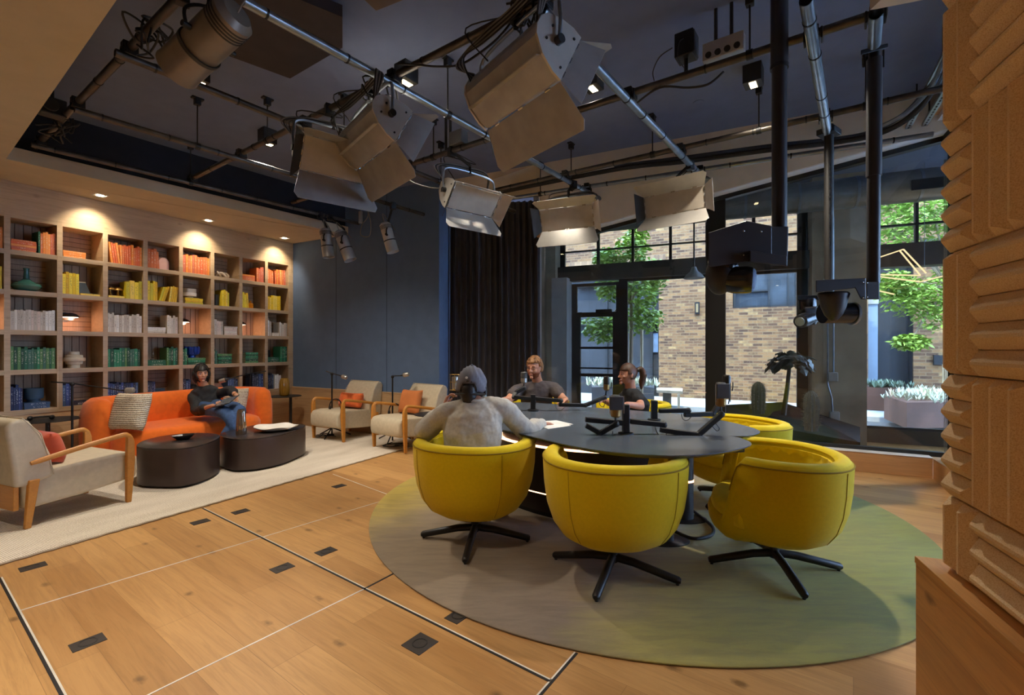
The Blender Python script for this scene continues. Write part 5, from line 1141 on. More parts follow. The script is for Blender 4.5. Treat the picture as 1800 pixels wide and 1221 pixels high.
# ---------------------------------------------------------------- felt acoustic wall on an oak plinth
TW = R(20.1); wd_ = V((-math.sin(TW), -math.cos(TW), 0)); wn = V((-math.cos(TW), math.sin(TW), 0)); WE = V((1.166 * H, 1.2305 * H, 0)); RZT = math.atan2(wd_.y, wd_.x)
def feltmat():
    t = NT('speckled_felt'); n = t.noise(260, 2, None, .8); c = t.ramp(n, [(.3, lin((212, 172, 124))), (.5, lin((236, 204, 158))), (.72, lin((244, 220, 184)))]); t.col(c); t.p.inputs['Roughness'].default_value = .95; t.p.inputs['Specular IOR Level'].default_value = .15; t.bump(n, .2, .002); return t.m
felt = feltmat(); m = MB(); m.box((1.5, .172, 1.9), (3.0, .3, 2.7)); put(struct('wall_felt', m, mat('felt_backing', (150, 104, 60), .95)), WE + V((0, 0, .0)), RZT)
P_ = .083
def tile(cx, z0, z1, nx, vertical, label):
    t = thing('acoustic_tile', label, 'acoustic panel', tuple(WE + wd_ * cx + V((0, 0, z0))), RZT, 'felt acoustic tiles')
    m = MB(); hgt = z1 - z0; W_ = nx * P_
    # local x along the wall towards the camera, local -y out of the wall is +? (room side = wn)
    sy = 1 if (Matrix.Rotation(RZT, 3, 'Z') @ V((0, 1, 0))).dot(wn) > 0 else -1
    m.box((W_ / 2, sy * -.01, hgt / 2), (W_, .022, hgt))
    def ridge(x0, x1, y0, y1, vert):
        g = .002; x0 += g; x1 -= g; y0 += g; y1 -= g; b = .012; tp = .046; hip = .022; f = .005
        if vert: q = [(x0 + (x1 - x0) / 2 - f, y0 + hip), (x0 + (x1 - x0) / 2 + f, y0 + hip), (x0 + (x1 - x0) / 2 + f, y1 - hip), (x0 + (x1 - x0) / 2 - f, y1 - hip)]
        else: q = [(x0 + hip, (y0 + y1) / 2 - f), (x1 - hip, (y0 + y1) / 2 - f), (x1 - hip, (y0 + y1) / 2 + f), (x0 + hip, (y0 + y1) / 2 + f)]
        r0 = [(x0, y0), (x1, y0), (x1, y1), (x0, y1)]
        m.rings([[V((x, 0, z)) for x, z in r0], [V((x, sy * b, z)) for x, z in r0], [V((x, sy * tp, z)) for x, z in q]])
    if vertical:
        for i in range(nx): ridge(i * P_, (i + 1) * P_, 0, hgt, True)
    else:
        k = max(1, round(hgt / P_)); s = hgt / k
        for i in range(k): ridge(0, W_, i * s, (i + 1) * s, False)
    m.build('felt_block', felt, t, smooth=0)
zb = [.549, .794, 1.209, 1.622, 2.037, 2.452, 2.867, 3.06]
hn = ['resting on the oak plinth', 'second up from the plinth', 'third up from the plinth', 'fourth up from the plinth', 'fifth up from the plinth', 'sixth up from the plinth', 'touching the low ceiling']
for c, (cx, nx, cn) in enumerate(((0, 2, 'narrow outer column'), (2 * P_ + .002, 5, 'first wide column'), (7 * P_ + .004, 5, 'second wide column'))):
    for i in range(7):
        vert = ((i + c) % 2 == 0)
        tile(cx, zb[i] + .001, zb[i + 1] - .001, nx, vert, 'felt tile with %s ridges, %s, %s' % ('vertical' if vert else 'horizontal', cn, hn[i]))
PC = V((1.1235 * H, 1.2975 * H, 0)); RZP = RZT
pt = thing('oak_plinth', 'knee-high oak plinth under the felt wall at the lower right', 'plinth', tuple(PC), RZP)
sy = 1 if (Matrix.Rotation(RZT, 3, 'Z') @ V((0, 1, 0))).dot(wn) > 0 else -1
m = MB(); m.box((1.3, -sy * .24, .26), (2.6, .48, .52)); m.build('plinth_body', wood('oak_plinth_xz', (176, 118, 62), (222, 164, 98), axes='xz', plank=(2.4, .17), rough=.45, knots=.7), pt, smooth=0)
m = MB(); m.box((1.3, -sy * .24, .5335), (2.61, .485, .025)); m.build('plinth_top', wood('oak_plinth_cap', (190, 132, 70), (228, 172, 104), axes='xy', plank=(3, .5), rough=.4, knots=.3, seams=0), pt, bevel=.002)
# ---------------------------------------------------------------- lighting grid
ZG = 2.45
PA = [((55, 254), (631, 393), 'iron', .024, 'dark pipe closest to the tan soffit of the bookcase'), ((131, 192), (752, 379), 'iron', .025, 'dark pipe second from the bookcase soffit, running to the blue wall'), ((202, 92), (905, 372), 'iron', .026, 'dark pipe passing above the two left studio lights'),
      ((428, 2), (1056, 350), 'steel', .027, 'long grey pipe from the top edge to the bearded man’s side'), ((953, 19), (1247, 324), 'steel', .031, 'bright galvanised pipe carrying the largest studio light'), ((1417, 0), (1457, 250), 'steel', .034, 'bright galvanised pipe almost end-on right of the camera pole'), ((1540, 24), (1537, 78), 'steel', .034, 'short galvanised pipe with open end above the right camera pole')]
PBp = [((58, 262), (330, -20), 'iron', .026, 'dark cross pipe at the far left with coiled cables'), ((333, 316), (980, -12), 'iron', .026, 'dark cross pipe running up from the soffit to top centre'), ((514, 356), (1560, 18), 'iron', .027, 'long brown cross pipe carrying the outlet box'), ((868, 335), (1690, 148), 'iron', .026, 'cross pipe running along the ceiling edge'), ((868, 353), (1640, 236), 'steel', .024, 'thin cross pipe nearest the glass header')]
def GE(px, py, z):
    return G(px, py, z)
pipes = []
for i, (a, b_, mt, r_, lb) in enumerate(PA + PBp):
    isb = i >= len(PA); z = ZG + (.0 if not isb else .045)
    p, q = GE(a[0], a[1], z), GE(b_[0], b_[1], z); c = (p + q) / 2
    t = thing('lighting_pipe', lb, 'pipe', (p.x, p.y, p.z), 0, 'lighting grid pipes'); m = MB(); m.tube([p, q], r_, 20, cap=False); m.tube([p + (q - p).normalized() * .001, q - (q - p).normalized() * .001], r_ * .86, 20, cap=False); m.build('tube', M[mt], t, True)
    pipes.append((p, q, r_, t, isb))
    for k_ in range(int((q - p).length / .45)):
        s = p + (q - p).normalized() * (.2 + .45 * k_ + random.uniform(-.1, .1)); m = MB(); m.tube([s, s + (q - p).normalized() * .012], r_ + .0035, 14); m.build('cable_tie', M['black'], t, True)
# couplers where pipes cross, black cable lying on the pipes
for (p, q, r_, t, isb) in pipes:
    if isb: continue
    for (p2, q2, r2, t2, isb2) in pipes:
        if not isb2: continue
        d1 = q - p; d2 = q2 - p2; den = d1.x * d2.y - d1.y * d2.x
        if abs(den) < 1e-6: continue
        s = ((p2.x - p.x) * d2.y - (p2.y - p.y) * d2.x) / den; s2 = ((p2.x - p.x) * d1.y - (p2.y - p.y) * d1.x) / den
        if 0 <= s <= 1 and 0 <= s2 <= 1:
            c = p + d1 * s; m = MB(); an = math.atan2(d2.y, d2.x)
            m.box(c + V((0, 0, .03)), (.07, .07, .012), rz=an); m.box(c + V((0, 0, .075)), (.06, .08, .04), rz=an)
            for sx in (-1, 1):
                m.box(c + V((math.cos(an) * sx * .045, math.sin(an) * sx * .045, .04)), (.012, .075, .07), rz=an)
            m.build('pipe_coupler', M['black'], t2, True, bevel=.004)
def on_pipe(i, px):
    p, q, r_, t, isb = pipes[i]; return hit(px, 300, p, (q - p).normalized())
def hanger(i, px, lb):
    c = on_pipe(i, px); z = pipes[i][0].z; t = thing('pipe_hanger', lb, 'pipe hanger', (c.x, c.y, 2.8 * H), RZF)
    m = MB(); m.cyl((0, 0, z - 2.8 * H), (0, 0, -.03), .006, seg=8); m.build('threaded_rod', M['fixdark'], t)
    m = MB(); m.box((0, 0, -.008), (.10, .05, .016)); m.box((0, 0, -.04), (.05, .05, .06)); m.build('ceiling_clamp', M['black'], t, bevel=.004)
    m = MB(); m.lathe([(pipes[i][2] + .006, -.02), (pipes[i][2] + .006, .02)], (0, 0, z - 2.8 * H), 16, rot=Matrix.Rotation(R(90), 3, 'X' if pipes[i][4] else 'Y')); m.build('pipe_strap', M['black'], t)
for i, px, lb in ((1, 347, 'black pipe hanger left of the cube downlight, above the bookcase soffit'), (0, 335, 'black pipe hanger beside the tan soffit edge'), (3, 787, 'black pipe hanger just right of the coiled-cable studio light'), (2, 605, 'black pipe hanger above the left pair of studio lights'), (9, 762, 'black pipe hanger left of the grey outlet box'), (9, 1318, 'black pipe hanger right of the four-socket box'), (10, 1147, 'black pipe hanger at the beige slope left of centre window'), (10, 1334, 'black pipe hanger just left of the big camera pole'), (10, 1522, 'black pipe hanger behind the right camera pole'), (11, 950, 'pale pipe hanger in front of the curtain edge'), (2, 775, 'black pipe hanger behind the blue-lit studio light'), (3, 1004, 'black pipe hanger above the window studio light'), (8, 470, 'black pipe hanger far up at the top left')):
    hanger(i, px, lb)
# cable bundles, rails at the right
def P3(px, py, z): return G(px, py, z)
cable('thick black cable bundle curving along the beige slope to the right', [P3(868, 340, 2.52), P3(1080, 298, 2.52), P3(1200, 284, 2.52), P3(1355, 263, 2.52), P3(1460, 251, 2.52), P3(1540, 236, 2.52), P3(1600, 205, 2.55), P3(1645, 150, 2.6), P3(1700, 50, 2.6)], .026, M['cable'], 'cable_bundle')
cable('second black cable bundle just above the first one along the beige slope', [P3(1080, 292, 2.56), P3(1200, 277, 2.56), P3(1355, 256, 2.56), P3(1460, 245, 2.56), P3(1530, 232, 2.56), P3(1590, 200, 2.58), P3(1640, 140, 2.62), P3(1690, 40, 2.62)], .020, mat('cable_bluegrey', (58, 62, 72), .5), 'cable_bundle')
cable('silver flexible conduit bundle curving up beside the felt wall', [P3(1535, 228, 2.5), P3(1590, 200, 2.52), P3(1635, 155, 2.55), P3(1662, 100, 2.58), P3(1700, 20, 2.6)], .018, M['steel'], 'conduit_bundle')
for (a, b_, lb) in (((1594, 228), (1690, 42), 'slotted metal strut rail, the left one beside the felt wall'), ((1618, 231), (1695, 105), 'slotted metal strut rail, the right one beside the felt wall')):
    p, q = P3(*a, 2.62), P3(*b_, 2.62); t = thing('strut_rail', lb, 'rail', tuple(p)); m = MB(); m.bar(p, q, .045, .025); m.build('channel', M['steel'], t, True, smooth=0)
    m = MB(); n_ = int((q - p).length / .055); d = (q - p).normalized()
    for i in range(n_): m.bar(p + d * (.055 * i + .01) - V((0, 0, .0135)), p + d * (.055 * i + .038) - V((0, 0, .0135)), .012, .003)
    o = m.build('slots', M['black'], t, True, smooth=0)
    for s in (.25, .75):
        c = p + (q - p) * s; m = MB(); m.cyl(c, V((c.x, c.y, 2.8 * H)), .006, seg=8); m.build('drop_rod', M['black'], t, True)
def nearest_pipe(c):
    best = None
    for (p, q, r_, t, isb) in pipes:
        d = q - p; L2_ = d.x * d.x + d.y * d.y; s = max(.02, min(.98, ((c.x - p.x) * d.x + (c.y - p.y) * d.y) / L2_)); w = p + d * s; dist = math.hypot(w.x - c.x, w.y - c.y)
        if best is None or dist < best[0]: best = (dist, w)
    return best
def hang(c, t):
    """hang a fitting whose top is c from the nearest pipe, else from the ceiling"""
    dist, w = nearest_pipe(c)
    m = MB()
    if dist < .7:
        e = V((w.x, w.y, w.z)); m.tube([c, V((c.x, c.y, min(w.z - .02, c.z + .08))), e], .016, 10)
    else: e = V((c.x, c.y, 2.8 * H - .01)); m.cyl(c, e, .014, seg=10)
    m.build('drop_stem', M['black'], t, True)
    m = MB(); m.box(e - V((0, 0, .01)), (.07, .06, .09), rz=TF); m.build('pipe_clamp', M['black'], t, True, bevel=.005)
    return e
# ---------------------------------------------------------------- studio soft lights
def studio_light(label, e0, e1, el, flip, doors, width=.24, depth=.2, pipe=None, m1=None, m2=None, ncab=4, bulbs=True):
    """e0-e1: length axis of the housing; front faces the horizontal normal (flip picks the side) and down by el degrees"""
    X = (e1 - e0); Ln = X.length; X.normalize(); nrm = V((-X.y, X.x, 0)).normalized() * flip
    F = nrm * math.cos(R(el)) + V((0, 0, -math.sin(R(el)))); U = (V((0, 0, 1)) - F * F.z).normalized()
    c = (e0 + e1) / 2; m1 = m1 or M['fixgrey']; m2 = m2 or M['fixlight']
    t = thing('studio_light', label, 'studio light', tuple(c), math.atan2(X.y, X.x), 'studio soft lights with barn doors')
    W = lambda x, f, u_: c + X * x + F * f + U * u_
    h = width / 2; hl = Ln / 2; d = depth
    prof = [(0, -h), (-d * .25, -h), (-d * .62, -h * .82), (-d * .92, -h * .45), (-d, -h * .15), (-d, h * .2), (-d * .9, h * .5), (-d * .6, h * .82), (-d * .25, h), (0, h)]
    m = MB(); m.rings([[W(x, f, u_) for f, u_ in prof] for x in (-hl, hl)]); hs = m.build('housing', m1, t, True, smooth=20, bevel=.004)
    # back ribs and label strip
    m = MB()
    for k_ in range(9): m.bar(W(-hl * .78 + k_ * hl * .19, -d * .96, h * .3), W(-hl * .78 + k_ * hl * .19 + hl * .1, -d * .96, h * .3), .008, .02, U)
    m.build('cooling_fins', M['fixdark'], hs, True, smooth=0)
    m = MB(); m.bar(W(-hl * .97, -d * .63, -h * .86), W(hl * .97, -d * .63, -h * .86), .006, .05, (F + U)); m.build('trim_strip', m2, hs, True, smooth=0)
    for sx in (-1, 1):
        m = MB(); pr2 = [(f * 1.04 + .004, u_ * 1.06) for f, u_ in prof]
        m.rings([[W(sx * hl, f, u_) for f, u_ in pr2], [W(sx * (hl + .014), f, u_) for f, u_ in pr2]]); pl2 = m.build('end_plate', m2, t, True, smooth=20)
        for (f, u_) in ((-.03, h * .7), (-.03, -h * .7), (-d * .7, h * .3), (-d * .7, -h * .3)):
            m = MB(); m.cyl(W(sx * (hl + .013), f, u_), W(sx * (hl + .02), f, u_), .007, seg=8); m.build('screw', M['black'], pl2, True)
    # reflector and tubes
    m = MB(); m.rings([[W(x, f, u_) for f, u_ in ((.002, -h * .93), (.002, h * .93), (.008, h * .93), (.008, -h * .93))] for x in (-hl * .97, hl * .97)]); m.build('diffuser', mat_once('diffuser_grey', (186, 176, 160), .6), t, True, smooth=0)
    # barn doors: list of (edge, angle, length)
    for edge, ang, ln in doors:
        a = R(ang); m = MB(); th = .004
        if edge in 'tb':
            s = 1 if edge == 't' else -1; dirv = F * math.cos(a) + U * s * math.sin(a); tn = F * -math.sin(a) + U * s * math.cos(a)
            b0 = [W(-hl, .012, s * h), W(hl, .012, s * h)]; q = [b0[0], b0[1], b0[1] + dirv * ln * .82 + X * .06, b0[1] + dirv * ln + X * .035, b0[0] + dirv * ln - X * .035, b0[0] + dirv * ln * .82 - X * .06]
        else:
            s = 1 if edge == 'r' else -1; dirv = F * math.cos(a) + X * s * math.sin(a); tn = F * -math.sin(a) + X * s * math.cos(a)
            b0 = [W(s * hl, .012, -h), W(s * hl, .012, h)]; q = [b0[0], b0[1], b0[1] + dirv * ln * .75 + U * .05, b0[0] + dirv * ln * .75 - U * .05]
        m.rings([q, [v + tn * th for v in q]]); dn = m.build('barn_door', m1 if edge != 'l' else M['fixdark'], t, True, smooth=0, bevel=.003)
        for k_ in range(3):
            m = MB(); e = b0[0] + (b0[1] - b0[0]) * (.15 + .35 * k_); v = (b0[1] - b0[0]).normalized(); m.cyl(e - v * .02, e + v * .02, .007, seg=8); m.build('hinge', M['chrome'], dn, True)
    # yoke: tube bow over the top, up to the pipe
    top = V((0, 0, 1)); yk = [W(-hl - .03, -d * .45, 0), W(-hl - .035, -d * .45, 0) + top * (h * 1.0), W(-hl * .86, -d * .45, 0) + top * (h * 1.75), W(hl * .86, -d * .45, 0) + top * (h * 1.75), W(hl + .035, -d * .45, 0) + top * (h * 1.0), W(hl + .03, -d * .45, 0)]
    m = MB(); m.tube(smoothline(yk, 5), .011, 10); m.build('yoke', M['steel'], t, True)
    for sx in (-1, 1):
        m = MB(); m.cyl(W(sx * (hl + .01), -d * .45, 0), W(sx * (hl + .05), -d * .45, 0), .024, seg=14); m.build('tilt_knob', M['black'], t, True)
    yc = W(0, -d * .45, 0) + top * (h * 1.75); zt_ = (ZG + .0) * H
    he = hang(yc, t)
    rnd = random.Random(int(abs(c.x) * 1000) + ncab)
    for k_ in range(ncab):
        o_ = (k_ - ncab / 2) * .012; m = MB()
        m.tube(smoothline([W(-hl * .9, -d, h * .2 + o_), W(-hl * 1.15 - .02 * k_, -d * 1.3, h * .9) + top * .03, W(-hl * .7, -d * .8, 0) + top * (h * 1.8 + o_), W(0, -d * .7, 0) + top * (h * 1.95 + o_), W(hl * .7, -d * .7, 0) + top * (h * 2.0 + o_), W(hl * 1.02, -d * .8 + o_, 0) + top * (h * 1.6), W(hl * .95, -d, h * .3 + o_)], 5), .0055, 6)
        m.build('power_cable', M['greycable'] if k_ % 2 else M['cable'], t, True)
    m = MB(); m.tube(smoothline([W(-hl * .5, -d, h * .5), W(-hl * .9, -d * 1.5, h) + top * .12, yc + V((.06, .02, .1)), he], 6), .0045, 6); m.build('supply_cord', M['cable'], t, True)
    return t
Z2 = 2.19
studio_light('largest studio soft light, top centre, its tan housing seen from below', G(872, 196, 2.18), G(1000, 104, 2.18), 28, 1, [('b', 30, .27), ('r', 20, .2), ('t', 35, .22), ('l', 30, .2)], .30, .24, ncab=6)
studio_light('studio soft light with coiled silver cables and pale end plate, left of centre', G(640, 276, 2.2), G(708, 222, 2.2), 28, 1, [('b', 30, .26), ('r', 10, .22), ('t', 35, .2), ('l', 30, .2)], .27, .24, ncab=6)
studio_light('lower left studio soft light with a wide brown barn door toward the camera', G(530, 266, 2.16), G(650, 297, 2.16), 30, -1, [('b', 40, .26), ('t', 18, .22), ('l', 40, .18), ('r', 40, .18)], .27, .22, m2=M['fixlight'])
studio_light('blue-lit studio soft light hanging in front of the black curtain', G(792, 342, 2.16), G(872, 362, 2.16), 40, -1, [('b', 22, .24), ('t', 20, .2), ('l', 35, .2), ('r', 40, .16)], .27, .22, m1=M['fixlight'])
studio_light('studio soft light facing the room between curtain and window', G(951, 388, 2.14), G(1043, 378, 2.14), 24, -1, [('b', 50, .2), ('t', 60, .12), ('l', 30, .18), ('r', 55, .14)], .25, .2, m1=M['fixlight'])
studio_light('studio soft light in front of the window with open top and bottom doors', G(1134, 366, 2.15), G(1240, 345, 2.15), 12, -1, [('b', 40, .2), ('t', 40, .18), ('l', 30, .16), ('r', 60, .14)], .22, .2, m1=M['fixlight'])
# cylindrical spot, top left
def can_light(label, p0, p1, r_, long=True, mm=None):
    ax = (p0 - p1).normalized(); L_ = (p0 - p1).length; t = thing('cylinder_spotlight', label, 'spotlight', tuple((p0 + p1) / 2), 0); mm = mm or M['fixgrey']
    m = MB(); m.tube([p1, p1 + ax * L_ * .04, p1 + ax * L_ * .06, p1 + ax * L_ * .62, p1 + ax * L_ * .64], [r_ * .7, r_ * .9, r_, r_, r_ * .94], 32); m.build('housing', mm, t, True, smooth=40)
    m = MB(); m.tube([p1 + ax * L_ * .62, p1 + ax * L_ * .98, p0], [r_ * 1.05, r_ * 1.05, r_ * 1.08], 32, cap=False); m.tube([p0 - ax * .01, p1 + ax * L_ * .62], [r_ * 1.02, r_ * .98], 32, cap=False); m.build('front_barrel', mm, t, True, smooth=40)
    m = MB(); m.tube([p1 + ax * L_ * .66, p1 + ax * L_ * .67], r_ * .96, 24); m.build('lens', mat_once('lens_dark', (60, 60, 66), .1), t, True)
    sd = ax.cross(V((0, 0, 1))).normalized(); u_ = V((0, 0, 1)); c = p1 + ax * L_ * .45
    m = MB(); m.tube(smoothline([c + sd * (r_ + .02), c + sd * (r_ + .02) + u_ * r_ * .9, c + u_ * (r_ * 1.6), c - sd * (r_ + .02) + u_ * r_ * .9, c - sd * (r_ + .02)], 5), .009, 8); m.build('yoke', M['black'], t, True)
    for s in (-1, 1):
        m = MB(); m.cyl(c + sd * s * r_ * .9, c + sd * s * (r_ + .04), .016, seg=12); m.build('tilt_knob', M['black'], t, True)
    q = c + u_ * (r_ * 1.6); zt_ = ZG * H
    hang(q, t)
    for k_ in range(4):
        m = MB(); m.tube([p1 + ax * L_ * (.10 + .035 * k_), p1 + ax * L_ * (.115 + .035 * k_)], r_ * 1.03, 28); m.build('cooling_ring', M['fixdark'], t, True)
    m = MB(); m.tube([p1 + ax * L_ * .60, p1 + ax * L_ * .635], r_ * 1.09, 28); m.build('clamp_band', M['fixdark'], t, True)
    m = MB(); m.tube(smoothline([p1, p1 - ax * .08 + u_ * .05, q + V((.08, .04, -.03)), q + V((.0, 0, .08))], 6), .005, 6); m.build('power_cable', M['greycable'], t, True)
    return t
can_light('large grey-brown cylindrical spotlight hanging at the top left', D(312, 122, 2.05), D(418, 22, 1.9), .105, mm=mat('fixture_brown_grey', (126, 116, 104), .4, .35))
can_light('small hanging spotlight over the soffit corner, leftmost of three', D(578, 452, 5.0), D(571, 402, 5.0), .075, mm=M['fixgrey'])
can_light('small hanging spotlight over the soffit corner, middle one of three', D(616, 457, 5.0), D(596, 406, 5.0), .08, mm=M['fixgrey'])
can_light('small silver spotlight hanging alone in front of the blue wall', D(691, 443, 4.8), D(676, 392, 4.8), .075, mm=M['fixlight'])
p = D(634, 392, 5.0); t = thing('hanging_connector', 'hanging cable connector with a looped cord in front of the blue wall', 'connector', tuple(p))
m = MB(); m.cyl(p, p + V((0, 0, .16)), .03, .028); m.build('plug_body', M['fixgrey'], t, True)
m = MB(); z0_ = p.z + .16; m.tube(smoothline([V((p.x, p.y, z0_)), p + V((.03, 0, .28)), p + V((.09, 0, .34)), p + V((.10, 0, .1)), p + V((.02, 0, -.02)), p + V((.0, 0, -.16)), p + V((.12, 0, -.18)), p + V((.14, 0, .0)), p + V((.1, 0, .2)), p + V((.11, .0, .42))], 6), .0065, 8); m.build('loop_cord', M['greycable'], t, True)
# boxes on the pipes
p = on_pipe(9, 1206); z0_ = pipes[9][0].z; t = thing('ceiling_speaker', 'black box speaker perched on the long cross pipe', 'speaker', (p.x, p.y, z0_ + .03), RZF)
m = MB(); m.box((0, 0, .17), (.13, .13, .17)); m.build('speaker_box', M['black'], t, bevel=.006)
m = MB(); m.box((0, -.068, .17), (.11, .006, .15)); m.build('speaker_grille', M['fixdark'], t)
m = MB(); m.cyl((0, 0, 0), (0, 0, .09), .014); m.build('mount_stem', M['black'], t)
m = MB(); m.tube(smoothline([V((-.06, 0, .2)), V((-.16, 0, .12)), V((-.2, 0, .0)), V((-.05, 0, -.0))], 6), .004, 6); m.build('cord', M['cable'], t)
p = on_pipe(9, 1272); t = thing('outlet_box', 'pale metal box with four round sockets on the cross pipe', 'outlet box', (p.x, p.y, z0_ + .025), math.atan2(-fb.y, -fb.x))
m = MB(); m.box((0, 0, .075), (.26, .07, .12)); m.build('box_body', M['fixlight'], t, bevel=.004)
for i in range(4):
    m = MB(); m.cyl((-.09 + .06 * i, -.034, .045), (-.09 + .06 * i, -.045, .045), .02, seg=18); s_ = m.build('round_socket', M['fixdark'], t)
for x_ in (-.05, .05):
    m = MB(); m.cyl((x_, 0, .13), (x_, 0, 2.8 * H - z0_ - .03), .012, seg=10); m.build('riser_conduit', M['fixdark'], t)
p = on_pipe(9, 806); t = thing('outlet_box', 'small grey box on the cross pipe left of the blue-lit studio light', 'outlet box', (p.x, p.y, z0_ + .025), math.atan2(-fb.y, -fb.x))
m = MB(); m.box((0, 0, .075), (.16, .1, .13)); m.build('box_body', mat_once('box_grey', (96, 96, 94), .5), t, bevel=.004)
for x_ in (-.17, -.11):
    m = MB(); m.cyl((x_, 0, .0), (x_, 0, 2.8 * H - z0_ - .03), .014, seg=10); m.build('riser_conduit', M['fixdark'], t)
# slack cables
cable('slack pair of cables drooping from the big pipe, top centre', [G(700, 112, 2.5), G(735, 114, 2.46), G(770, 117, 2.44), G(810, 113, 2.42), G(850, 88, 2.45), G(880, 62, 2.46), G(908, 26, 2.5)], .007, M['cable'])
cable('cable drooping under the cross pipe below the outlet box', [G(1118, 182, 2.5), G(1160, 154, 2.46), G(1210, 154, 2.44), G(1245, 148, 2.43), G(1272, 126, 2.48)], .008, M['cable'])
cable('looping black cable beside the black box speaker', [G(1150, 142, 2.52), G(1148, 125, 2.56), G(1160, 100, 2.6), G(1182, 84, 2.62)], .004, M['cable'])
cable('grey cable running between the left studio lights and the blue-lit one', [G(668, 318, 2.25), G(690, 330, 2.2), G(705, 310, 2.3), G(730, 322, 2.2), G(760, 330, 2.2), G(785, 330, 2.3)], .005, M['greycable'])
for j, (x, y, lb) in enumerate(((256, 55, 'coiled blue-black cables on the far left cross pipe'), (105, 215, 'dark cable coils at the left end of the pipes'), (665, 150, 'knot of cables above the coiled-cable studio light'), (925, 30, 'knot of cables above the largest studio light'))):
    c = G(x, y, 2.5); rnd = random.Random(j + 3); pts = [c + V((rnd.uniform(-.12, .12), rnd.uniform(-.12, .12), rnd.uniform(-.16, .07))) for _ in range(22)]; cable(lb, pts, .0065, M['cable'], 'cable_coil')
c = G(92, 190, 2.52); t = thing('pipe_hoist', 'dark hoist motor cluster at the far left end of the pipes', 'hoist', tuple(c), RZF)
m = MB(); m.box((0, 0, 0), (.16, .12, .14)); m.build('motor_box', M['black'], t, bevel=.008); m = MB(); m.cyl((-.02, -.09, 0), (-.02, .09, 0), .05); m.build('drum', M['fixdark'], t); m = MB(); m.cyl((0, 0, .06), (0, 0, 2.8 * H - c.z), .012); m.build('drop_rod', M['black'], t)
c = G(1228, 180, 2.8); t = thing('sprinkler_plate', 'small round plate on the ceiling left of the cube downlight', 'sprinkler', tuple(c)); m = MB(); m.lathe([(.05, -.004), (.05, 0), (.01, 0)], (0, 0, 0), 24); m.build('plate', M['navy'], t)
# dark hanging ceiling panels at the top left
pp = [G(x, y, 2.66) for x, y in ((398, 97), (510, 138), (602, 84), (602, 30), (480, -20), (400, -20))]; pp = [V((p.x, p.y, 0)) for p in pp]
t = thing('ceiling_panel', 'dark brown flat panel fixed under the ceiling at the top left', 'ceiling panel', (pp[0].x, pp[0].y, 2.66 * H)); m = MB(); m.prism(pp[:4] + [pp[4], pp[5]], 2.66 * H, 2.72 * H); m.build('panel_board', mat('panel_brown', (58, 50, 50), .8), t, True, smooth=0)
for (x, y) in ((450, 80), (560, 60)):
    c = G(x, y, 2.72); m = MB(); m.cyl(c, V((c.x, c.y, 2.8 * H)), .01, seg=8); m.build('panel_rod', M['black'], t, True)
c = G(668, -6, 2.5); t = thing('ceiling_cassette', 'brown box corner poking in at the top edge, left of centre', 'ceiling unit', tuple(c), -.45); m = MB(); m.box((0, 0, .08), (.2, .16, .16)); m.build('box_body', mat('cassette_brown', (92, 78, 66), .6), t, bevel=.006); m = MB(); m.cyl((0, 0, .16), (0, 0, 2.8 * H - c.z), .012); m.build('drop_rod', M['black'], t)
# ---------------------------------------------------------------- robot cameras on poles
dkb = mat('camera_bronze', (44, 42, 46), .42, var=.1, spec=.5); gl_ = mat('camera_gloss', (28, 30, 36), .2, spec=.7)
def DD(px, py, d): return D(px, py, d)
t = thing('ceiling_camera_rig', 'large black robotic camera on the thickest telescopic ceiling pole', 'camera', tuple(DD(1370, 400, 2.3)), 0)
m = MB(); a = DD(1370, 118, 2.3); m.cyl(a, V((a.x, a.y, 2.8 * H)), .051, seg=28); m.build('outer_pole', dkb, t, True)
m = MB(); m.cyl(DD(1370, 405, 2.3), a + V((0, 0, .02)), .044, seg=28); m.build('inner_pole', dkb, t, True)
m = MB(); m.lathe([(.053, -.012), (.053, .01)], a, 28); m.build('locking_collar', M['black'], t, True)
def hexb(pts, d0, d1, name, mm, parent, bevel=.005):
    m = MB(); m.rings([[DD(x, y, d0) for x, y in pts], [DD(x, y, d1) for x, y in pts]]); return m.build(name, mm, parent, True, smooth=0, bevel=bevel)
hexb([(1355, 398), (1386, 398), (1384, 464), (1357, 468)], 2.24, 2.36, 'pole_socket', dkb, t)
hexb([(1245, 409), (1312, 388), (1357, 397), (1357, 452), (1330, 462), (1312, 460), (1245, 470)], 2.16, 2.42, 'bracket_box', dkb, t)
hexb([(1318, 440), (1384, 450), (1384, 468), (1318, 460)], 2.13, 2.2, 'cable_tray', dkb, t)
for (x, y) in ((1307, 406), (1307, 448), (1338, 407), (1338, 445)):
    m = MB(); m.ball(DD(x, y, 2.155), .007, 8, 6); m.build('bolt', M['chrome'], t, True)
c = DD(1270, 482, 2.25); m = MB(); m.lathe([(.07, .12), (.085, .09), (.09, .04), (.075, 0), (.06, -.03)], c + V((0, 0, .0)), 28); m.build('pan_base', gl_, t, True)
m = MB(); m.ball(DD(1265, 483, 2.25), (.082, .09, .125), 28, 18); m.build('camera_yoke', dkb, t, True)
m = MB(); m.tube([DD(1268, 490, 2.25), DD(1290, 492, 2.22), DD(1312, 492, 2.2), DD(1322, 492, 2.19)], [.07, .082, .085, .078], 28); cb3 = m.build('camera_barrel', gl_, t, True)
m = MB(); m.tube([DD(1321, 492, 2.192), DD(1324, 492, 2.187)], .07, 28); m.build('front_glass', mat('lens_glass_blue', (50, 70, 110), .08, spec=.9), cb3, True)
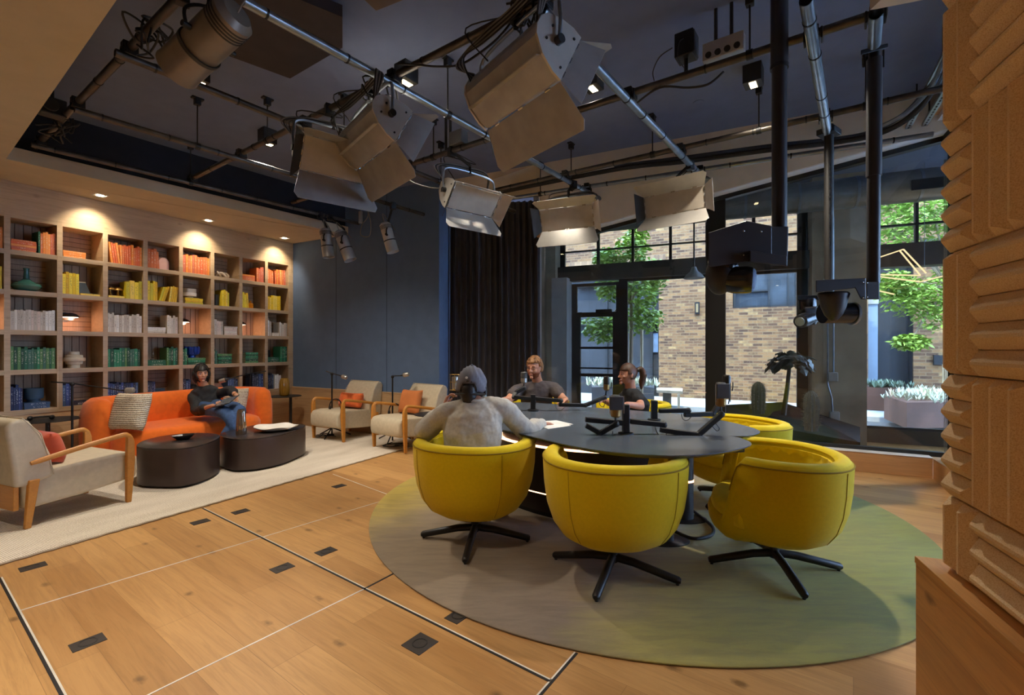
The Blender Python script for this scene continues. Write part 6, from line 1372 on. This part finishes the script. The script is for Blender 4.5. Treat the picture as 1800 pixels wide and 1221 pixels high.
# slim slotted pole
t = thing('slotted_pole', 'slim slotted grey pole hanging from the galvanised pipe, centre right', 'pole', tuple(DD(1457, 495, 3.15)), 0)
a = DD(1457, 258, 3.15); m = MB(); m.cyl(DD(1457, 530, 3.15), V((a.x, a.y, 2.5 * H)), .036, seg=24); m.build('pole_tube', M['fixdark'], t, True)
for i in range(18):
    y = 292 + i * 8.5; q = DD(1454, y, 3.15) - V((0, .036, 0)); m = MB(); m.box(q, (.012, .006, .02)); m.build('slot', M['black'], t, True, smooth=0)
m = MB(); m.box(V((a.x, a.y, 2.45 * H)), (.16, .14, .05), rz=TF); m.build('top_clamp', M['black'], t, True, bevel=.005)
t = thing('small_robot_camera', 'small dark robotic camera with round lens, left of the right-hand camera', 'camera', tuple(DD(1420, 540, 3.0)), 0)
hexb([(1402, 519), (1470, 519), (1470, 527), (1402, 528)], 2.98, 3.2, 'mount_plate', gl_, t)
m = MB(); m.lathe([(.06, -.07), (.066, -.04), (.066, .0), (.06, .02)], DD(1419, 529, 3.02), 28); m.build('pan_base', gl_, t, True)
hexb([(1414, 540), (1437, 538), (1435, 571), (1420, 571)], 2.96, 3.08, 'camera_yoke', dkb, t, .01)
m = MB(); m.tube([DD(1432, 556, 3.02), DD(1412, 563, 2.95), DD(1407, 565, 2.93)], [.055, .058, .055], 24); cb4 = m.build('camera_barrel', gl_, t, True)
m = MB(); m.tube([DD(1407, 565, 2.931), DD(1405.5, 565.5, 2.925)], .036, 20); m.build('lens', mat('lens_pale', (150, 170, 190), .1, spec=.9), cb4, True)
# right camera
t = thing('ceiling_camera_rig', 'black robotic camera on the right-hand ceiling pole, bell-shaped head', 'camera', tuple(DD(1535, 495, 2.3)), 0)
a = DD(1537, 90, 2.3); m = MB(); m.cyl(DD(1536, 310, 2.3), DD(1537, 104, 2.3), .042, seg=28); m.build('outer_pole', dkb, t, True)
m = MB(); m.cyl(DD(1535, 498, 2.3), DD(1536, 310, 2.3), .036, seg=28); m.build('inner_pole', dkb, t, True)
m = MB(); m.cyl(DD(1537, 104, 2.3), DD(1537, 75, 2.3), .03, seg=16); m.build('top_spigot', M['black'], t, True)
hexb([(1513, 88), (1561, 76), (1561, 84), (1513, 97)], 2.25, 2.36, 'clamp_plate', M['black'], t)
for x in (1519, 1553):
    m = MB(); m.cyl(DD(x, 88, 2.3), DD(x, 118, 2.3), .006, seg=8); m.build('clamp_bolt', M['black'], t, True)
hexb([(1523, 495), (1546, 495), (1546, 526), (1523, 526)], 2.22, 2.36, 'pole_socket', dkb, t)
hexb([(1434, 492), (1505, 489), (1522, 488), (1522, 526), (1513, 526), (1503, 506), (1434, 514)], 2.18, 2.36, 'bracket_arm', dkb, t)
for (x, y) in ((1517, 496), (1517, 523), (1524, 497), (1524, 522)):
    m = MB(); m.ball(DD(x, y, 2.175), .005, 8, 6); m.build('bolt', M['chrome'], t, True)
c = DD(1465, 514, 2.25); m = MB(); m.lathe([(.082, .0), (.09, -.012), (.08, -.04), (.07, -.09), (.05, -.14), (.02, -.175), (.004, -.18)], c, 32, sx=1.0, sy=.9); m.build('bell_head', dkb, t, True, smooth=60)
m = MB(); m.tube([DD(1446, 550, 2.3), DD(1497, 550, 2.3)], .066, 28); m.build('camera_barrel', gl_, t, True)
m = MB(); m.tube([DD(1497, 551, 2.3), DD(1501, 551, 2.3)], .072, 28); m.build('barrel_rim', M['steel'], t, True)
# ---------------------------------------------------------------- people
def remesh(o, vox=.007, it=3):
    r = o.modifiers.new('surface', 'REMESH'); r.mode = 'VOXEL'; r.voxel_size = vox; r.use_smooth_shade = True
    s = o.modifiers.new('smooth', 'SMOOTH'); s.factor = .5; s.iterations = it
def skin_mat(name, rgb):
    t = NT(name); a = lin(rgb); t.col(t.ramp(t.noise(14, 3), [(.3, tuple(v * .88 for v in a)), (.7, tuple(min(1, v * 1.08) for v in a))])); t.p.inputs['Roughness'].default_value = .5
    t.p.inputs['Subsurface Weight'].default_value = .12; t.p.inputs['Subsurface Radius'].default_value = (.02, .008, .004); return t.m
def limb(m, pts, rad, seg=14, n=4):
    P = smoothline(pts, n); k = len(pts) - 1; rr = []
    for i in range(len(P)):
        s = i / n; j = min(int(s), k - 1); f = s - j; rr.append(rad[j] * (1 - f) + rad[j + 1] * f)
    m.tube(P, rr, seg); m.ball(P[0], rr[0], 12, 8); m.ball(P[-1], rr[-1], 12, 8)
def torso(m, stations, side):
    """stations: (centre, forward, half width, half depth)"""
    rings = []
    for c, f, w, d in stations:
        x = (side - V((0, 0, 0))).normalized(); f = (f - x * f.dot(x)).normalized(); rg = []
        for i in range(28):
            a = 6.2832 * i / 28; ca, sa = math.cos(a), math.sin(a); e = 2.4; k = (abs(ca) ** e + abs(sa) ** e) ** (-1 / e); rg.append(c + x * (ca * k * w) + f * (sa * k * d))
        rings.append(rg)
    m.rings(rings)
def hand(m, wrist, fd, pn, side, curl=.5, sc=1.0, spread=.1):
    """fd finger direction, pn palm normal, side: direction of the thumb"""
    fd = fd.normalized(); pn = (pn - fd * pn.dot(fd)).normalized(); th = fd.cross(pn).normalized()
    if th.dot(side) < 0: th = -th
    pc = wrist + fd * .045 * sc; x, y, z = th, fd, pn; rot = Matrix((x, y, z)).transposed()
    m.ball(wrist + fd * .03 * sc, (.034 * sc, .045 * sc, .017 * sc), 14, 10, rot); m.ball(wrist + fd * .06 * sc, (.038 * sc, .034 * sc, .015 * sc), 14, 10, rot)
    for k, (off, ln) in enumerate(((.029, .070), (.010, .080), (-.010, .074), (-.028, .058))):
        b = wrist + fd * .078 * sc + th * off * sc; d = (fd + th * off * spread * 10).normalized(); pts = [b]; a = 0
        for sgm, fr in enumerate((.45, .3, .25)):
            a += curl * (.55, .9, .6)[sgm] * (1 + .08 * k); pts.append(pts[-1] + (d * math.cos(a) + pn * math.sin(a)) * ln * fr * sc)
        m.tube(pts, [.0092 * sc, .0088 * sc, .008 * sc, .0068 * sc], 8); m.ball(pts[-1], .0068 * sc, 8, 6); m.ball(pts[1], .0090 * sc, 8, 6)
    b = wrist + fd * .018 * sc + th * .022 * sc; p1 = b + (th * .7 + fd * .55 + pn * .3) * .038 * sc; p2 = p1 + (fd * .85 + th * .3 + pn * .35) * .03 * sc; p3 = p2 + (fd * .9 + pn * .45) * .022 * sc
    m.tube([b, p1, p2, p3], [.014 * sc, .0115 * sc, .0098 * sc, .0075 * sc], 8); m.ball(p3, .0075 * sc, 8, 6)
class Head:
    def __init__(s, c, fwd, up=V((0, 0, 1)), sc=1.0):
        y = fwd.normalized(); z = (up - y * up.dot(y)).normalized(); x = y.cross(z); s.R = Matrix((x, y, z)).transposed(); s.c = c; s.k = sc
    def w(s, x, y, z): return s.c + s.R @ (V((x, y, z)) * s.k)
    def shape(s, x, y, z, off=0.0):
        X = .073 * x; Y = .093 * y; Z = .112 * z
        if z < 0: X *= 1 - .26 * z * z; Y = Y * (1 - .10 * z * z) + (.016 * (-z) if y > 0 else .035 * (-z))
        if y > .5: Y -= (y - .5) * .012
        if z > 0 and y < 0: Y *= 1.04
        r = V((X, Y, Z)); return r + r.normalized() * off
    def skull(s, m, off=0.0, n=22, seg=30, keep=None):
        rings = []
        for i in range(n + 1):
            th = math.pi * (.01 + .98 * i / n) - math.pi / 2
            rings.append([(math.cos(th) * math.cos(a), math.cos(th) * math.sin(a), math.sin(th)) for a in [6.2832 * k / seg for k in range(seg)]])
        if keep is None:
            m.rings([[s.w(*s.shape(*q, off)) for q in r] for r in rings]); return
        vs = [[m.b.verts.new(s.w(*s.shape(*q, off + .004 * math.sin(q[0] * 23 + q[2] * 17) * (1 if off > .01 else 0)))) for q in r] for r in rings]
        for i in range(n):
            for j in range(seg):
                qs = [rings[i][j], rings[i][(j + 1) % seg], rings[i + 1][(j + 1) % seg], rings[i + 1][j]]; c = [sum(q[k] for q in qs) / 4 for k in range(3)]
                if keep(*c): m.b.faces.new((vs[i][j], vs[i][(j + 1) % seg], vs[i + 1][(j + 1) % seg], vs[i + 1][j]))
    def face(s, m):
        s.skull(m)
        k = s.k; Rm = s.R
        m.tube([s.w(0, .083, .018), s.w(0, .095, -.005), s.w(0, .108, -.026)], [.007 * k, .0085 * k, .011 * k], 10); m.ball(s.w(0, .106, -.027), (.013 * k, .011 * k, .009 * k), 10, 8, Rm)
        for sx in (-1, 1):
            m.ball(s.w(sx * .009, .098, -.031), .0075 * k, 8, 6); m.ball(s.w(sx * .03, .078, .020), (.020 * k, .010 * k, .007 * k), 10, 8, Rm)
            m.ball(s.w(sx * .038, .070, -.022), (.018 * k, .015 * k, .016 * k), 10, 8, Rm); m.ball(s.w(sx * .075, -.006, -.012), (.007 * k, .017 * k, .030 * k), 10, 8, Rm); m.ball(s.w(sx * .079, -.012, -.002), (.006 * k, .013 * k, .017 * k), 10, 8, Rm)
        m.ball(s.w(0, .088, -.092), (.024 * k, .016 * k, .016 * k), 10, 8, Rm); m.ball(s.w(0, .092, -.056), (.021 * k, .010 * k, .006 * k), 10, 8, Rm); m.ball(s.w(0, .090, -.066), (.019 * k, .010 * k, .007 * k), 10, 8, Rm)
    def features(s, t, lip, brow, browm=True):
        k = s.k
        for sx in (-1, 1):
            m = MB(); m.ball(s.w(sx * .030, .0795, .004), (.0135 * k, .009 * k, .0075 * k), 14, 10, s.R); e = m.build('eye', mat_once('eye_white', (206, 198, 190), .3), t, True)
            m = MB(); m.ball(s.w(sx * .030, .0858, .003), (.0058 * k, .004 * k, .0058 * k), 12, 8, s.R); m.build('iris', mat_once('iris_dark', (40, 28, 20), .2), e, True)
            m = MB(); m.tube([s.w(sx * .014, .0865, .010), s.w(sx * .030, .0885, .0125), s.w(sx * .045, .081, .008)], .0022 * k, 6); m.build('eyelid', lip, t, True)
            m = MB(); m.tube([s.w(sx * .013, .0905, .023), s.w(sx * .032, .0885, .028), s.w(sx * .050, .077, .022)], [.0028 * k, .0034 * k, .0018 * k], 6); m.build('eyebrow', brow, t, True)
        m = MB(); m.tube([s.w(-.022, .094, -.060), s.w(-.008, .1015, -.0585), s.w(0, .1025, -.0595), s.w(.008, .1015, -.0585), s.w(.022, .094, -.060)], [.002 * k, .0036 * k, .0036 * k, .0036 * k, .002 * k], 6)
        m.tube([s.w(-.020, .094, -.064), s.w(0, .1015, -.067), s.w(.020, .094, -.064)], [.002 * k, .0045 * k, .002 * k], 6); m.build('lips', lip, t, True)
def person(label, base, J, h, skin, build=1.0, hands=None, legs=True, vox=.007):
    t = thing('person', label, 'person', tuple(base)); side = (J['shR'] - J['shL']).normalized(); m = MB(); fw = J['fwd'].normalized(); b = build
    torso(m, [(J['pelvis'] + V((0, 0, -.07)), fw, .10 * b, .08), (J['pelvis'], fw, .160 * b, .115 * b), (J['pelvis'].lerp(J['chest'], .5), fw, .135 * b, .10 * b), (J['chest'], fw, .155 * b, .115 * b), (J['chest'].lerp(J['neck'], .6), fw, .135 * b, .095 * b), (J['neck'], fw, .058, .055)], side)
    limb(m, [J['neck'] - (h.c - J['neck']).normalized() * .03, J['neck'].lerp(h.w(0, -.015, -.08), .6), h.w(0, -.015, -.05)], [.062, .054, .052])
    for s_ in 'LR':
        limb(m, [J['neck'].lerp(J['sh' + s_], .3) - V((0, 0, .03)), J['sh' + s_], J['sh' + s_].lerp(J['el' + s_], .5), J['el' + s_]], [.040, .052 * b, .047 * b, .039 * b]); limb(m, [J['el' + s_], J['el' + s_].lerp(J['wr' + s_], .35), J['wr' + s_]], [.039 * b, .039 * b, .025])
        fd, pn, cu = hands[s_]; hand(m, J['wr' + s_], fd, pn, hands.get('th' + s_, V((0, 0, 1))), cu, J.get('hs', 1.0))
        hp_ = J['pelvis'] + side * (.085 if s_ == 'R' else -.085) * b
        limb(m, [hp_, J['kn' + s_], J['an' + s_]], [.09 * b, .056, .036]); limb(m, [J['an' + s_], J['an' + s_] + J['toe' + s_].normalized() * .15 + V((0, 0, -.045))], [.036, .028])
    h.face(m); o = m.build('body', skin, t, True, smooth=80); remesh(o, vox); return t, side
def top_garment(name, t, J, side, mt, build=1.0, sleeve=1.0, off=.012, hem=0.0, neckw=.075, vox=.009, folds=True):
    m = MB(); fw = J['fwd'].normalized(); b = build; o = off
    torso(m, [(J['pelvis'] + V((0, 0, -.02 - hem)), fw, .165 * b + o, .12 * b + o), (J['pelvis'] + V((0, 0, .05)), fw, .160 * b + o * 1.8, .120 * b + o * 1.6), (J['pelvis'].lerp(J['chest'], .5), fw, .145 * b + o, .108 * b + o), (J['chest'], fw, .158 * b + o, .118 * b + o), (J['chest'].lerp(J['neck'], .55), fw, .145 * b + o, .10 * b + o), (J['chest'].lerp(J['neck'], .84), fw, .105 * b + o * .6, .082 + o * .6), (J['neck'] + V((0, 0, .012)), fw, neckw * .86, neckw * .84)], side)
    for s_ in 'LR':
        pts = [J['neck'].lerp(J['sh' + s_], .25) - V((0, 0, .02)), J['sh' + s_], J['sh' + s_].lerp(J['el' + s_], .5)]; rd = [.050 * b, .054 * b + o, .048 * b + o]
        if sleeve > .6:
            pts += [J['el' + s_], J['el' + s_].lerp(J['wr' + s_], .5)]; rd += [.047 * b + o * 1.2, .043 * b + o]
            if sleeve > .9: pts += [J['el' + s_].lerp(J['wr' + s_], .95)]; rd += [.032 + o * .6]
        else: pts[-1] = J['sh' + s_].lerp(J['el' + s_], .42); rd = [.050 * b, .054 * b + o, .052 * b + o * 1.4]
        limb(m, pts, rd)
    g = m.build(name, mt, t, True, smooth=80); remesh(g, vox, 4)
    if folds:
        tx = bpy.data.textures.get('cloth_folds') or bpy.data.textures.new('cloth_folds', 'CLOUDS'); tx.noise_scale = .075; tx.noise_depth = 2; d = g.modifiers.new('folds', 'DISPLACE'); d.texture = tx; d.strength = .02; d.mid_level = .5; d.texture_coords = 'LOCAL'
    return g
def trousers(t, J, side, mt, b=1.0):
    m = MB(); fw = J['fwd'].normalized(); torso(m, [(J['pelvis'] + V((0, 0, -.09)), fw, .13 * b, .10), (J['pelvis'], fw, .168 * b, .125 * b), (J['pelvis'] + V((0, 0, .06)), fw, .155 * b, .115 * b)], side)
    for s_ in 'LR':
        hp_ = J['pelvis'] + side * (.085 if s_ == 'R' else -.085) * b; limb(m, [hp_, J['kn' + s_], J['an' + s_].lerp(J['kn' + s_], .02)], [.104 * b, .074, .056])
    g = m.build('trousers', mt, t, True, smooth=80); remesh(g, .010, 4)
    for s_ in 'LR':
        m = MB(); a = J['an' + s_]; d = J['toe' + s_].normalized(); limb(m, [a + V((0, 0, -.02)) - d * .03, a + d * .07 + V((0, 0, -.035)), a + d * .17 + V((0, 0, -.05))], [.042, .040, .032]); q = m.build('shoe', mat_once('shoe_dark', (40, 38, 38), .6), t, True); remesh(q, .009)
def hair(h, t, mt, keep, off=.012, thick=.010, name='hair'):
    m = MB(); h.skull(m, off, 26, 40, keep); o = m.build(name, mt, t, True, smooth=80); s = o.modifiers.new('solid', 'SOLIDIFY'); s.thickness = thick; s.offset = -1; return o
def worn_phones(h, t, band_up=True):
    m = MB()
    pts = [h.w(.088 * math.cos(a), -.005, .010 + .125 * math.sin(a)) for a in [math.pi * i / 18 for i in range(19)]]
    m.tube(pts, .0085, 8); o = m.build('headphone_band', M['black'], t, True)
    for sx in (-1, 1):
        m = MB(); m.ball(h.w(sx * .088, -.005, -.008), (.020, .036, .044), 16, 12, h.R); m.build('headphone_cup', M['black'], t, True)
def hairmat(name, c, c2):
    t = NT(name); t.col(t.ramp(t.noise(30, 4, t.map(scale=(1, 1, .25)), .7), [(.35, lin(c)), (.65, lin(c2))])); t.p.inputs['Roughness'].default_value = .5; t.bump(t.noise(90, 3, t.map(scale=(1, 1, .3))), .5, .004); return t.m
def W3(px, py, y): return V(((px - 900) / FPX * y, y, H + (610.5 - py) / FPX * y))
# ---- man in the grey cap, seen from behind
y0 = 3.07
J = dict(pelvis=V((-.25, 3.02, .50)), chest=V((-.255, 3.03, .76)), neck=W3(834, 703, 3.07), shL=W3(785, 727, 3.06), shR=W3(884, 719, 3.08), elL=W3(746, 758, 3.10), elR=W3(926, 757, 3.20), wrL=W3(781, 717, 3.30), wrR=W3(952, 745, 3.42),
         knL=V((-.36, 3.47, .50)), knR=V((-.13, 3.47, .50)), anL=V((-.36, 3.5, .10)), anR=V((-.12, 3.52, .10)), toeL=V((0, 1, 0)), toeR=V((.1, 1, 0)), fwd=V((.28, .96, 0)))
h = Head(W3(829, 680, 3.12), V((.10, .99, -.12)), V((0, 0, 1)), 1.10)
sk = skin_mat('skin_tan', (176, 118, 92))
t, sd = person('person in grey cap and grey sweatshirt seen from behind, hand raised to face', (-.25, 3.02, .44), J, h, sk, 1.12, dict(L=(V((.28, .1, .96)), V((.9, .1, -.2)), .9), R=(V((.8, .55, -.1)), V((0, 0, -1)), .45), thL=V((0, -1, .2)), thR=V((-.3, .9, 0))))
top_garment('sweatshirt', t, J, sd, mat('grey_marl', (188, 182, 170), .9, var=.08, vs=60, bump=.2, bs=500), 1.12, 1.0, .015, neckw=.072)
m = MB(); nk = J['neck'] + V((0, 0, .008)); m.tube([nk + V((math.cos(a) * .072, math.sin(a) * .070, .006 * math.sin(a))) for a in [6.2832 * i / 28 for i in range(29)]], .011, 8); m.build('collar', bpy.data.materials['grey_marl'], t, True)
trousers(t, J, sd, mat('dark_trousers', (44, 46, 54), .8))
h.features(t, mat_once('lip_rose', (150, 84, 74), .5), mat_once('brow_black', (26, 20, 18), .7))
hm_ = hairmat('hair_black', (16, 13, 12), (36, 28, 24))
hair(h, t, hm_, lambda x, y, z: z > -.62 and y < .30 and not (z < -.1 and y > -.1) and z < .45, .010)
m = MB(); limb(m, [h.w(0, -.075, -.02), h.w(0, -.078, -.06), h.w(0, -.068, -.095)], [.052, .05, .036]); o = m.build('nape_hair', hm_, t, True); remesh(o, .006, 2)
capm = mat('cap_grey', (104, 104, 114), .8, bump=.15, bs=400, var=.05)
m = MB(); h.skull(m, .019, 26, 44, lambda x, y, z: z > (.16 + .06 * y) or (z > -.22 and y < .25 and not (abs(x) < .42 and y < -.3 and z < .16)))
o = m.build('cap_crown', capm, t, True, smooth=80); s_ = o.modifiers.new('solid', 'SOLIDIFY'); s_.thickness = .006
m = MB(); pr = []
for i in range(13):
    a = R(-62 + 124 * i / 12); pr.append((math.sin(a), math.cos(a)))
top_ = [[h.w(x * .092, y * .108 + .0, .022 + .0) for x, y in pr], [h.w(x * .088, .05 + y * .13, .006 - .012 * abs(x)) for x, y in pr]]
m.rings([[*top_[0], *[p for p in reversed(top_[1])]], [p - V((0, 0, .005)) for p in [*top_[0], *reversed(top_[1])]]]); m.build('cap_brim', capm, t, True, smooth=30)
m = MB(); m.ball(h.w(0, -.002, .133), .007, 10, 8); m.build('cap_button', capm, t, True)
bm = (h.w(-.01, -.112, .050)); m = MB(); nb = (h.R @ V((-.05, -1, .45))).normalized(); m.cyl(bm, bm + nb * .004, .0085, seg=18); m.build('cap_badge', M['white'], t, True)
m = MB(); m.tube([h.w(.048 * math.cos(a), -.112 + .018 * abs(math.cos(a)) - .0, -.03 + .062 * math.sin(a)) for a in [math.pi * i / 14 for i in range(15)]], .0055, 8); m.build('cap_strap_arc', M['black'], t, True)
m = MB(); m.tube([h.w(.086 * math.cos(a), -.035 - .080 * math.sin(a), -.045) for a in [math.pi * i / 18 for i in range(19)]], .007, 8); m.build('headphone_band', M['black'], t, True)
for sx in (-1, 1):
    m = MB(); m.ball(h.w(sx * .084, -.004, -.02), (.014, .024, .032), 16, 12, h.R); m.build('headphone_cup', M['black'], t, True)
d = (J['wrL'] - J['elL']).normalized(); m = MB(); c = J['wrL'] - d * .022; m.tube([c - d * .011, c + d * .011], .033, 18); m.build('wristwatch', M['black'], t, True)
# ---- bearded man with glasses
ty = 5.17
J = dict(pelvis=V((.285, 5.32, .50)), chest=V((.275, 5.22, .755)), neck=W3(945, 671, ty), shL=W3(972, 681, 5.16), shR=W3(910, 686, 5.14), elL=W3(992, 703, 5.04), elR=W3(892, 704, 4.98), wrL=V((.555, 4.80, .765)), wrR=V((-.10, 4.74, .765)),
         knL=V((.42, 4.9, .50)), knR=V((.12, 4.9, .50)), anL=V((.42, 4.88, .1)), anR=V((.12, 4.85, .1)), toeL=V((0, -1, 0)), toeR=V((0, -1, 0)), fwd=V((-.12, -1, 0)))
J['neck'].y = 5.16
h = Head(W3(940, 646, 5.08), V((-.50, -.86, -.08)), V((0, 0, 1)), 1.04)
sk = skin_mat('skin_fair', (204, 146, 116))
t, sd = person('person with red-brown beard and glasses in a dark grey T-shirt at far side', (.285, 5.32, .44), J, h, sk, 1.05, dict(L=(V((-.5, -.85, -.02)), V((0, 0, -1)), .35), R=(V((.55, -.8, -.02)), V((0, 0, -1)), .35), thL=V((-1, 0, 0)), thR=V((1, 0, 0))), vox=.0065)
top_garment('t_shirt', t, J, sd, mat('shirt_dark_grey', (92, 84, 84), .85, var=.05, bump=.1, bs=400), 1.06, .5, .014, neckw=.070)
trousers(t, J, sd, mat_once('dark_trousers', (44, 46, 54), .8))
h.features(t, mat_once('lip_fair', (176, 100, 84), .5), mat_once('brow_ginger', (120, 76, 46), .7))
hg = hairmat('hair_sandy', (110, 72, 40), (176, 126, 78)); hair(h, t, hg, lambda x, y, z: (z > .42 and y < .93) or (z > -.30 and y < -.05) or (z > .1 and y < .25), .015, .016)
m = MB(); rnd = random.Random(4)
for i in range(70):
    a = rnd.uniform(0, 6.283); z = rnd.uniform(.45, 1); r_ = math.sqrt(1 - z * z); q = h.shape(r_ * math.cos(a), r_ * math.sin(a), z, .012); m.ball(h.w(*q), rnd.uniform(.009, .014), 8, 6)
o = m.build('hair_curls', hg, t, True); remesh(o, .005, 1)
hair(h, t, hairmat('beard_ginger', (110, 58, 34), (156, 90, 56)), lambda x, y, z: z < -.30 and y > -.05 and not (abs(x) < .28 and y > .7 and -.62 < z < -.42), .007, .007, 'beard')
m = MB()
for sx in (-1, 1):
    m.tube([h.w(sx * .030 + .021 * math.cos(a), .100 - .004 * abs(math.cos(a)), .003 + .016 * math.sin(a)) for a in [6.2832 * i / 20 for i in range(21)]], .0016, 6)
    m.tube([h.w(sx * .051, .097, .005), h.w(sx * .074, .05, .006), h.w(sx * .079, -.005, .002)], .0014, 6)
m.tube([h.w(-.009, .101, .006), h.w(0, .104, .009), h.w(.009, .101, .006)], .0016, 6); m.build('glasses', mat_once('glasses_wire', (90, 70, 60), .3, .6), t, True)
# ---- woman with a ponytail, in profile
J = dict(pelvis=V((1.34, 4.95, .49)), chest=V((1.30, 4.85, .72)), neck=W3(1108, 684, 4.86), shL=W3(1121, 696, 4.72), shR=W3(1103, 692, 5.02), elL=W3(1127, 714, 4.56), elR=W3(1082, 714, 4.98), wrL=V((1.085, 4.40, .765)), wrR=V((.93, 4.78, .765)),
         knL=V((1.0, 4.7, .50)), knR=V((.98, 4.95, .50)), anL=V((.95, 4.7, .1)), anR=V((.93, 4.95, .1)), toeL=V((-1, -.3, 0)), toeR=V((-1, -.3, 0)), fwd=V((-.86, -.5, 0)), hs=.9)
h = Head(W3(1104, 657, 4.82), V((-.97, -.20, -.05)), V((0, 0, 1)), .97)
sk = skin_mat('skin_light', (200, 142, 116))
t, sd = person('person with a brown ponytail and black top at the table, in profile', (1.34, 4.95, .44), J, h, sk, .88, dict(L=(V((-.95, .1, -.02)), V((0, 0, -1)), .35), R=(V((-.9, -.3, -.02)), V((0, 0, -1)), .35), thL=V((0, 1, 0)), thR=V((0, -1, 0))), vox=.0065)
top_garment('black_top', t, J, sd, mat('top_black', (32, 34, 38), .85, var=.05), .90, .5, .012, neckw=.082)
trousers(t, J, sd, mat_once('dark_trousers', (44, 46, 54), .8), .9)
h.features(t, mat_once('lip_rose', (150, 84, 74), .5), mat_once('brow_brown', (70, 46, 32), .7))
hb = hairmat('hair_brown', (46, 28, 18), (92, 60, 38)); hair(h, t, hb, lambda x, y, z: (z > .36 and y < .93) or (z > -.42 and y < -.18) or (z > .02 and y < .35 and abs(x) > .5), .009, .012)
m = MB(); limb(m, [h.w(0, -.10, .035), h.w(0, -.15, .04), h.w(0, -.175, -.02), h.w(0.01, -.16, -.10), h.w(.0, -.145, -.165)], [.018, .03, .038, .034, .012]); o = m.build('ponytail', hb, t, True); remesh(o, .006, 2)
m = MB(); m.tube([h.w(0, -.105, .036), h.w(0, -.118, .038)], .024, 14); m.build('hair_tie', M['black'], t, True)
# ---- woman on the orange sofa with headphones and a tablet
sy_ = 6.05
J = dict(pelvis=V((-3.95, 6.05, .53)), chest=V((-4.0, 6.08, .70)), neck=W3(359, 679, 6.04), shL=W3(383, 691, 6.12), shR=W3(340, 697, 5.98), elL=W3(405, 686, 6.05), elR=W3(347, 722, 5.84), wrL=W3(415, 694, 5.88), wrR=W3(374, 713, 5.60),
         knL=W3(421, 722, 5.58), knR=W3(398, 727, 5.48), anL=W3(396, 765, 5.38), anR=W3(420, 772, 5.42), toeL=V((.4, -1, 0)), toeR=V((.6, -.8, 0)), fwd=V((.80, -.60, 0)), hs=.9)
h = Head(W3(354, 656, 5.98), V((.72, -.68, -.06)), V((-.06, 0, 1)), .95)
sk = skin_mat('skin_warm', (206, 150, 118))
t, sd = person('person with black bob and headphones on the orange sofa, legs crossed', (-3.95, 6.05, .44), J, h, sk, .86, dict(L=(V((.3, -.35, -.9)), V((-.3, -.6, .2)), .5), R=(V((.85, -.3, .1)), V((-.1, .1, 1)), .8), thL=V((-1, -.2, 0)), thR=V((0, .5, 1))), vox=.0065)
top_garment('black_blouse', t, J, sd, mat('blouse_black', (38, 38, 40), .8, var=.08), .90, .8, .018, neckw=.085)
trousers(t, J, sd, mat('blue_denim', (52, 78, 118), .85, var=.2, vs=40, bump=.1, bs=400), .88)
h.features(t, mat_once('lip_red', (168, 74, 66), .5), mat_once('brow_black', (26, 20, 18), .7))
hair(h, t, hm_, lambda x, y, z: (z > .40 and y < .95) or (y < .15 and z > -.85) or (abs(x) > .62 and z > -.55 and y < .5), .016, .018)
m = MB()
for sx in (-1, 1): limb(m, [h.w(sx * .070, .0, .02), h.w(sx * .078, -.01, -.06), h.w(sx * .066, -.005, -.115)], [.020, .024, .014])
limb(m, [h.w(0, -.07, .0), h.w(0, -.08, -.07), h.w(0, -.065, -.12)], [.05, .05, .03]); o = m.build('bob_hair', hm_, t, True); remesh(o, .007, 2)
worn_phones(h, t)
a_ = W3(398, 705, 5.52); tb_ = thing('tablet', 'black tablet held by the woman on the sofa', 'tablet', tuple(a_), -.3)
m = MB(); m.box((0, 0, 0), (.25, .18, .008), Euler((R(28), R(-14), 0)).to_matrix()); m.build('tablet_body', M['black'], tb_, bevel=.003)
m = MB(); m.box(Euler((R(28), R(-14), 0)).to_matrix() @ V((0, 0, .0045)), (.23, .16, .001), Euler((R(28), R(-14), 0)).to_matrix()); m.build('screen', mat_once('screen_dark', (90, 96, 104), .15), tb_, smooth=0)
m = MB(); d = (J['wrL'] - J['elL']).normalized(); c = J['wrL'] - d * .01; m.tube([c - d * .004, c + d * .004], .031, 16); m.build('bracelet', M['brass'], t, True)
